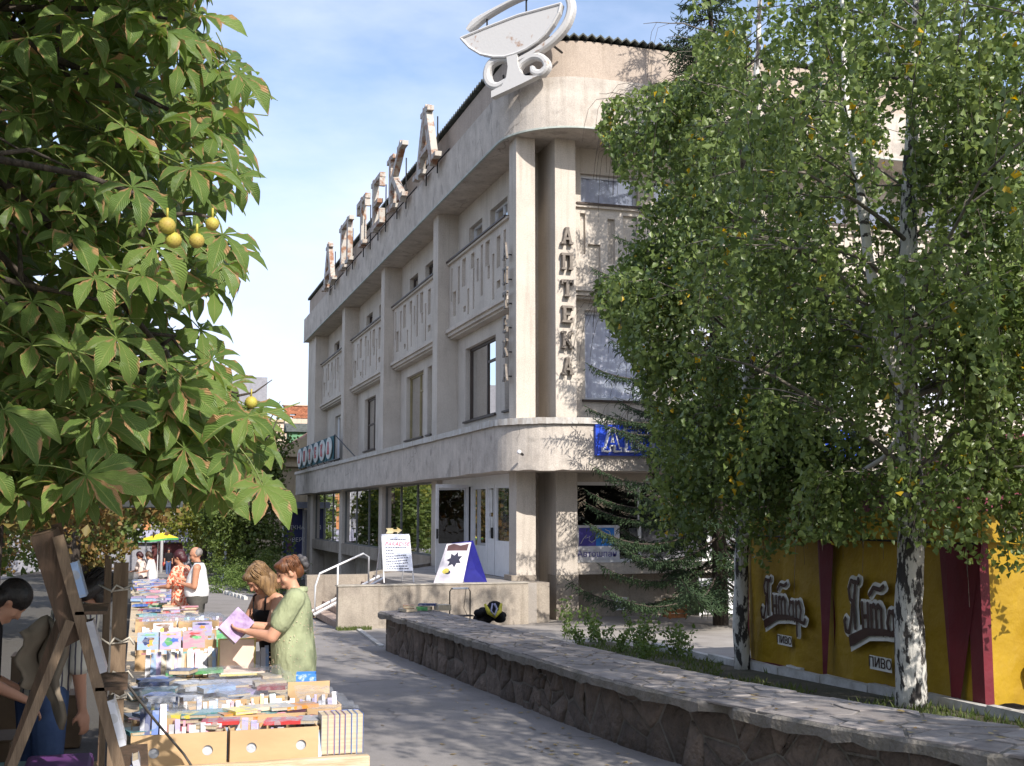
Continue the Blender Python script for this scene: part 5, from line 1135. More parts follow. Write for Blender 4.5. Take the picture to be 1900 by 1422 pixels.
dr = MB(); dr.add([(8.15, 69.8, 6.45), (8.15, 71.6, 6.45), (8.15, 70.7, 7.0), (10.4, 69.8, 6.45), (10.4, 71.6, 6.45), (10.4, 70.7, 7.0)], [(0, 3, 5, 2), (1, 2, 5, 4), (0, 2, 1)]); dr.build('dormer_roof', m_roof, OH)
window(lambda u, z, d: (7.6+d, u, z), 70.5, 71.6, .2, 2.4, m_frame_d, m_shop, parent=OH, d=.02); window(lambda u, z, d: (7.6+d, u, z), 74.5, 75.6, .2, 2.4, m_frame_d, m_shop, parent=OH, d=.02)
# pale house further behind
PH = thing('pale_house', 'flat pale house wall far behind the old house roof', 'house', (8, 95, gz(95)))
MB().box(8.6, 16, 95, 100, -4, 8.9).build('wall', m_pale, PH); MB().box(8.4, 16, 94.8, 100, 8.9, 9.1).build('cornice', m_olds, PH)
# billboard, grey door porch
BB = thing('billboard', 'dark blue advertising board with white words ВІКНА ДВЕРІ beside the shop', 'sign', (7.9, 64, -1))
MB().box(7.42, 8.4, 64, 64.08, -1.3, 1.95).build('board', mat('navy_print', (.025, .035, .12), .4, (.05, .05, .16), nscale=2), BB)
for x in (7.36, 8.4): MB().box(x, x+.06, 63.95, 64.1, gz(64), 2.0).build('post', m_wfr, BB)
text('lettering', 'ВІКНА', .30, frameM((8.05, 63.98, .95), (1, 0, 0), (0, 0, 1)), m_ledw, BB, ext=.003); text('lettering', 'ДВЕРІ', .30, frameM((8.07, 63.98, .30), (1, 0, 0), (0, 0, 1)), m_ledw, BB, ext=.003)
MB().prism([(7.5, -1.0), (8.15, -1.0), (8.15, -.55), (8.0, -.45), (7.6, -.45), (7.5, -.55)], lambda u, v, d: (u, d, v), 63.97, 63.995).build('picture', mat('light_blue_print', (.10, .20, .45), .4), BB)
MB().prism([(7.6, -.3), (7.75, .9), (7.68, 1.4), (7.85, 1.5), (7.9, .6), (7.85, -.3)], lambda u, v, d: (u, d, v), 63.98, 63.995).build('picture', mat('mauve_print', (.16, .07, .13), .4), BB)
GP = thing('side_entrance', 'grey metal clad entrance box with a small canopy next to the billboard', 'entrance', (8.8, 64, -1))
MB().box(8.55, 9.5, 63, 65, gz(64), 1.9).build('wall', mat('grey_cladding', (.30, .31, .36), .6), GP); MB().box(7.3, 9.6, 62.9, 65.2, 1.98, 2.3).build('canopy', mat('grey_cladding', (.3, .31, .36), .6), GP)
MB().box(8.6, 8.9, 62.97, 63, gz(64), 1.2).build('door', m_dark, GP)
# far apartment block across the end of the street
FB = thing('apartment_block', 'far shaded block of flats with an orange brick strip closing the street', 'building', (2, 100, gz(100)))
m_gray = mat('grey_panel', (.26, .26, .29), .85, (.20, .20, .22)); 
MB().box(-22, 10, 100, 112, -4.5, 13).build('wall', m_gray, FB)
MB().box(.45, 1.05, 99.8, 100, .4, 13).build('brick_strip', mat('orange_brick', (.55, .24, .10), .9), FB)
for z in (.9, 3.9, 6.9):
    for x in (-9, -6, -3, 1.15, 3.6, 6.2): window(lambda u, zz, d: (u, 100+d, zz), x, x+1.1, z, z+1.5, m_wfr, m_shop, parent=FB, d=.02, ft=.08, mull=(.5,))
MB().box(2.2, 3.6, 99.2, 100, 2.3, 3.4).build('balcony', m_olds, FB); MB().box(4.6, 7.2, 98.9, 100, .2, 1.2).build('balcony', m_wfr, FB)
ac = MB().box(2.0, 2.9, 99.5, 99.9, 1.05, 1.65).build('air_conditioner', m_wfr, FB); MB().prism([(2.33+.2*cos(t*pi/8), 1.35+.2*sin(t*pi/8)) for t in range(16)], lambda u, v, d: (u, d, v), 99.46, 99.5).build('fan', m_black, ac)
MB().box(-.5, 4, 99.6, 100, -.6, .35).build('shop_canopy', mat('lilac_board', (.40, .40, .52), .6), FB)
MB().box(1.2, 3.6, 99.9, 100, -3.2, -.7).build('shop_front', mat('dark_red_front', (.10, .02, .02), .6), FB)
# street lamp post, white
LP = thing('lamp_post', 'tall white lamp post in front of the far block', 'lamp post', (1.75, 90, gz(90))); MB().tube([(1.75, 90, gz(90)), (1.75, 90, 3), (1.75, 90, 9)], [.13, .10, .07], 8).build('pole', m_white, LP, smooth=True); MB().sphere((1.75, 90, 9.2), .25).build('lamp_head', m_white, LP)
BO = thing('bollard_post', 'short white post with a bulbous base by the shrubs', 'post', (4.3, 62, gz(62))); MB().tube([(4.3, 62, gz(62)), (4.3, 62, gz(62)+.25), (4.3, 62, gz(62)+.6), (4.3, 62, gz(62)+.75), (4.3, 62, gz(62)+2.0)], [.2, .22, .18, .08, .07], 10).build('shaft', m_white, BO, smooth=True)
# yellow umbrella
YU = thing('yellow_umbrella', 'bright yellow market umbrella with a green hem in the distance', 'umbrella', (1.0, 60, gz(60)))
m_yu = mat('yellow_cloth', (.80, .62, .03), .6); m_gu = mat('green_cloth', (.10, .40, .12), .6); g = gz(60)
mb = MB(); c = Vector((1.25, 60, .80)); k8 = [Vector((1.0+1.0*cos(t*pi/4+.39), 60+1.0*sin(t*pi/4+.39), .44+.1*(cos(t*pi/4+.39) > 0))) for t in range(8)]
for t in range(8): mb.add([c, k8[t], k8[(t+1) % 8]], [(0, 1, 2)])
mb.build('canopy', m_yu, YU); mb = MB()
for t in range(8): a, b = k8[t], k8[(t+1) % 8]; mb.quad(a, b, b-Vector((0, 0, .09)), a-Vector((0, 0, .09)))
mb.build('hem', m_gu, YU); MB().tube([(1.0, 60, g), (1.0, 60, .75)], .025, 6).build('pole', m_wfr, YU); MB().tube([(.45, 60, g), (.45, 60, .4)], .025, 6).build('pole', m_wfr, YU)
# orange tree tub by the basement, white gate
GT = thing('basement_gate', 'white double metal gate of the basement with round holes', 'gate', (13.5, 26.4, gz(26)))
for k in range(4):
    o = MB().box(12.9+k*.5, 13.38+k*.5, 26.05, 26.09, gz(26)+.03, .15).build('gate_panel', m_white, GT)
for k in range(5): MB().box(12.86+k*.5, 12.89+k*.5, 26.03, 26.1, gz(26), .2).build('gate_post', m_wfr, GT)
OB = thing('wooden_crate', 'orange brown wooden crate standing by the basement wall', 'crate', (11.9, 25.4, gz(25)))
for k in range(4): MB().box(11.7, 12.1, 25.2, 25.22, gz(25)+.02+k*.11, gz(25)+.11+k*.11).build('board', mat('orange_wood', (.42, .17, .06), .8), OB); MB().box(11.7, 11.72, 25.222, 25.6, gz(25)+.02+k*.11, gz(25)+.11+k*.11).build('board', MATS['orange_wood'], OB)
for x in (11.68, 12.08): MB().box(x, x+.04, 25.17, 25.198, gz(25), gz(25)+.48).build('post', MATS['orange_wood'], OB)
# ================================================================== PEOPLE
m_skin = mat('skin', (.56, .30, .20), .5, (.50, .25, .165), nscale=6, amt=.4, spec=.35)
m_skin2 = mat('tanned_skin', (.48, .24, .15), .5, (.42, .20, .12), nscale=6, amt=.4, spec=.35)
def cloth(name, col, col2=None, **k): return mat(name, col, .85, col2, spec=.15, bump=.35, bscale=9, bdist=.02, **k)
m_eye = mat('eye_dark', (.03, .02, .02), .3); m_lip = mat('lips', (.42, .12, .10), .5)
class Person:
    def __init__(s, name_label, cat, x, y, face, h=1.65, base_z=None, vox=.011):
        s.T = thing('person', name_label, cat, (x, y, gz(y) if base_z is None else base_z))
        a = radians(face); s.f = Vector((sin(a), cos(a), 0)); s.r = Vector((cos(a), -sin(a), 0)); s.o = Vector((x, y, gz(y) if base_z is None else base_z)); s.k = h/1.7; s.vox = vox
        s.lean = 0; s.hipz = .92
    def w(s, p, bend=True):
        r, f, u = p
        if bend and s.lean and u > s.hipz:
            du = u-s.hipz; c, sn = cos(s.lean), sin(s.lean); f, u = f*c+du*sn, s.hipz+du*c-f*sn
        return s.o+(s.r*r+s.f*f+Vector((0, 0, u)))*s.k
    def cap(s, mb, a, ra, b, rb, bend=True, n=12):
        A, B = s.w(a, bend), s.w(b, bend); ra *= s.k; rb *= s.k; d = (B-A); L_ = d.length or 1e-5; d /= L_
        pts = []; rs_ = []
        for t in (-1, -.86, -.5): pts.append(A+d*ra*t); rs_.append(max(.002, ra*sqrt(max(0, 1-t*t))))
        pts += [A, B]; rs_ += [ra, rb]
        for t in (.5, .86, 1): pts.append(B+d*rb*t); rs_.append(max(.002, rb*sqrt(max(0, 1-t*t))))
        mb.tube(pts, rs_, n)
    def ell(s, mb, c, rad, bend=True, Mx=None, seg=16, ring=12):
        B = Matrix((s.r, s.f, Vector((0, 0, 1)))).transposed()
        if bend and s.lean and c[2] > s.hipz: B = Matrix.Rotation(-s.lean, 3, s.r) @ B
        if Mx is not None: B = B @ Mx
        mb.sphere(s.w(c, bend), tuple(q*s.k for q in rad), B, seg, ring)
    def loft(s, mb, secs, n=20, bend=True):
        """secs: (r, f, u, rx, ry)"""
        b = len(mb.v)
        for (r, f, u, rx, ry) in secs:
            for j in range(n): t = 2*pi*j/n; mb.v.append(tuple(s.w((r+rx*cos(t), f+ry*sin(t), u), bend)))
        k = len(secs)
        for i in range(k-1):
            for j in range(n): a = b+i*n+j; c = b+i*n+(j+1) % n; mb.f.append((a, c, c+n, a+n)); mb.m.append(0)
        mb.f += [tuple(b+j for j in reversed(range(n))), tuple(b+(k-1)*n+j for j in range(n))]; mb.m += [0, 0]
    def fin(s, name, mb, m, vox=None, smooth=4, parent=None):
        o = mb.build(name, m, parent or s.T, smooth=True)
        r = o.modifiers.new('remesh', 'REMESH'); r.mode = 'VOXEL'; r.voxel_size = vox or s.vox; r.use_smooth_shade = True
        q = o.modifiers.new('smooth', 'SMOOTH'); q.factor = .5; q.iterations = smooth
        return o
    def hand(s, mb, wr, d, side, palm_n, curl=.5, sc=1.0):
        """wr wrist (local), d direction (local unit-ish), palm_n palm normal"""
        d = Vector(d).normalized(); n = Vector(palm_n); n = (n-d*n.dot(d)).normalized(); x = d.cross(n)*side
        wr = Vector(wr); pc = wr+d*.045*sc
        for k in range(4):
            off = (k-1.5)*.019*sc; b0 = wr+d*.02*sc+x*off*.7; b1 = wr+d*.088*sc+x*off; s.cap(mb, b0, .014*sc, b1, .012*sc)
            ln = (.07, .08, .075, .06)[k]*sc; a = curl; p = b1; dd = d.copy()
            for j in range(3):
                a2 = curl*(.6+.5*j); dd = (dd*cos(a2)+n*sin(a2)).normalized(); q = p+dd*ln*(.45, .32, .25)[j]; s.cap(mb, p, .0095*sc, q, .0085*sc, n=8); p = q
        t0 = wr+d*.03*sc-x*.03*sc; t1 = t0+(d*.6-x*.7+n*.3).normalized()*.04*sc; t2 = t1+(d*.8+n*.6).normalized()*.035*sc
        s.cap(mb, wr+d*.015*sc, .014*sc, t0, .014*sc); s.cap(mb, t0, .013*sc, t1, .011*sc, n=8); s.cap(mb, t1, .011*sc, t2, .009*sc, n=8)
    def head(s, mb, c, pitch=0, yaw=0, sc=1.0):
        """returns map from head-local (r,f,u) to person-local"""
        P, Y_ = pitch, yaw; C = Vector(c)
        def hm(p):
            r, f, u = [q*sc for q in p]; f, u = f*cos(P)+u*sin(P), u*cos(P)-f*sin(P); r, f = r*cos(Y_)+f*sin(Y_), f*cos(Y_)-r*sin(Y_); return (C.x+r, C.y+f, C.z+u)
        s.hm = hm; Mx = Matrix.Rotation(-Y_, 3, 'Z') @ Matrix.Rotation(-P, 3, 'X'); s.hM = Mx
        s.ell(mb, hm((0, -.01, .02)), (.076*sc, .095*sc, .098*sc), Mx=Mx)
        s.ell(mb, hm((0, .028, -.045)), (.058*sc, .062*sc, .072*sc), Mx=Mx)
        s.cap(mb, hm((0, .085, .008)), .011*sc, hm((0, .104, -.028)), .016*sc)
        s.ell(mb, hm((0, .08, -.085)), (.028*sc, .022*sc, .020*sc), Mx=Mx)
        for q in (-1, 1):
            s.ell(mb, hm((q*.077, -.008, -.01)), (.010*sc, .020*sc, .032*sc), Mx=Mx); s.ell(mb, hm((q*.036, .058, -.035)), (.026*sc, .026*sc, .03*sc), Mx=Mx)
        s.ell(mb, hm((0, .072, .032)), (.05*sc, .022*sc, .014*sc), Mx=Mx)
    def face_parts(s, sc=1.0, lips=True):
        for q in (-1, 1):
            mb = MB(); s.ell(mb, s.hm((q*.030, .078, .010)), (.013*sc, .006*sc, .006*sc), Mx=s.hM, seg=8, ring=6); mb.build('eye', m_eye, s.T, smooth=True)
            mb = MB(); s.cap(mb, s.hm((q*.016, .090, .034)), .004, s.hm((q*.046, .078, .034)), .003, n=6); mb.build('eyebrow', mat('brow', (.10, .06, .04), .8), s.T)
        if lips: mb = MB(); s.cap(mb, s.hm((-.020, .088, -.060)), .006, s.hm((.020, .088, -.060)), .006, n=6); mb.build('mouth', m_lip, s.T)
    def standard(s, mb, sh=.17, hipw=.09, elbows=None, wrists=None, hands=None, headc=(0, .03, 1.585), pitch=0, yaw=0, thick=1.0, belly=0, legs=True, hs=1.0, stride=0):
        """one continuous figure: trunk, neck, head, arms, legs"""
        t = thick
        s.loft(mb, [(0, 0, .84, .13*t, .10*t), (0, 0, .92, .165*t, .12*t), (0, .01, 1.02, .15*t, .11*t+belly*.5), (0, .01, 1.12, .14*t, .105*t+belly*.3), (0, .01, 1.25, .155*t, .11*t), (0, 0, 1.36, .16*t, .095*t), (0, -.005, 1.42, .12*t, .07), (0, 0, 1.46, .06, .055)])
        s.cap(mb, (0, -.01, 1.40), .055, (headc[0]*.6, headc[1]*.6, headc[2]-.08), .05)
        if legs:
            for q in (-1, 1):
                fy = stride*q
                s.cap(mb, (q*hipw, 0, .88), .085*t, (q*hipw*1.02, fy*.5+.01, .48), .058); s.cap(mb, (q*hipw*1.02, fy*.5+.01, .48), .056, (q*hipw, fy, .09), .038); s.cap(mb, (q*hipw, fy-.03, .04), .038, (q*hipw*1.15, fy+.13, .03), .03)
        s.head(mb, headc, pitch, yaw, hs)
        for i, q in enumerate((-1, 1)):
            S_ = (q*sh*t, 0, 1.385); E_ = elbows[i]; Wr = wrists[i]
            s.cap(mb, (q*.09*t, 0, 1.39), .06*t, S_, .055*t); s.cap(mb, S_, .052*t, E_, .042*t); s.cap(mb, E_, .042*t, Wr, .027)
            d = hands[i][0]; s.hand(mb, Wr, d, q, hands[i][1], hands[i][2])
        return mb
def sleeve(P, mb, q, sh, E_, frac, r0, r1, t=1.0):
    S_ = Vector((q*sh*t, 0, 1.385)); e = S_.lerp(Vector(E_), frac); P.cap(mb, (q*.08*t, 0, 1.39), r0, S_, r0); P.cap(mb, S_, r0, e, r1)
# --- woman in green jacket ------------------------------------------------
gw = Person('woman with auburn hair in a pale green short sleeved jacket suit leafing through a book', 'person', 1.17, 9.25, -82, 1.62, vox=.010)
t = 1.18; EL = [(-.20, .17, 1.10), (.24, .16, 1.12)]; WR = [(-.06, .36, 1.13), (.12, .38, 1.17)]
mb = MB(); gw.standard(mb, .17, .10, EL, WR, [((.3, 1, .15), (.4, 0, .9), .45), ((-.35, 1, .1), (-.6, .1, .5), .45)], headc=(0, .055, 1.585), pitch=.45, yaw=-.15, thick=t, belly=.05)
gw.fin('body', mb, m_skin, smooth=3); gw.face_parts()
m_green = mat('sage_suit', (.33, .36, .22), .85, (.26, .29, .17), nscale=4, stretch=(1, 1, .5), spec=.15, bump=1.0, bscale=7, bdist=.05)
mb = MB()
gw.loft(mb, [(0, -.005, .74, .215, .165), (0, 0, .80, .215, .175), (0, 0, .92, .215, .18), (0, .01, 1.02, .20, .175), (0, .015, 1.12, .185, .165), (0, .025, 1.25, .195, .165), (0, .0, 1.35, .19, .125), (0, -.01, 1.42, .15, .085), (0, -.005, 1.455, .075, .07)], n=28)
for q, E_ in zip((-1, 1), EL): sleeve(gw, mb, q, .17, E_, .62, .082, .082, t)
gw.cap(mb, (-.07, .11, 1.24), .075, (-.07, .10, 1.22), .075); gw.cap(mb, (.07, .11, 1.24), .075, (.07, .10, 1.22), .075)
jk = gw.fin('jacket', mb, m_green, smooth=3)
cl = MB(); gw.loft(cl, [(0, -.02, 1.43, .10, .085), (0, -.025, 1.475, .082, .075), (0, -.02, 1.475, .07, .065), (0, -.015, 1.43, .08, .07)], 20); gw.fin('collar', cl, m_green, smooth=1, parent=jk)
pk_ = MB(); gw.loft(pk_, [(.19, .06, .86, .045, .06), (.20, .06, 1.0, .03, .055), (.19, .06, 1.0, .02, .03)], 12); gw.fin('pocket', pk_, m_green, smooth=1, parent=jk)
r5 = random.Random(5)
fl = MB()
for k in range(260):   # tiny printed flowers
    a = r5.uniform(-pi, pi); u = r5.uniform(.78, 1.38); rx = .217 if u < 1 else .200; ry = .180 if u < 1 else .172
    if u > 1.3: continue
    p = gw.w((rx*cos(a), ry*sin(a)+.01, u)); fl.sphere(p, .0035, seg=5, ring=3)
fl.build('flower_print', mat('tiny_flowers', (.60, .30, .22), .8, (.70, .68, .50), nscale=40), jk, kind='stuff')
mb = MB(); gw.loft(mb, [(0, -.01, .40, .18, .15), (0, 0, .6, .19, .155), (0, 0, .78, .20, .165), (0, 0, .86, .19, .15)], 24); gw.fin('skirt', mb, m_green)
def hairmesh(P, mb, pts):
    for c, r in pts: P.ell(mb, P.hm(c), r, Mx=P.hM)
def hair(P, pts, m, sc=1.0, vox=.010, strands=True, name='hair'):
    mb = MB(); hairmesh(P, mb, pts)
    o = P.fin(name, mb, m, vox=vox, smooth=2)
    return o
def strands(P, m, n, seed, ln, rad=(.094, .112, .10), spread=pi*1.3):
    rr_ = random.Random(seed); mb = MB()
    for k in range(n):
        a = rr_.uniform(-spread/2, spread/2)-pi/2; L_ = ln*rr_.uniform(.6, 1.1); pts = []; top = rr_.uniform(.3, 1.0)
        for i in range(7):
            t = i/6; ph = top*.9*(1-t)**1.5; q = 1+.06*rr_.random()
            if t < .5: e = (pi/2)*(1-top*.6)+t*2*(pi/2-(pi/2)*(1-top*.6)); pts.append(P.w(P.hm((rad[0]*sin(e)*cos(a)*q, rad[1]*sin(e)*sin(a)*q-.02, rad[2]*cos(e)*q+.04))))
            else: d = (t-.5)*2*L_; pts.append(P.w(P.hm((rad[0]*cos(a)*(1-.15*(t-.5)), rad[1]*sin(a)-.02, .04-d)))+Vector((rr_.uniform(-.004, .004), rr_.uniform(-.004, .004), 0)))
        mb.tube(pts, [.0045, .0045, .004, .004, .0035, .003, .0015], 4, caps=False)
    mb.build('hair_strands', m, P.T, smooth=True, kind='stuff')
def hairmat(name, c1, c2): return mat(name, c1, .45, c2, nscale=14, stretch=(3, 3, .5), amt=.5, bump=.8, bscale=60, bdist=.006, spec=.5)
m_aub = hairmat('auburn_hair', (.20, .075, .025), (.08, .03, .015)); m_blond = hairmat('streaked_blond_hair', (.30, .18, .08), (.09, .05, .025)); m_blk = hairmat('black_hair', (.012, .010, .010), (.03, .022, .02))
m_red = hairmat('maroon_hair', (.06, .008, .012), (.03, .005, .008)); m_grey = hairmat('cropped_grey_hair', (.26, .23, .21), (.15, .13, .12)); m_brn = hairmat('brown_hair', (.07, .035, .02), (.035, .018, .012))
hair(gw, [((0, -.02, .045), (.088, .105, .085)), ((0, .045, .085), (.06, .05, .03)), ((0, -.07, .0), (.075, .06, .08)), ((.05, .02, .06), (.04, .05, .05)), ((-.05, .02, .06), (.04, .05, .05))], m_aub); strands(gw, m_aub, 70, 4, .05, (.091, .11, .09))
hb = MB()
for k in range(14): a = k*.9; gw.ell(hb, gw.hm((.045*cos(a), -.135+.02*sin(a*1.7), .02+.05*sin(a))), (.03, .022, .03), Mx=gw.hM)
gw.fin('hair_clip', hb, mat('black_scrunchie', (.02, .018, .022), .6, (.09, .085, .09), nscale=25), vox=.008, smooth=1)
def book_obj(name, c, w, h, t, R, cover, pages, parent=None, **k):
    """closed book: w width, h height, t thickness; R rotation matrix; spine on -x"""
    mb = MB(); M4 = Matrix.Translation(c) @ R.to_4x4(); e = .0025
    mb.box(-w/2, w/2, -h/2, h/2, -t/2, -t/2+e, 0, M4); mb.box(-w/2, w/2, -h/2, h/2, t/2-e, t/2, 0, M4); mb.box(-w/2-e, -w/2, -h/2, h/2, -t/2, t/2, 0, M4); mb.box(-w/2+.001, w/2-.003, -h/2+.003, h/2-.003, -t/2+e+.0002, t/2-e-.0002, 1, M4)
    return mb.build(name, [cover, pages], parent, **k)
def RM(xd, yd):
    x = Vector(xd).normalized(); y = Vector(yd); y = (y-x*y.dot(x)).normalized(); z = x.cross(y); return Matrix((x, y, z)).transposed()
m_cov_art = mat('book_cover_lilac', (.50, .40, .62), .35, (.25, .16, .30), nscale=9, amt=.5)
hb_ = book_obj('book', gw.w((.03, .46, 1.17)), .17, .24, .03, RM(gw.f*.75+Vector((0, 0, .7)), gw.r*.3+gw.f*(-.25)+Vector((0, 0, .3))) @ Matrix.Rotation(.0, 3, 'X'), m_cov_art, m_pages)
tag(hb_, 'open lilac covered book held up by the woman in the green jacket', 'book')
# --- blond girl -------------------------------------------------------------
bg_ = Person('young woman with streaked blond hair in a black strap top bending over the stall', 'person', 1.12, 9.95, -118, 1.60, vox=.010); bg_.lean = .22
EL = [(-.22, .20, 1.14), (.26, .14, 1.12)]; WR = [(-.10, .40, 1.12), (.25, .40, 1.02)]
mb = MB(); bg_.standard(mb, .165, .085, EL, WR, [((.3, 1, 0), (.5, 0, .8), .5), ((-.1, 1, -.35), (0, .2, -1), .35)], headc=(0, .07, 1.575), pitch=.62, yaw=.25, thick=.93)
bg_.fin('body', mb, m_skin, smooth=3); bg_.face_parts()
m_btop = cloth('black_top', (.018, .016, .018)); mb = MB()
bg_.loft(mb, [(0, 0, .95, .165, .13), (0, .01, 1.05, .15, .12), (0, .015, 1.15, .148, .125), (0, .02, 1.27, .155, .13), (0, .02, 1.31, .145, .11)], 24); bg_.fin('top', mb, m_btop)
for q in (-1, 1):
    mb = MB(); mb.tube([bg_.w((q*.085, .115, 1.29)), bg_.w((q*.09, .08, 1.42)), bg_.w((q*.088, 0, 1.452)), bg_.w((q*.08, -.09, 1.36))], .008, 6); mb.build('strap', m_btop, bg_.T)
mb = MB(); bg_.loft(mb, [(0, 0, .42, .20, .16), (0, 0, .7, .185, .15), (0, 0, .92, .175, .135), (0, 0, .98, .155, .12)], 24); bg_.fin('skirt', mb, m_btop)
hair(bg_, [((0, -.025, .04), (.090, .108, .092)), ((0, .05, .085), (.07, .045, .03)), ((.07, -.01, -.05), (.032, .07, .12)), ((-.07, -.01, -.05), (.032, .07, .12)), ((.075, .02, -.13), (.028, .045, .09)), ((-.075, .02, -.13), (.028, .045, .09)), ((0, -.09, -.08), (.085, .04, .15))], m_blond); strands(bg_, m_blond, 130, 3, .22)
# --- man in sleeveless shirt ---------------------------------------------
mn = Person('balding man in a white sleeveless shirt and grey trousers reading at a far stall', 'person', .97, 20.0, -80, 1.70, vox=.013)
EL = [(-.25, .02, 1.10), (.27, .05, 1.10)]; WR = [(-.10, .24, 1.14), (.12, .27, 1.20)]
mb = MB(); mn.standard(mb, .19, .10, EL, WR, [((.4, 1, .2), (.4, 0, .8), .7), ((-.4, 1, .2), (-.5, 0, .8), .7)], headc=(0, .05, 1.60), pitch=.35, thick=1.16, belly=.12); mn.fin('body', mb, m_skin2, smooth=3); mn.face_parts()
mb = MB(); mn.loft(mb, [(0, .01, .93, .205, .185), (0, .02, 1.02, .20, .20), (0, .02, 1.12, .19, .185), (0, .015, 1.25, .20, .155), (0, 0, 1.36, .205, .125), (0, -.01, 1.43, .15, .09), (0, -.005, 1.47, .08, .075)], 24); mn.fin('shirt', mb, cloth('white_shirt', (.78, .77, .76)))
mb = MB(); mn.loft(mb, [(0, -.005, 1.462, .082, .078), (0, -.008, 1.485, .074, .07)], 20); mn.fin('collar', mb, m_btop, smooth=0)
mb = MB(); mn.loft(mb, [(0, 0, .82, .20, .16), (0, .01, .95, .205, .18), (0, .01, .975, .20, .175)], 24)
for q in (-1, 1): mn.cap(mb, (q*.10, 0, .85), .115, (q*.10, 0, .48), .085); mn.cap(mb, (q*.10, 0, .48), .085, (q*.10, 0, .10), .075)
mn.fin('trousers', mb, cloth('grey_trousers', (.10, .095, .085)))
hair(mn, [((0, -.045, .02), (.082, .078, .072)), ((.055, -.03, .0), (.03, .06, .045)), ((-.055, -.03, .0), (.03, .06, .045))], m_grey)
# --- woman in red and white blouse
rw = Person('maroon haired woman in a red and white print blouse beside the man in white', 'person', .72, 20.5, -60, 1.66, vox=.013)
EL = [(-.25, .10, 1.12), (.27, .08, 1.10)]; WR = [(-.14, .32, 1.10), (.22, .36, 1.06)]
mb = MB(); rw.standard(mb, .17, .09, EL, WR, [((0, 1, 0), (0, 0, -1), .3), ((-.2, 1, 0), (0, 0, -1), .3)], headc=(0, .05, 1.59), pitch=.5, thick=1.0); rw.fin('body', mb, m_skin2, smooth=3)
m_redb = mat('red_print_blouse', (.72, .45, .32), .85, (.58, .09, .04), nscale=26, amt=.5, ramp=(.49, .53), detail=1)
mb = MB(); rw.loft(mb, [(0, 0, .72, .20, .15), (0, 0, .9, .19, .14), (0, .01, 1.1, .17, .13), (0, .015, 1.25, .18, .14), (0, 0, 1.37, .18, .11), (0, 0, 1.44, .09, .075)], 24)
for q, E_ in zip((-1, 1), EL): sleeve(rw, mb, q, .17, E_, .7, .075, .07)
rw.fin('blouse', mb, m_redb)
mb = MB(); rw.loft(mb, [(0, 0, .3, .17, .15), (0, 0, .6, .175, .145), (0, 0, .85, .18, .14)], 24); rw.fin('skirt', mb, m_btop)
hair(rw, [((0, -.03, .03), (.092, .105, .10)), ((0, -.07, -.05), (.085, .06, .08))], m_red)
o = book_obj('leaflet', rw.w((.2, .55, 1.10)), .16, .22, .008, RM(rw.f, rw.r), mat('lilac_paper', (.45, .45, .62), .7), m_pages); tag(o, 'pale lilac leaflet in the hand of the woman in the red print blouse', 'leaflet')
# --- two people in white further back
for (x, y, f, lb, col, hm_, dz) in ((.50, 38, -75, 'person in white shirt and white trousers, nearer of the distant pair', (.78, .76, .74), m_brn, 0), (.22, 39.2, -60, 'person in a white top and dark skirt, further of the pair at the distant stall', (.75, .66, .62), m_red, 0)):
    pp_ = Person(lb, 'person', x, y, f, 1.62, vox=.018); pp_.lean = .12
    EL = [(-.24, .1, 1.1), (.25, .1, 1.1)]; WR = [(-.12, .33, 1.08), (.15, .34, 1.08)]
    mb = MB(); pp_.standard(mb, .17, .09, EL, WR, [((0, 1, 0), (0, 0, -1), .3)]*2, headc=(0, .07, 1.58), pitch=.5); pp_.fin('body', mb, m_skin2, smooth=2)
    mb = MB(); pp_.loft(mb, [(0, 0, .82, .18, .14), (0, 0, 1.0, .17, .14), (0, .01, 1.25, .18, .14), (0, 0, 1.38, .17, .10), (0, 0, 1.44, .09, .07)], 20)
    for q, E_ in zip((-1, 1), EL): sleeve(pp_, mb, q, .17, E_, .8, .07, .06)
    pp_.fin('shirt', mb, cloth('white_top%d' % int(y), col) if False else (cloth('white_top', (.78, .76, .74)) if y < 39 else cloth('cream_top', (.76, .62, .56))), smooth=3)
    mb = MB()
    if y < 39:
        for q in (-1, 1): pp_.cap(mb, (q*.09, 0, .85), .10, (q*.09, 0, .48), .075); pp_.cap(mb, (q*.09, 0, .48), .075, (q*.09, 0, .10), .06)
        pp_.fin('trousers', mb, MATS['white_top'])
    else: pp_.loft(mb, [(0, 0, .4, .17, .15), (0, 0, .9, .17, .14)], 20); pp_.fin('skirt', mb, m_btop)
    hair(pp_, [((0, -.02, .03), (.095, .11, .10)), ((0, -.06, -.05), (.09, .07, .09))], hm_, vox=.016)
# --- distant walker
wk = Person('distant pedestrian in dark clothes with a red bag walking up the street', 'person', 2.0, 80, 175, 1.68, vox=.025)
EL = [(-.24, -.02, 1.1), (.24, .02, 1.1)]; WR = [(-.24, .05, .86), (.25, .08, .86)]
mb = MB(); wk.standard(mb, .18, .09, EL, WR, [((0, .2, -1), (0, 1, 0), .3)]*2, stride=.14); wk.fin('body', mb, m_skin2, smooth=1)
mb = MB(); wk.loft(mb, [(0, 0, .9, .18, .13), (0, 0, 1.2, .19, .14), (0, 0, 1.38, .19, .11), (0, 0, 1.45, .09, .08)], 16)
for q, E_ in zip((-1, 1), EL): sleeve(wk, mb, q, .18, E_, .9, .07, .06)
wk.fin('shirt', mb, m_btop, smooth=1); mb = MB()
for q in (-1, 1): wk.cap(mb, (q*.09, 0, .88), .10, (q*.09, .07*q, .48), .08); wk.cap(mb, (q*.09, .07*q, .48), .08, (q*.09, .14*q, .08), .06)
m_jean = cloth('blue_jeans', (.075, .12, .24), (.05, .08, .17), nscale=5)
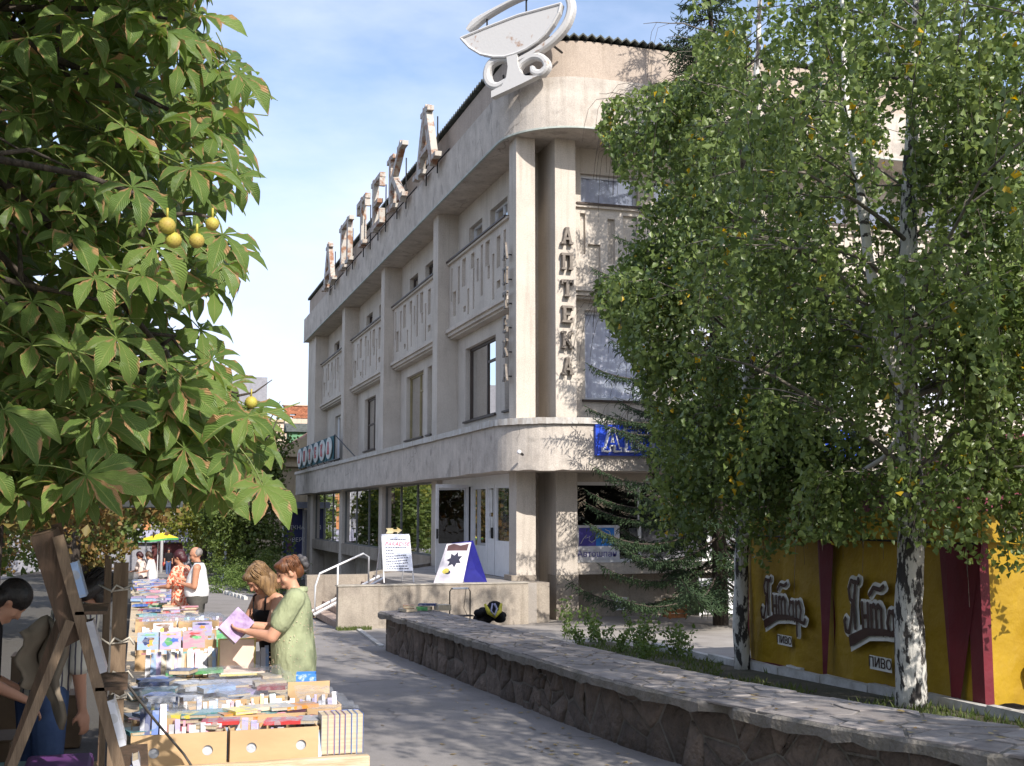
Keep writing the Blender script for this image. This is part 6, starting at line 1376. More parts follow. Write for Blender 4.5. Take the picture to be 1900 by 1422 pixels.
wk.fin('trousers', mb, m_jean, smooth=1); hair(wk, [((0, -.01, .04), (.09, .10, .09))], m_blk, vox=.02)
mb = MB(); wk.ell(mb, (.32, .1, .72), (.07, .15, .15)); mb.build('bag', mat('red_bag', (.45, .05, .04), .6), wk.T, smooth=True)
# --- seller behind the stall, in shade
se = Person('dark haired seller in a striped shirt stooping behind the stall on the shaded side', 'person', -.50, 7.6, 62, 1.66, vox=.011); se.lean = .42
EL = [(-.22, .14, 1.10), (.22, .06, 1.08)]; WR = [(-.22, .20, .82), (.20, .16, .80)]
mb = MB(); se.standard(mb, .165, .09, EL, WR, [((0, .1, -1), (.9, 0, 0), .3), ((0, .2, -1), (-.9, 0, 0), .3)], headc=(0, .09, 1.56), pitch=.55, thick=1.05); se.fin('body', mb, m_skin, smooth=3); se.face_parts()
m_strp = mat('striped_shirt', (.62, .58, .50), .85, (.62, .58, .50))
t_ = m_strp.node_tree; wv = t_.nodes.new('ShaderNodeTexWave'); wv.inputs['Scale'].default_value = 9; wv.inputs['Distortion'].default_value = 1.5; tc_ = t_.nodes.new('ShaderNodeTexCoord'); t_.links.new(tc_.outputs['Object'], wv.inputs[0])
cr_ = t_.nodes.new('ShaderNodeValToRGB'); cr_.color_ramp.elements[0].position = .12; cr_.color_ramp.elements[0].color = (.10, .09, .12, 1); cr_.color_ramp.elements[1].position = .22; cr_.color_ramp.elements[1].color = (.60, .56, .48, 1)
t_.links.new(wv.outputs['Fac'], cr_.inputs[0]); t_.links.new(cr_.outputs[0], t_.nodes['Principled BSDF'].inputs['Base Color'])
mb = MB(); se.loft(mb, [(0, 0, .86, .19, .14), (0, 0, 1.0, .18, .14), (0, .01, 1.12, .17, .14), (0, .015, 1.25, .18, .145), (0, 0, 1.36, .18, .115), (0, 0, 1.44, .09, .075)], 24)
for q, E_ in zip((-1, 1), EL): sleeve(se, mb, q, .165, E_, .95, .075, .065)
se.fin('shirt', mb, m_strp); mb = MB()
for q in (-1, 1): se.cap(mb, (q*.09, 0, .88), .12, (q*.10, .01, .48), .085); se.cap(mb, (q*.10, .01, .48), .085, (q*.10, 0, .08), .07)
se.fin('jeans', mb, m_jean); hair(se, [((0, -.02, .04), (.10, .118, .10)), ((.03, -.07, -.05), (.08, .06, .11)), ((.07, .01, -.01), (.035, .05, .07)), ((-.07, .01, -.01), (.035, .05, .07))], m_blk); strands(se, m_blk, 60, 5, .10, (.102, .12, .10))
# --- second figure at the far left, back turned, black top with plaid bag
s2 = Person('person in a black top bending low at the shaded left edge', 'person', -.98, 7.4, 80, 1.60, vox=.013); s2.lean = .45
EL = [(-.24, .12, 1.12), (.25, .14, 1.12)]; WR = [(-.12, .36, 1.12), (.12, .38, 1.10)]
mb = MB(); s2.standard(mb, .18, .09, EL, WR, [((0, 1, -.3), (0, 0, -1), .4)]*2, headc=(0, .05, 1.58), pitch=.5); s2.fin('body', mb, m_skin, smooth=2)
mb = MB(); s2.loft(mb, [(0, 0, .84, .19, .14), (0, 0, 1.0, .18, .14), (0, .01, 1.25, .19, .14), (0, 0, 1.38, .18, .10), (0, 0, 1.44, .09, .07)], 20)
for q, E_ in zip((-1, 1), EL): sleeve(s2, mb, q, .18, E_, .9, .075, .06)
s2.fin('top', mb, m_btop); mb = MB()
for q in (-1, 1): s2.cap(mb, (q*.09, 0, .88), .12, (q*.10, .01, .48), .085); s2.cap(mb, (q*.10, .01, .48), .085, (q*.10, 0, .08), .07)
s2.fin('jeans', mb, m_jean); hair(s2, [((0, -.02, .04), (.095, .11, .10)), ((0, -.06, -.04), (.085, .06, .09))], m_blk)
# ================================================================== BOOK STALLS
def tz(y): return gz(y)+.70
TABX0, TABX1 = -.05, 1.06
tlab = ['nearest book stall table with a pale plank front edge', 'second book stall table, beside the two women readers', 'third book stall table, covered by rows of boxes', 'fourth book stall table in front of the man in white', 'fifth book stall table beyond the man in white', 'sixth book stall table near the distant pair', 'farthest book stall table']
tabs = [(5.82, 8.5), (8.56, 11.4), (11.5, 14.4), (14.6, 17.8), (18.0, 22.4), (23.0, 29.5), (30.5, 38.5)]
for i, (a, b) in enumerate(tabs):
    T_ = thing('stall_table', tlab[i], 'table', ((TABX0+TABX1)/2, a, gz(a)), 'book stall tables along the pavement'); x1 = TABX1 if i < 4 else .95
    for k in range(6):
        x0 = lerp(TABX0, x1, k/6); x2 = lerp(TABX0, x1, (k+1)/6)-.006; mb = MB()
        mb.add([(x0, a, tz(a)-.025), (x2, a, tz(a)-.025), (x2, b, tz(b)-.025), (x0, b, tz(b)-.025), (x0, a, tz(a)), (x2, a, tz(a)), (x2, b, tz(b)), (x0, b, tz(b))], [(0,3,2,1),(4,5,6,7),(0,1,5,4),(1,2,6,5),(2,3,7,6),(3,0,4,7)]); mb.build('plank', m_woodl, T_)
    for x in (TABX0+.05, x1-.09):
        for y in (a+.1, b-.15): MB().box(x, x+.05, y, y+.05, gz(y)-.02, tz(y)-.026).build('leg', m_wood, T_)
    if i == 0: bevel(MB().box(.10, 1.10, 5.765, 5.815, tz(5.8)-.065, tz(5.8)+.012).build('front_board', m_woodl, T_), .008)
# book materials
pal = [('white', (.42, .41, .43)), ('cream', (.50, .43, .31)), ('pale blue', (.25, .36, .56)), ('blue', (.06, .14, .45)), ('navy', (.03, .045, .14)), ('lilac', (.33, .27, .46)), ('pink', (.52, .25, .31)), ('red', (.48, .05, .05)), ('maroon', (.22, .04, .06)), ('orange', (.66, .27, .05)), ('yellow', (.70, .58, .10)), ('green', (.10, .32, .12)), ('teal', (.08, .28, .30)), ('brown', (.17, .09, .05)), ('grey', (.32, .32, .35)), ('silver grey', (.50, .51, .55))]
def covmat(nm, c):
    m = mat('cover_'+nm.replace(' ', '_'), c, .3, tuple(x*.55+.45*(min(.5, (1-x)*.5) if max(c) > .45 else min(.6, x*.5+.25)) for x in c), nscale=26, amt=.5, ramp=(.52, .55), detail=1, spec=.5, rand=.2, stretch=(.5, 1, .5)); return m
cov = {n: covmat(n, c) for n, c in pal}
pal_w = ['white']*4+['cream']*3+['pale blue']*4+['blue']*3+['navy']*2+['lilac']*4+['pink']*3+['red']*2+['maroon', 'orange', 'yellow', 'green', 'teal', 'brown', 'grey', 'grey', 'silver grey', 'silver grey']
ORD = ['first', 'second', 'third', 'fourth', 'fifth', 'sixth', 'seventh', 'eighth', 'ninth', 'tenth', 'eleventh', 'twelfth', 'thirteenth', 'fourteenth', 'fifteenth', 'sixteenth', 'seventeenth', 'eighteenth', 'nineteenth', 'twentieth', 'twenty-first', 'twenty-second', 'twenty-third', 'twenty-fourth', 'twenty-fifth', 'twenty-sixth', 'twenty-seventh', 'twenty-eighth']
rb = random.Random(12)
BM = {}
def bookmesh(c, w, h, t):
    w, h, t = round(w/.01)*.01, round(h/.01)*.01, round(t/.006)*.006; key = (c, w, h, t)
    if key not in BM:
        mb = MB(); e = .002; mb.box(-w/2, w/2, -h/2, h/2, 0, e); mb.box(-w/2, w/2, -h/2, h/2, t-e, t); mb.box(-w/2-e, -w/2, -h/2, h/2, 0, t); mb.box(-w/2+.0005, w/2-.003, -h/2+.003, h/2-.003, e+.0002, t-e-.0002, 1)
        BM[key] = mb.mesh('book', [cov[c], m_pages])
    return BM[key], t
def spine_row(x0, x1, y, z, n_max, place, pals=None, h=.19, depth=.13, tilt=.25, tmin=.012, tmax=.032, spread=.0, ang=0.0, side='left'):
    """books standing on edge, spines up, stacked along x ; tilt leans them back"""
    x = x0; i = 0
    while x < x1 and i < n_max:
        c = rb.choice(pals or pal_w); hh = h*rb.uniform(.88, 1.08); t = rb.uniform(tmin, tmax); me, t = bookmesh(c, depth*rb.uniform(.9, 1.05), hh, t)
        if t < .006: me, t = bookmesh(c, depth, hh, .012)
        lean = rb.uniform(-.05, .09); tl = max(tilt, .28)+rb.uniform(-.05, .05)
        R = RM(Vector((lean, cos(tl), -sin(tl))), Vector((lean*.6, sin(tl), cos(tl))))
        o = bpy.data.objects.new('book', me); COL.objects.link(o); o.location = (x+t, y+rb.uniform(-.012, .012), z+hh/2*cos(tl)+depth/2*sin(tl)*.6+rb.uniform(-.012, .014)-.01); o.rotation_euler = R.to_euler()
        tag(o, f'{c} book {place}, {ORD[i]} from left', 'book', 'books on the stall tables'); x += t+.0015+spread; i += 1
    return i
def flat_books(spots, place, group='books on the stall tables'):
    for i, (x, y, dz, w, h, t, a, c) in enumerate(spots):
        me, t = bookmesh(c, w, h, t); o = bpy.data.objects.new('book', me); COL.objects.link(o)
        o.location = (x, y, tz(y)+dz+.003); o.rotation_euler = (-S*1.0, 0, a); tag(o, f'{c} book {place[0]}, {ORD[i % 28]} {place[1]}', 'book', group)
def carton(x0, x1, y0, y1, h, label, holes=True, back=None, a=0):
    z = tz((y0+y1)/2)+.004; T_ = thing('cardboard_box', label, 'box', ((x0+x1)/2, (y0+y1)/2, z), 'open cardboard boxes of books'); t = .006
    mb = MB(); mb.box(x0, x1, y0, y1, z, z+t); mb.build('base', m_card, T_); ey = -.005
    # front with round hand holes
    def wallh(y, n, hh=h):
        mb = MB()
        if holes:
            us = []; hr = .024
            for cx in (x0+(x1-x0)*.24, x0+(x1-x0)*.80): us.append(cx)
            # polygon with holes approximated by splitting into vertical strips with circular notches
            prev = x0
            for cx in us:
                mb.box(prev, cx-hr, y, y+t, z+t, z+hh); k = 12
                zc = z+hh*.45
                for j in range(k):
                    a0 = cx-hr*cos(pi*j/k); a1 = cx-hr*cos(pi*(j+1)/k); r0 = hr*sin(pi*j/k); r1 = hr*sin(pi*(j+1)/k)
                    for (p0, p1, q0, q1) in ((zc+r0, zc+r1, z+hh, z+hh), (z+t, z+t, zc-r0, zc-r1)):
                        mb.add([(a0, y, p0), (a1, y, p1), (a1, y, q1), (a0, y, q0), (a0, y+t, p0), (a1, y+t, p1), (a1, y+t, q1), (a0, y+t, q0)], [(0,1,2,3),(7,6,5,4),(0,4,5,1),(3,2,6,7)])
                prev = cx+hr
            mb.box(prev, x1, y, y+t, z+t, z+hh)
        else: mb.box(x0, x1, y, y+t, z+t, z+hh)
        mb.build(n, m_card, T_)
    wallh(y0, 'front_wall'); holes_ = holes; holes = False
    MB().box(x0, x1, y1-t, y1, z+t, z+(back or h)).build('back_wall', m_card, T_)
    for x in (x0, x1-t): MB().box(x, x+t, y0+t, y1-t, z+t, z+h-.002).build('side_wall', m_card, T_)
    if holes_:
        for cx in (x0+(x1-x0)*.24, x0+(x1-x0)*.80): MB().box(cx-.03, cx+.03, y0+.012, y0+.016, z+h*.45-.03, z+h*.45+.03).build('plastic_lining', mat('plastic_lining', (.55, .57, .60), .25, (.3, .32, .36), nscale=20), T_)
    return z+t
# nearest row
z = carton(.005, .435, 5.85, 6.30, .15, 'cardboard box at the near left corner of the first table with two round hand holes')
spine_row(.02, .12, 6.05, z+.02, 4, 'in the near left cardboard box', ['lilac', 'blue', 'orange', 'navy'], h=.2, depth=.17, tilt=.35, tmin=.02, tmax=.03)
spine_row(.20, .42, 6.02, z-.03, 9, 'at the right of the near left cardboard box', ['pink', 'white', 'pale blue', 'white', 'maroon', 'white'], h=.17, tilt=.15, tmin=.018)
spine_row(.03, .42, 6.18, z-.02, 12, 'at the back of the near left cardboard box', ['silver grey', 'white', 'pink', 'lilac', 'maroon'], h=.16, tilt=.1)
z = carton(.450, .865, 5.85, 6.28, .15, 'cardboard box at the near right of the first table, beside the upright paperbacks')
spine_row(.46, .86, 5.98, z-.055, 18, 'at the front of the near right cardboard box', ['silver grey', 'lilac', 'white', 'grey', 'pale blue'], h=.16, depth=.12, tilt=.1)
spine_row(.47, .86, 6.14, z+.0, 20, 'at the back of the near right cardboard box', ['white', 'pink', 'cream', 'maroon', 'orange', 'lilac', 'red', 'white'], h=.13, depth=.12, tilt=.25)
# upright paperbacks showing page edges
zb = tz(5.95)+.004; x = .885; n = 0
while x < 1.075:
    me, t = bookmesh(rb.choice(['cream', 'pink', 'white', 'pale blue', 'blue']), .13, .19, rb.uniform(.02, .034)); o = bpy.data.objects.new('book', me); COL.objects.link(o); R = RM((0, 1, 0), (0, 0, -1)); R = RM((0, .12, -1), (0, 1, .12)) @ Matrix.Rotation(pi, 3, 'X') if False else RM((0, 1, .05), (0, .05, -1))
    R = Matrix((Vector((0, -1, 0)), Vector((0, 0, 1)), Vector((-1, 0, 0)))).transposed(); o.location = (x+t, 5.96, zb+.095); o.rotation_euler = R.to_euler(); tag(o, f'paperback with page edge forward at the near table end, {ORD[n]} from the box', 'book', 'books on the stall tables'); x += t+.002; n += 1
# sloping pile behind them
flat_books([(.93+.02*(i % 3), 6.15+.11*i, .10-.012*i+.02*(i % 2), .13, .19, .02, rb.uniform(-.5, .5), rb.choice(['pink', 'pale blue', 'lilac', 'maroon', 'white'])) for i in range(7)], ['lying in the sloping row behind the upright paperbacks', 'from the front'])
# second row
z = carton(.02, .20, 6.62, 6.95, .11, 'narrow cardboard tray at the left end of the second row', holes=False)
spine_row(.025, .27, 6.62, z-.0, 12, 'in the second row by the wooden post', ['pale blue', 'white', 'blue', 'navy', 'yellow', 'brown', 'blue', 'green', 'pale blue'], h=.18, depth=.13, tilt=.45, tmin=.014, tmax=.022)
z = carton(.30, .62, 6.55, 6.95, .13, 'cardboard box in the middle of the second row', holes=False, back=.15)
spine_row(.31, .61, 6.66, z-.01, 16, 'in the middle box of the second row', ['white', 'white', 'blue', 'pale blue', 'pink', 'white', 'navy'], h=.18, depth=.13, tilt=.4)
z = carton(.64, .83, 6.58, 6.95, .14, 'smaller cardboard box right of the middle one in the second row', holes=False, back=.16)
spine_row(.65, .82, 6.70, z-.01, 9, 'in the smaller box of the second row', ['pale blue', 'cream', 'orange', 'teal', 'cream', 'white'], h=.18, depth=.14, tilt=.4, tmin=.016)
z = carton(.86, 1.10, 6.62, 7.05, .15, 'cardboard box at the right edge of the second row with an upstanding flap', holes=True, back=.22)
spine_row(.87, 1.09, 6.75, z-.0, 10, 'in the box with the upstanding flap', ['lilac', 'white', 'silver grey', 'white'], h=.16, depth=.12, tilt=.3)
# books lying on top of the near boxes
sp = []
for i in range(26): x = .04+.036*i+rb.uniform(-.02, .02); sp.append((x if x < .86 else x-.5, rb.choice([6.36, 6.42, 6.05, 6.5]), .13+.012*(i % 3), .12, .18, .02, rb.uniform(-.6, .6)+(pi/2 if i % 2 else 0), rb.choice(['maroon', 'blue', 'white', 'red', 'pale blue', 'lilac', 'cream', 'teal', 'pink', 'orange', 'yellow'])))
flat_books(sp, ['lying over the backs of the two near boxes', 'from left'])
# heap of flat books
sp = []
for i in range(44):
    y = rb.uniform(7.15, 9.35); x = rb.uniform(.06, 1.0); c = (rb.choice(['navy', 'grey', 'blue', 'silver grey', 'teal', 'white', 'cream']) if x < .5 else rb.choice(['white', 'cream', 'pink', 'lilac', 'pale blue', 'maroon', 'white']))
    sp.append((x, y, .0+.024*(i % 4)+.002*i*.2, rb.choice([.13, .15, .17]), rb.choice([.19, .21, .23]), rb.choice([.018, .024, .03]), rb.uniform(-.35, .35)+(pi/2 if rb.random() < .4 else 0), c))
sp.sort(key=lambda q: q[1]); flat_books(sp[:22], ['lying in the near half of the flat heap', 'from the front']); flat_books(sp[22:], ['lying in the far half of the flat heap', 'from the front'])
flat_books([(.45, 9.45, .06, .16, .42, .024, pi/2, 'green')], ['large and thin, lying across the row of spines', 'on top']) 
# rows of spines
spine_row(.06, 1.0, 9.75, tz(9.75)+.0, 28, 'in the long row of spines behind the flat heap', ['white', 'cream', 'lilac', 'blue', 'pale blue', 'pink', 'silver grey', 'grey', 'red'], h=.19, depth=.14, tilt=.45, tmin=.024, tmax=.04)
# open pink book standing
ob = thing('open_book', 'large open book with pinkish pages standing on the stall, its lower half lying flat', 'book', (.80, 9.55, tz(9.55)))
m_pinkp = mat('pink_page', (.72, .58, .46), .7, (.68, .50, .42), nscale=12); m_yc = mat('yellow_edge', (.66, .56, .20), .6)
MB().box(.63, .92, 9.62, 9.64, tz(9.6)+.06, tz(9.6)+.30).build('upright_cover', m_yc, ob); MB().box(.645, .905, 9.608, 9.619, tz(9.6)+.07, tz(9.6)+.29).build('page', m_pinkp, ob)
MB().box(.63, .98, 9.35, 9.60, tz(9.5)+.045, tz(9.5)+.058).build('lower_cover', m_yc, ob); MB().box(.64, .97, 9.36, 9.60, tz(9.5)+.0585, tz(9.5)+.07).build('page', m_pinkp, ob)
# boxes of the third table
k = 0
for (x0, x1, y0, lb, sl) in ((.02, .48, 10.45, 'low cardboard box left of the propped picture books', 'low box left of the picture books'), (.50, .98, 10.5, 'low cardboard box right of the propped picture books', 'low box right of the picture books'), (.02, .45, 11.9, 'cardboard box with propped blue picture book on the third table', 'box behind the blue picture book'), (.48, 1.0, 11.95, 'cardboard box with a pink picture book on the third table', 'box behind the pink picture book'), (.05, .5, 13.3, 'far left cardboard box on the third table', 'far left box of the third table'), (.52, 1.02, 13.35, 'far right cardboard box on the third table', 'far right box of the third table'), (.02, .5, 15.2, 'left cardboard box on the fourth table', 'left box of the fourth table'), (.52, 1.0, 15.2, 'right cardboard box on the fourth table', 'right box of the fourth table')):
    z = carton(x0, x1, y0, y0+.38, .13, lb, holes=False); spine_row(x0+.01, x1-.02, y0+.16, z-.035, 14, 'in the '+sl, ['white', 'cream', 'lilac', 'pink', 'pale blue', 'blue', 'silver grey', 'maroon', 'teal', 'grey'], h=.16, depth=.14, tilt=.4, tmin=.028, tmax=.04)
for i, (x, y, c) in enumerate(((.14, 11.75, 'pale blue'), (.33, 11.75, 'lilac'), (.55, 11.78, 'pink'), (.86, 11.8, 'green'), (.3, 13.15, 'white'), (.7, 13.2, 'lilac'))):
    me, t = bookmesh(c, .2, .26, .012); o = bpy.data.objects.new('book', me); COL.objects.link(o); o.location = (x, y, tz(y)+.11); o.rotation_euler = (radians(52), 0, 0); Mb = Matrix.Translation(o.location) @ o.rotation_euler.to_matrix().to_4x4()
    for k_ in range(4):
        cx, cy, rx, ry = rb.uniform(-.05, .05), rb.uniform(-.07, .07), rb.uniform(.02, .05), rb.uniform(.015, .05); n_ = 10; ph = rb.uniform(.5, 1)
        if k_ == 3: cx, cy, rx, ry = 0, .10, .08, .014
        pm = MB(); pm.add([Mb @ Vector((cx+rx*cos(2*pi*j/n_)*(1 if j % 2 else ph), cy+ry*sin(2*pi*j/n_)*(1 if j % 2 else ph), t+.0012+.0006*k_)) for j in range(n_)], [tuple(range(n_))]); pm.build('picture', cov[rb.choice(['red', 'navy', 'green', 'orange', 'yellow', 'brown', 'blue'])], o)
    tag(o, f'{c} picture book propped face out on the third table, {ORD[i]} from the left', 'book', 'books on the stall tables')
# farther tables: flat piles
sp = []
for i in range(26): y = 14.75+i*.115; sp.append((rb.uniform(.1, .95), y if not 15.1 < y < 15.7 else y+1.2, .03*(i % 2), .16, .22, .024, rb.uniform(-.3, .3)+(pi/2 if i % 2 else 0), rb.choice(pal_w)))
flat_books(sp, ['lying on the fourth table', 'from the front'])
sp = []
for i in range(27): sp.append((rb.uniform(.08, .85), 18.1+i*.155, .03*(i % 3), .18, .26, .03, rb.uniform(-.3, .3)+(pi/2 if i % 2 else 0), rb.choice(pal_w)))
flat_books(sp, ['lying on the fifth table', 'from the front'])
pile = MB()
for (a, b) in ((23.1, 29.4), (30.6, 38.4)):
    y = a
    while y < b:
        for _ in range(3):
            x = rb.uniform(.05, .8); M4 = Matrix.Translation((x, y, tz(y)+rb.uniform(0, .06))) @ Matrix.Rotation(rb.uniform(-.5, .5), 4, 'Z'); pile.box(-.11, .11, -.14, .14, 0, .045, rb.randrange(6), M4)
        y += .22
tag(pile.build('book_piles', [cov[c] for c in ('white', 'pale blue', 'pink', 'lilac', 'cream', 'blue')]), 'mass of books on the two farthest stall tables', 'books', kind='stuff')
# clear plastic film over the books
mf = bpy.data.materials.new('plastic_film'); mf.use_nodes = True; t = mf.node_tree; t.nodes.clear(); L = t.links.new
o_ = t.nodes.new('ShaderNodeOutputMaterial'); tr = t.nodes.new('ShaderNodeBsdfTransparent'); tr.inputs[0].default_value = (.93, .94, .96, 1); gl = t.nodes.new('ShaderNodeBsdfPrincipled'); gl.inputs['Base Color'].default_value = (.75, .78, .84, 1); gl.inputs['Roughness'].default_value = .16
ms = t.nodes.new('ShaderNodeMixShader'); ms.inputs[0].default_value = .13; L(tr.outputs[0], ms.inputs[1]); L(gl.outputs[0], ms.inputs[2]); L(ms.outputs[0], o_.inputs[0])
def film(x0, x1, y0, y1, dz, label, seed, amp=.03):
    mb = MB(); nx, ny = 26, 26
    for i in range(nx+1):
        for j in range(ny+1):
            x = lerp(x0, x1, i/nx); y = lerp(y0, y1, j/ny); n = mnoise.noise(Vector((x*9+seed, y*9, 0)))+.6*mnoise.noise(Vector((x*25, y*25+seed, 3))); mb.v.append((x+.01*mnoise.noise(Vector((y*12, x*5, seed))), y, tz(y)+dz+amp*n))
    for i in range(nx):
        for j in range(ny): a = i*(ny+1)+j; mb.f.append((a, a+ny+1, a+ny+2, a+1)); mb.m.append(0)
    tag(mb.build('plastic_sheet', mf, smooth=True), label, 'plastic sheet')
film(.04, .5, 6.0, 6.5, .22, 'crumpled clear plastic over the near left box', 1); film(.50, .86, 5.9, 6.12, .165, 'clear plastic wrap in the near right box', 2, .02); film(.86, 1.1, 6.05, 6.75, .20, 'clear plastic over the sloping row at the right edge', 3, .02)
film(.05, .6, 7.1, 8.4, .13, 'clear plastic over the left of the flat heap', 4); film(.5, 1.05, 7.2, 9.2, .13, 'clear plastic over the right of the flat heap', 5); film(.1, 1.0, 13.5, 15.0, .22, 'crumpled clear plastic on the far end of the third table', 6, .05); film(.88, 1.08, 6.7, 7.0, .21, 'crumpled plastic in the box with the flap', 7, .02)
# blue carrier bag and cart
cb = MB(); B0 = [(0, 0), (.13, -.03), (.15, .10), (.02, .12)]
for dz, gx in ((.62, 0), (.45, .02), (.2, .03), (.05, .01)):
    for (u, v) in B0: cb.v.append((1.06+u*(1+gx*3), 8.25+v*(1+gx*3), dz))
for k in range(3):
    for j in range(4): a = k*4+j; b = k*4+(j+1) % 4; cb.f.append((a, b, b+4, a+4)); cb.m.append(0)
cb.f.append((12, 13, 14, 15)); cb.m.append(0)
bo = cb.build('carrier_bag', mat('blue_plastic', (.06, .22, .62), .35, (.45, .55, .75), nscale=6, ramp=(.5, .55)), smooth=False); tag(bo, 'blue and white carrier bag hanging at the right side of the stall', 'bag')
# ================================================================== LEFT STAND
PB = thing('post_bundle', 'bundle of weathered wooden posts tied with rope at the near left corner of the stall', 'posts', (-.06, 5.4, gz(5.4)))
MB().box(-.088, -.028, 5.38, 5.43, gz(5.4), 1.49).build('post', m_wood, PB)
for k in (0, 2): MB().box(-.125-.008*k, -.1-.012*k, 5.55+.25*k, 5.60+.25*k, gz(5.6), 1.50+.03*(k % 2)).build('post', m_wooddk if k else m_wood, PB)
for zz in (.93, 1.02, 1.16, 1.38): 
    mb = MB(); mb.tube([(-.022, 5.372, zz), (-.094, 5.372, zz-.008), (-.15, 5.55, zz+.01)], .004, 5); mb.tube([(-.02, 5.37, zz), (-.02, 5.44, zz)], .004, 5)
    for s_ in (-1, 1): mb.tube([(-.045, 5.370, zz), (-.045+.03*s_, 5.36, zz+.018), (-.045+.05*s_, 5.362, zz-.012)], .005, 5)
    mb.build('rope', m_rope, PB, smooth=True)
tag(MB().tube([(-.03, 5.36, 1.0), (.03, 5.5, .9), (.12, 5.75, .75), (.24, 5.80, .60), (.28, 5.79, .54)], .006, 6).build('cable', mat('grey_cable', (.10, .09, .08), .6), smooth=True), 'dark cable running from the post over the near left box', 'cable')
AF = thing('easel_shelf', 'leaning dark wooden easel shelf holding books in the shade', 'stand', (-.3, 4.6, gz(4.6)))
def beam(a, b, w, d, n, m, parent):
    a, b = Vector(a), Vector(b); z = (b-a).normalized(); x = z.cross(Vector((0, 1, 0))).normalized(); y = z.cross(x); M4 = Matrix((x, y, z)).transposed().to_4x4(); M4.translation = a
    return MB().box(-w/2, w/2, -d/2, d/2, 0, (b-a).length, 0, M4).build(n, m, parent)
beam((.04, 4.6, .55), (-.27, 4.6, 1.62), .038, .04, 'upright', m_wood, AF); beam((.02, 4.95, .55), (-.30, 4.95, 1.66), .038, .04, 'upright', m_wooddk, AF)
beam((-.48, 4.5, .55), (-.215, 4.56, 1.32), .030, .03, 'strut', m_wood, AF); beam((-.5, 5.1, .55), (-.27, 4.95, 1.3), .028, .03, 'strut', m_wooddk, AF)
MB().add([(-.365, 4.62, 1.615), (-.29, 4.62, 1.635), (-.16, 4.62, 1.26), (-.235, 4.62, 1.22), (-.365, 4.93, 1.63), (-.29, 4.93, 1.65), (-.16, 4.93, 1.26), (-.235, 4.93, 1.22)], [(0,1,2,3),(4,7,6,5),(0,4,5,1),(1,5,6,2),(2,6,7,3),(3,7,4,0)]).build('backboard', m_wooddk, AF)
for k, zz in enumerate((1.35, 1.08, .80)): x = .04-(zz-.55)/1.07*.31; MB().box(x-.01, x+.10, 4.58, 5.0, zz-.012, zz).build('shelf', m_wooddk, AF)
bk = [(1.46, 'pale blue', .13), (1.22, 'grey', .19), (.95, 'silver grey', .17), (.70, 'blue', .2), (.72, 'grey', .2)]
for i, (zz, c, h) in enumerate(bk):
    x = .04-(zz-.55)/1.07*.31+.018+(.03 if i == 4 else 0); R = RM((0, 1, 0), (-.28, 0, .95)); me, t = bookmesh(c, .16, h, .024); o = bpy.data.objects.new('book', me); COL.objects.link(o); o.location = (x, 4.66, zz); o.rotation_euler = R.to_euler(); tag(o, f'{c} book leaning on the dark easel shelf, {ORD[i]} from the top', 'book', 'books on the easel shelf')
# beige sweater draped, plaid bag, blue bag, crates below
sw = MB(); 
for i in range(13):
    for j in range(9): u, v = i/12, j/8; sw.v.append((-.47+.19*u+.02*sin(v*9), 5.6+.12*sin(u*pi)+.02*sin(u*14+v*3), 1.22-.38*v*(.6+.5*u)-.03*cos(u*pi*2)))
for i in range(12):
    for j in range(8): a = i*9+j; sw.f.append((a, a+9, a+10, a+1)); sw.m.append(0)
so = sw.build('sweater', cloth('beige_knit', (.20, .165, .125)), smooth=True); so.modifiers.new('s', 'SOLIDIFY').thickness = .02; tag(so, 'beige sweater draped over the strut of the easel shelf', 'sweater')
m_plaid = mat('plaid', (.16, .03, .02), .8, (.02, .05, .10), nscale=9, ramp=(.48, .52)); pb_ = MB()
pb_.loft = None
for k, (w_, zz) in enumerate(((.10, .62), (.16, .75), (.15, .95), (.10, 1.12), (.05, 1.22))):
    for j in range(12): a = 2*pi*j/12; pb_.v.append((-.85+.09*k*.6+w_*cos(a), 5.5+.10*sin(a), zz))
for k in range(4):
    for j in range(12): a = k*12+j; b = k*12+(j+1) % 12; pb_.f.append((a, b, b+12, a+12)); pb_.m.append(0)
pb_.f.append(tuple(reversed(range(12)))); pb_.m.append(0); pb_.f.append(tuple(range(48, 60))); pb_.m.append(0)
tag(pb_.build('plaid_bag', m_plaid, smooth=True), 'red and blue plaid bag hanging at the far left in the shade', 'bag')
for i, (x0, x1, y0, zt, mm, lb) in enumerate(((-.75, -.45, 5.9, .52, mat('green_plastic', (.03, .16, .15), .4), 'teal plastic crate on the ground behind the easel shelf'), (-.46, -.16, 5.8, .56, mat('purple_cloth', (.13, .04, .18), .6), 'purple topped box under the easel shelf'), (-.2, -.12, 5.9, .5, m_card, 'small carton beside the post bundle'))):
    o = MB().box(x0, x1, y0, y0+.4, gz(y0), zt).build('crate', mm); bevel(o, .02); tag(o, lb, 'crate')
bb = MB()
for k, (w_, zz) in enumerate(((.09, 1.42), (.10, 1.55), (.07, 1.68), (.03, 1.78), (.05, 1.86))):
    for j in range(10): a = 2*pi*j/10; bb.v.append((-.90+(.0 if k < 3 else .01)+w_*cos(a)*(1+.1*sin(k+j)), 6.0+w_*.7*sin(a), zz))
for k in range(4):
    for j in range(10): a = k*10+j; b = k*10+(j+1) % 10; bb.f.append((a, b, b+10, a+10)); bb.m.append(0)
bb.f.append(tuple(reversed(range(10)))); bb.m.append(0)
tag(bb.build('plastic_bag', mat('blue_white_bag', (.35, .40, .75), .35, (.08, .14, .55), nscale=9), smooth=True), 'blue and white plastic bag hanging at the left edge', 'bag')
tp = MB(); n = 60
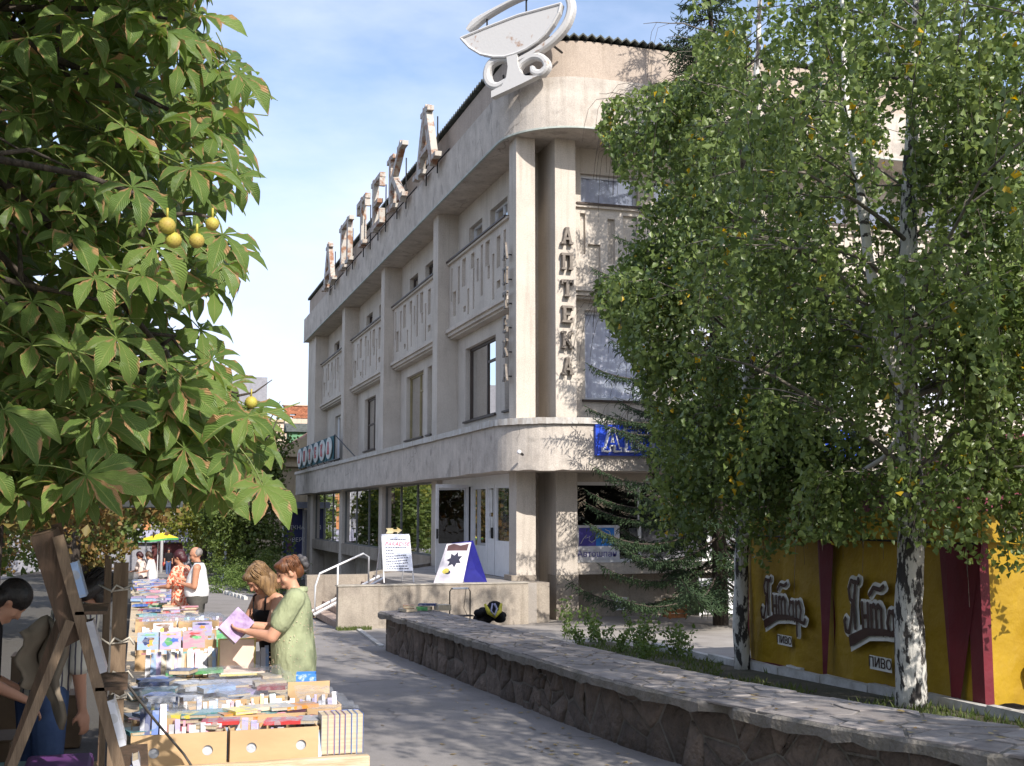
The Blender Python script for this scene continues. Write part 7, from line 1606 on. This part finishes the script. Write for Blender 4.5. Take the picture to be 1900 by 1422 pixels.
for i in range(n+1):
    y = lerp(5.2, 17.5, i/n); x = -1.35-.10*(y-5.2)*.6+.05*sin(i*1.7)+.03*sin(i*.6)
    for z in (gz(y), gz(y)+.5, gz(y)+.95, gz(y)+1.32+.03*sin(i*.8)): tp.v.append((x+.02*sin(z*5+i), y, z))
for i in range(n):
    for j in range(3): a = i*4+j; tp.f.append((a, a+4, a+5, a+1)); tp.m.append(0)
tpo = thing('shade_backdrop', 'dark tarpaulin added to deepen the shade behind the seller', 'backdrop', (-1.5, 10, gz(10)))  # added dark sheet: imitates deep shade and blocks grazing light
tp.build('sheet', mat('dark_backdrop', (.022, .026, .024), .7, (.03, .032, .03), bump=.5, bscale=4, bdist=.05), tpo, smooth=True)
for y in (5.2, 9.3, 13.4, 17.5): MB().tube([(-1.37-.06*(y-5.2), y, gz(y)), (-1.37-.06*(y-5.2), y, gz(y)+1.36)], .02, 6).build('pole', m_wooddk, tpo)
r8 = random.Random(8)
for i, (x, y, w_, h_) in enumerate(((-.95, 8.6, .45, .5), (-.75, 9.6, .4, .7), (-1.0, 10.6, .5, .6), (-.6, 11.4, .38, .45), (-.85, 12.6, .5, .7), (-.62, 6.4, .3, .4))):
    bx_ = thing('storage_box', ['brown carton on the ground just behind the seller', 'tall stack of cartons behind the post bundle', 'wide carton by the tarpaulin', 'low carton beside the third table', 'stack of cartons beside the far part of the third table', 'small carton beneath the easel shelf'][i], 'box', (x, y, gz(y)))
    o = MB().box(x-w_/2, x+w_/2, y-.2, y+.2, gz(y), gz(y)+h_-.012).build('carton', mat('dull_carton', (.16, .11, .07), .9), bx_); bevel(o, .01); MB().box(x-w_/2-.005, x-.004, y-.205, y+.205, gz(y)+h_-.011, gz(y)+h_).build('flap', MATS['dull_carton'], bx_); MB().box(x+.004, x+w_/2+.005, y-.205, y+.205, gz(y)+h_-.011, gz(y)+h_).build('flap', MATS['dull_carton'], bx_)
# grey market umbrella over the stall
UM = thing('stall_umbrella', 'large grey market umbrella above the book stall, partly hidden by chestnut leaves', 'umbrella', (-1.12, 8.3, gz(8.6)))
c = Vector((-1.12, 8.3, 2.42)); ring = [Vector((-1.12+1.5*cos(t*pi/4+.4), 8.3+1.5*sin(t*pi/4+.4), 1.86)) for t in range(8)]
m_um = mat('grey_canvas', (.40, .42, .43), .8, (.34, .36, .37))
for t in range(8):
    mb = MB(); mb.add([c, ring[t], ring[(t+1) % 8]], [(0, 1, 2)]); a, b = ring[t], ring[(t+1) % 8]; mb.quad(a, b, b-Vector((0, 0, .12)), a-Vector((0, 0, .12))); mb.build('canopy_panel', m_um, UM)
    MB().tube([c-Vector((0, 0, .03)), ring[t]-Vector((0, 0, .02))], .007, 4).build('rib', m_black, UM)
MB().tube([(-1.12, 8.3, gz(8.6)), (-1.12, 8.3, 2.45)], .02, 8).build('pole', m_wfr, UM)
# fallen leaves and grit
rf_ = random.Random(31); PL_ = []
for _ in range(420):
    y = rf_.uniform(5, 26)**1.0; x = rf_.choice([rf_.uniform(1.3, 3.9), rf_.uniform(3.2, 3.9)])+wcv(y)*.9
    PL_.append((x, y, gz(y)+.006))
for _ in range(140):
    y = rf_.uniform(4.5, 19); x = rf_.uniform(3.9, 4.75)+wcv(y); PL_.append((x, y, ctop(y)+.006))
n = len(PL_); P = np.array(PL_); rs3 = np.random.RandomState(5); a_ = rs3.rand(n)*6.28; sz = .012+.03*rs3.rand(n)
V = np.stack([P+np.c_[sz*np.cos(a_+k*1.57)*(1 if k % 2 else .6), sz*np.sin(a_+k*1.57)*(1 if k % 2 else .6), (.006*rs3.rand(n) if k % 2 else 0*sz)] for k in range(4)], 1).reshape(-1, 3); b = np.arange(n)*4; at = np.zeros((n, 4, 3)); at[:, :, 2] = rs3.rand(n)[:, None]
tag(link('fallen_leaves', npmesh('fallen_leaves', V, np.c_[b, b+1, b+2, b+3], leafmat('dry_leaf', (.20, .12, .04), (.42, .33, .14), trans=.1), at.reshape(-1, 3)), kind='stuff'), 'scattered small dry leaves on the pavement and the wall cap', 'leaves')
# ================================================================== SANDWICH BOARDS, CART, BAG ON WALL
s1 = thing('sandwich_board', 'white sandwich board with the red word PARADISE and a yellow arrow on top', 'sign board', (5.6, 26.5, .17))
def panel_leaf(P4, m, parent, name, th=.02):
    a, b, c, d = [Vector(p) for p in P4]; n = (b-a).cross(d-a).normalized()*th; return MB().add([a, b, c, d, a+n, b+n, c+n, d+n], [(0,1,2,3),(7,6,5,4),(0,4,5,1),(1,5,6,2),(2,6,7,3),(3,7,4,0)]).build(name, m, parent)
m_bw = mat('board_white', (.62, .66, .78), .5)
xa, xb = 5.27, 5.92
panel_leaf([(xa, 26.32, .42), (xb, 26.22, .42), (xb-.04, 26.50, 1.23), (xa, 26.60, 1.23)], m_bw, s1, 'panel')
MB().tube([(xa, 26.25, .17), (xa, 26.58, 1.2)], .014, 6).build('leg', m_wfr, s1); MB().tube([(xb, 26.15, .17), (xb-.04, 26.48, 1.2)], .014, 6).build('leg', m_wfr, s1)
MB().tube([(xa-.05, 27.0, .17), (xa, 26.62, 1.22)], .014, 6).build('leg', m_wfr, s1); MB().tube([(xb-.1, 26.95, .17), (xb-.04, 26.52, 1.22)], .014, 6).build('leg', m_wfr, s1)
ri = Vector((1, -.154, 0)).normalized(); upv = Vector((0, .327, .945)); FM = lambda u, v: frameM(Vector((xa, 26.32, .42))+ri*(.31+u)+upv*v+ri.cross(upv).normalized()*.024, ri, upv)
m_redi = mat('red_ink', (.55, .02, .05), .5); m_ink = mat('dark_ink', (.03, .03, .06), .6)
text('lettering', 'PARADISE', .125, FM(0.02, .62), m_redi, s1, ext=.004, shear=.3)
rr = random.Random(4)
for k, v in enumerate((.73, .54, .47, .41, .35, .29, .23, .17, .11, .05)):
    mb = MB(); u = -.24 if k else -.12; e = .22 if k not in (2, 3) else -.1
    while u < e: w_ = rr.uniform(.02, .05); M4 = FM(u+w_/2, v-.008*(u if 3 < k < 8 else 0)*6+(u*.12 if 3 < k < 8 else 0)); mb.box(-w_/2, w_/2, -.010, .010, 0, .003, 0, M4); u += w_+rr.uniform(.008, .02)
    mb.build('text_line', m_ink, s1)
ar = [(-.17, .84), (-.10, .84), (-.06, .88), (.06, .88), (.08, .93), (.18, .86), (.10, .79), (.08, .82), (-.06, .82), (-.1, .78), (-.17, .78), (-.13, .81)]
ar = [(-.18, .93), (-.02, .93), (.0, .90), (.08, .905), (.07, .955), (.19, .88), (.08, .80), (.08, .84), (.0, .845), (-.02, .81), (-.18, .81), (-.14, .87)]
MB().prism(ar, lambda u, v, d: (xa+.27+u, 26.56+d, .42+v+.02), 0, .02).build('arrow', mat('arrow_cream', (.70, .62, .42), .5, (.62, .45, .12), nscale=5), s1)
s2_ = thing('sandwich_board', 'A-frame board with blue side and white poster with black splash in front of the doors', 'sign board', (6.7, 25.55, .17))
m_navy = mat('deep_blue_board', (.02, .02, .22), .45); m_pw = mat('poster_sheet', (.72, .68, .74), .5)
panel_leaf([(6.28, 25.75, .17), (6.86, 25.45, .17), (7.10, 25.62, 1.06), (6.60, 25.85, 1.02)], m_pw, s2_, 'front_panel'); 
panel_leaf([(6.95, 25.62, .17), (7.42, 25.42, .17), (7.14, 25.62, 1.10), (6.72, 25.86, 1.04)], m_navy, s2_, 'back_panel')
def bp(u, v): a, b, c, d = [Vector(q) for q in [(6.28, 25.75, .17), (6.86, 25.45, .17), (7.10, 25.62, 1.06), (6.60, 25.85, 1.02)]]; n = (b-a).cross(d-a).normalized(); return a.lerp(b, u).lerp(d.lerp(c, u), v)+n*.024
star = [(.5+.30*(1 if k % 2 else .6)*cos(k*pi/7), .58+.20*(1 if k % 2 else .55)*sin(k*pi/7)) for k in range(14)]
MB().add([bp(u, v) for u, v in star], [tuple(range(14))]).build('splash', m_ink, s2_)
MB().add([bp(u, v) for u, v in ((.1, .82), (.9, .80), (.92, .97), (.6, .93), (.3, .99), (.08, .95))], [tuple(range(6))]).build('picture', mat('dark_print', (.12, .06, .06), .5), s2_)
MB().add([bp(.3+.13*cos(k*pi/6), .30+.07*sin(k*pi/6)) for k in range(12)], [tuple(range(12))]).build('spot', mat('print_yellow', (.6, .5, .1), .5), s2_); MB().add([bp(.38+.1*cos(k*pi/6), .27+.05*sin(k*pi/6)) for k in range(12)], [tuple(range(12))]).build('spot', m_ink, s2_)
CRT = thing('luggage_cart', 'folding black luggage cart with a pale handle standing behind the far end of the wall', 'cart', (5.6, 21, gz(21)))
MB().tube([(5.42, 21, -.5), (5.42, 21, .30), (5.45, 21, .35), (5.77, 21, .35), (5.80, 21, .30), (5.80, 21, -.5)], .012, 8).build('frame', m_black, CRT, smooth=True)
MB().tube([(5.47, 21, .352), (5.76, 21, .352)], .017, 8).build('grip', m_white, CRT, smooth=True); MB().box(5.4, 5.83, 20.85, 21.05, -.14, -.12).build('platform', m_black, CRT)
MB().tube([(5.72, 20.99, .34), (5.68, 20.99, .0), (5.74, 20.99, -.12)], .006, 5).build('cord', m_black, CRT)
for x in (5.40, 5.82): MB().tube([(x, 21, gz(21)+.07), (x+.03, 21, gz(21)+.07)], .07, 14).build('wheel', m_black, CRT)
# heap of black bag with yellow trim
r6 = random.Random(6); bgm = MB()
for k in range(26): bgm.sphere((5.85+r6.uniform(-.24, .24), 19.9+r6.uniform(-.12, .12), -.06+r6.uniform(-.12, .20)*(1 if k % 2 else .6)), (r6.uniform(.06, .14), .09, r6.uniform(.05, .12)), seg=10, ring=8)
ba = thing('black_bag', 'black cloth bag with a yellow collar heaped behind the wall', 'bag', (5.85, 19.9, gz(20))); o = bgm.build('cloth', cloth('black_cloth', (.012, .012, .014)), ba, smooth=True); q = o.modifiers.new('r', 'REMESH'); q.mode = 'VOXEL'; q.voxel_size = .02; q.use_smooth_shade = True
MB().tube([(5.72, 19.76, .16), (5.78, 19.72, .02), (5.88, 19.70, -.04), (5.98, 19.74, .04), (6.02, 19.78, .16)], [.02, .04, .045, .04, .02], 8).build('collar', mat('yellow_lining', (.55, .48, .05), .7), ba, smooth=True)
MB().tube([(5.84, 19.70, .17), (5.80, 19.66, .05), (5.86, 19.65, -.03), (5.91, 19.67, .08), (5.87, 19.70, .17)], .018, 6).build('strap', mat('lilac_strap', (.35, .35, .50), .5), ba, smooth=True)
# things lying on the far end of the wall
zc = ctop(19.2); LY = 19.25
def wbook(x, y, z, w, h, t, a, c, lb): me, t = bookmesh(c, w, h, t); o = bpy.data.objects.new('book', me); COL.objects.link(o); o.location = (x, y, z); o.rotation_euler = (0, 0, a); tag(o, lb, 'book')
wbook(4.25, 19.2, zc+.012, .2, .28, .04, .3, 'cream', 'cream book at the left of the pile on the far end of the stone wall'); wbook(4.28, 19.25, zc+.06, .18, .25, .05, -.2, 'orange', 'orange brown book on top of the cream one on the stone wall'); wbook(4.55, 19.3, zc+.012, .16, .22, .06, .8, 'green', 'green book in the middle of the pile on the stone wall')
wbook(4.62, 19.35, zc+.085, .2, .3, .03, 1.2, 'navy', 'dark blue book bridging the pile on the stone wall'); wbook(4.85, 19.25, zc+.012, .22, .24, .09, .1, 'cream', 'thick pale book at the right of the pile on the stone wall')
# parked cars behind the stall
def car(x, y, rot, m, label):
    T_ = thing('parked_car', label, 'car', (x, y, gz(y)), 'cars parked beyond the stalls'); M4 = Matrix.Translation((x, y, gz(y))) @ Matrix.Rotation(rot, 4, 'Z'); m_t = mat('tyre', (.02, .02, .02), .8)
    prof = [(-2.1, .35), (-2.12, .62), (-1.95, .80), (-1.25, .92), (-.65, 1.38), (.75, 1.42), (1.5, .98), (2.05, .88), (2.12, .6), (2.1, .35)]
    mb = MB(); secs = [(-.84, .95), (-.80, 1.0), (.80, 1.0), (.84, .95)]
    for (yy, s_) in secs:
        for (u, v) in prof: mb.v.append(tuple(M4 @ Vector((yy*(1 if v < .95 else .86), u*s_, .35+(v-.35)*s_))))
    n = len(prof)
    for k in range(3):
        for j in range(n): a = k*n+j; b = k*n+(j+1) % n; mb.f.append((a, b, b+n, a+n)); mb.m.append(0)
    mb.f += [tuple(range(n)), tuple(reversed(range(3*n, 4*n)))]; mb.m += [0, 0]; o = mb.build('body', m, T_); bevel(o, .05, 3)
    for q in (-1, 1):
        MB().add([M4 @ Vector((q*.735, u, v)) for u, v in ((-1.1, .96), (-.6, 1.32), (.05, 1.35), (.05, .96))], [(0, 1, 2, 3)]).build('window', m_glassc, T_); MB().add([M4 @ Vector((q*.735, u, v)) for u, v in ((.12, .96), (.12, 1.35), (.72, 1.34), (1.3, .98))], [(0, 1, 2, 3)]).build('window', m_glassc, T_)
        for yy in (-1.35, 1.3):
            w_ = MB().tube([M4 @ Vector((q*.66, yy, .31)), M4 @ Vector((q*.86, yy, .31))], .31, 20).build('wheel', m_t, T_); MB().tube([M4 @ Vector((q*.861, yy, .31)), M4 @ Vector((q*.872, yy, .31))], .19, 16).build('rim', m_wfr, w_)
        MB().box(q*.62-.14, q*.62+.14, -2.13, -2.08, .60, .74, 0, M4).build('headlight', m_white, T_)
    MB().add([M4 @ Vector((a, u, v)) for a, u, v in ((-.62, -1.22, .95), (.62, -1.22, .95), (.58, -.70, 1.35), (-.58, -.70, 1.35))], [(0, 1, 2, 3)]).build('windscreen', m_glassc, T_)
m_glassc = mat('car_glass', (.02, .025, .03), .08, spec=.8)
car(-3.9, 20.5, .1, mat('white_paintwork', (.62, .62, .64), .3), 'white parked car in the shade behind the stalls')
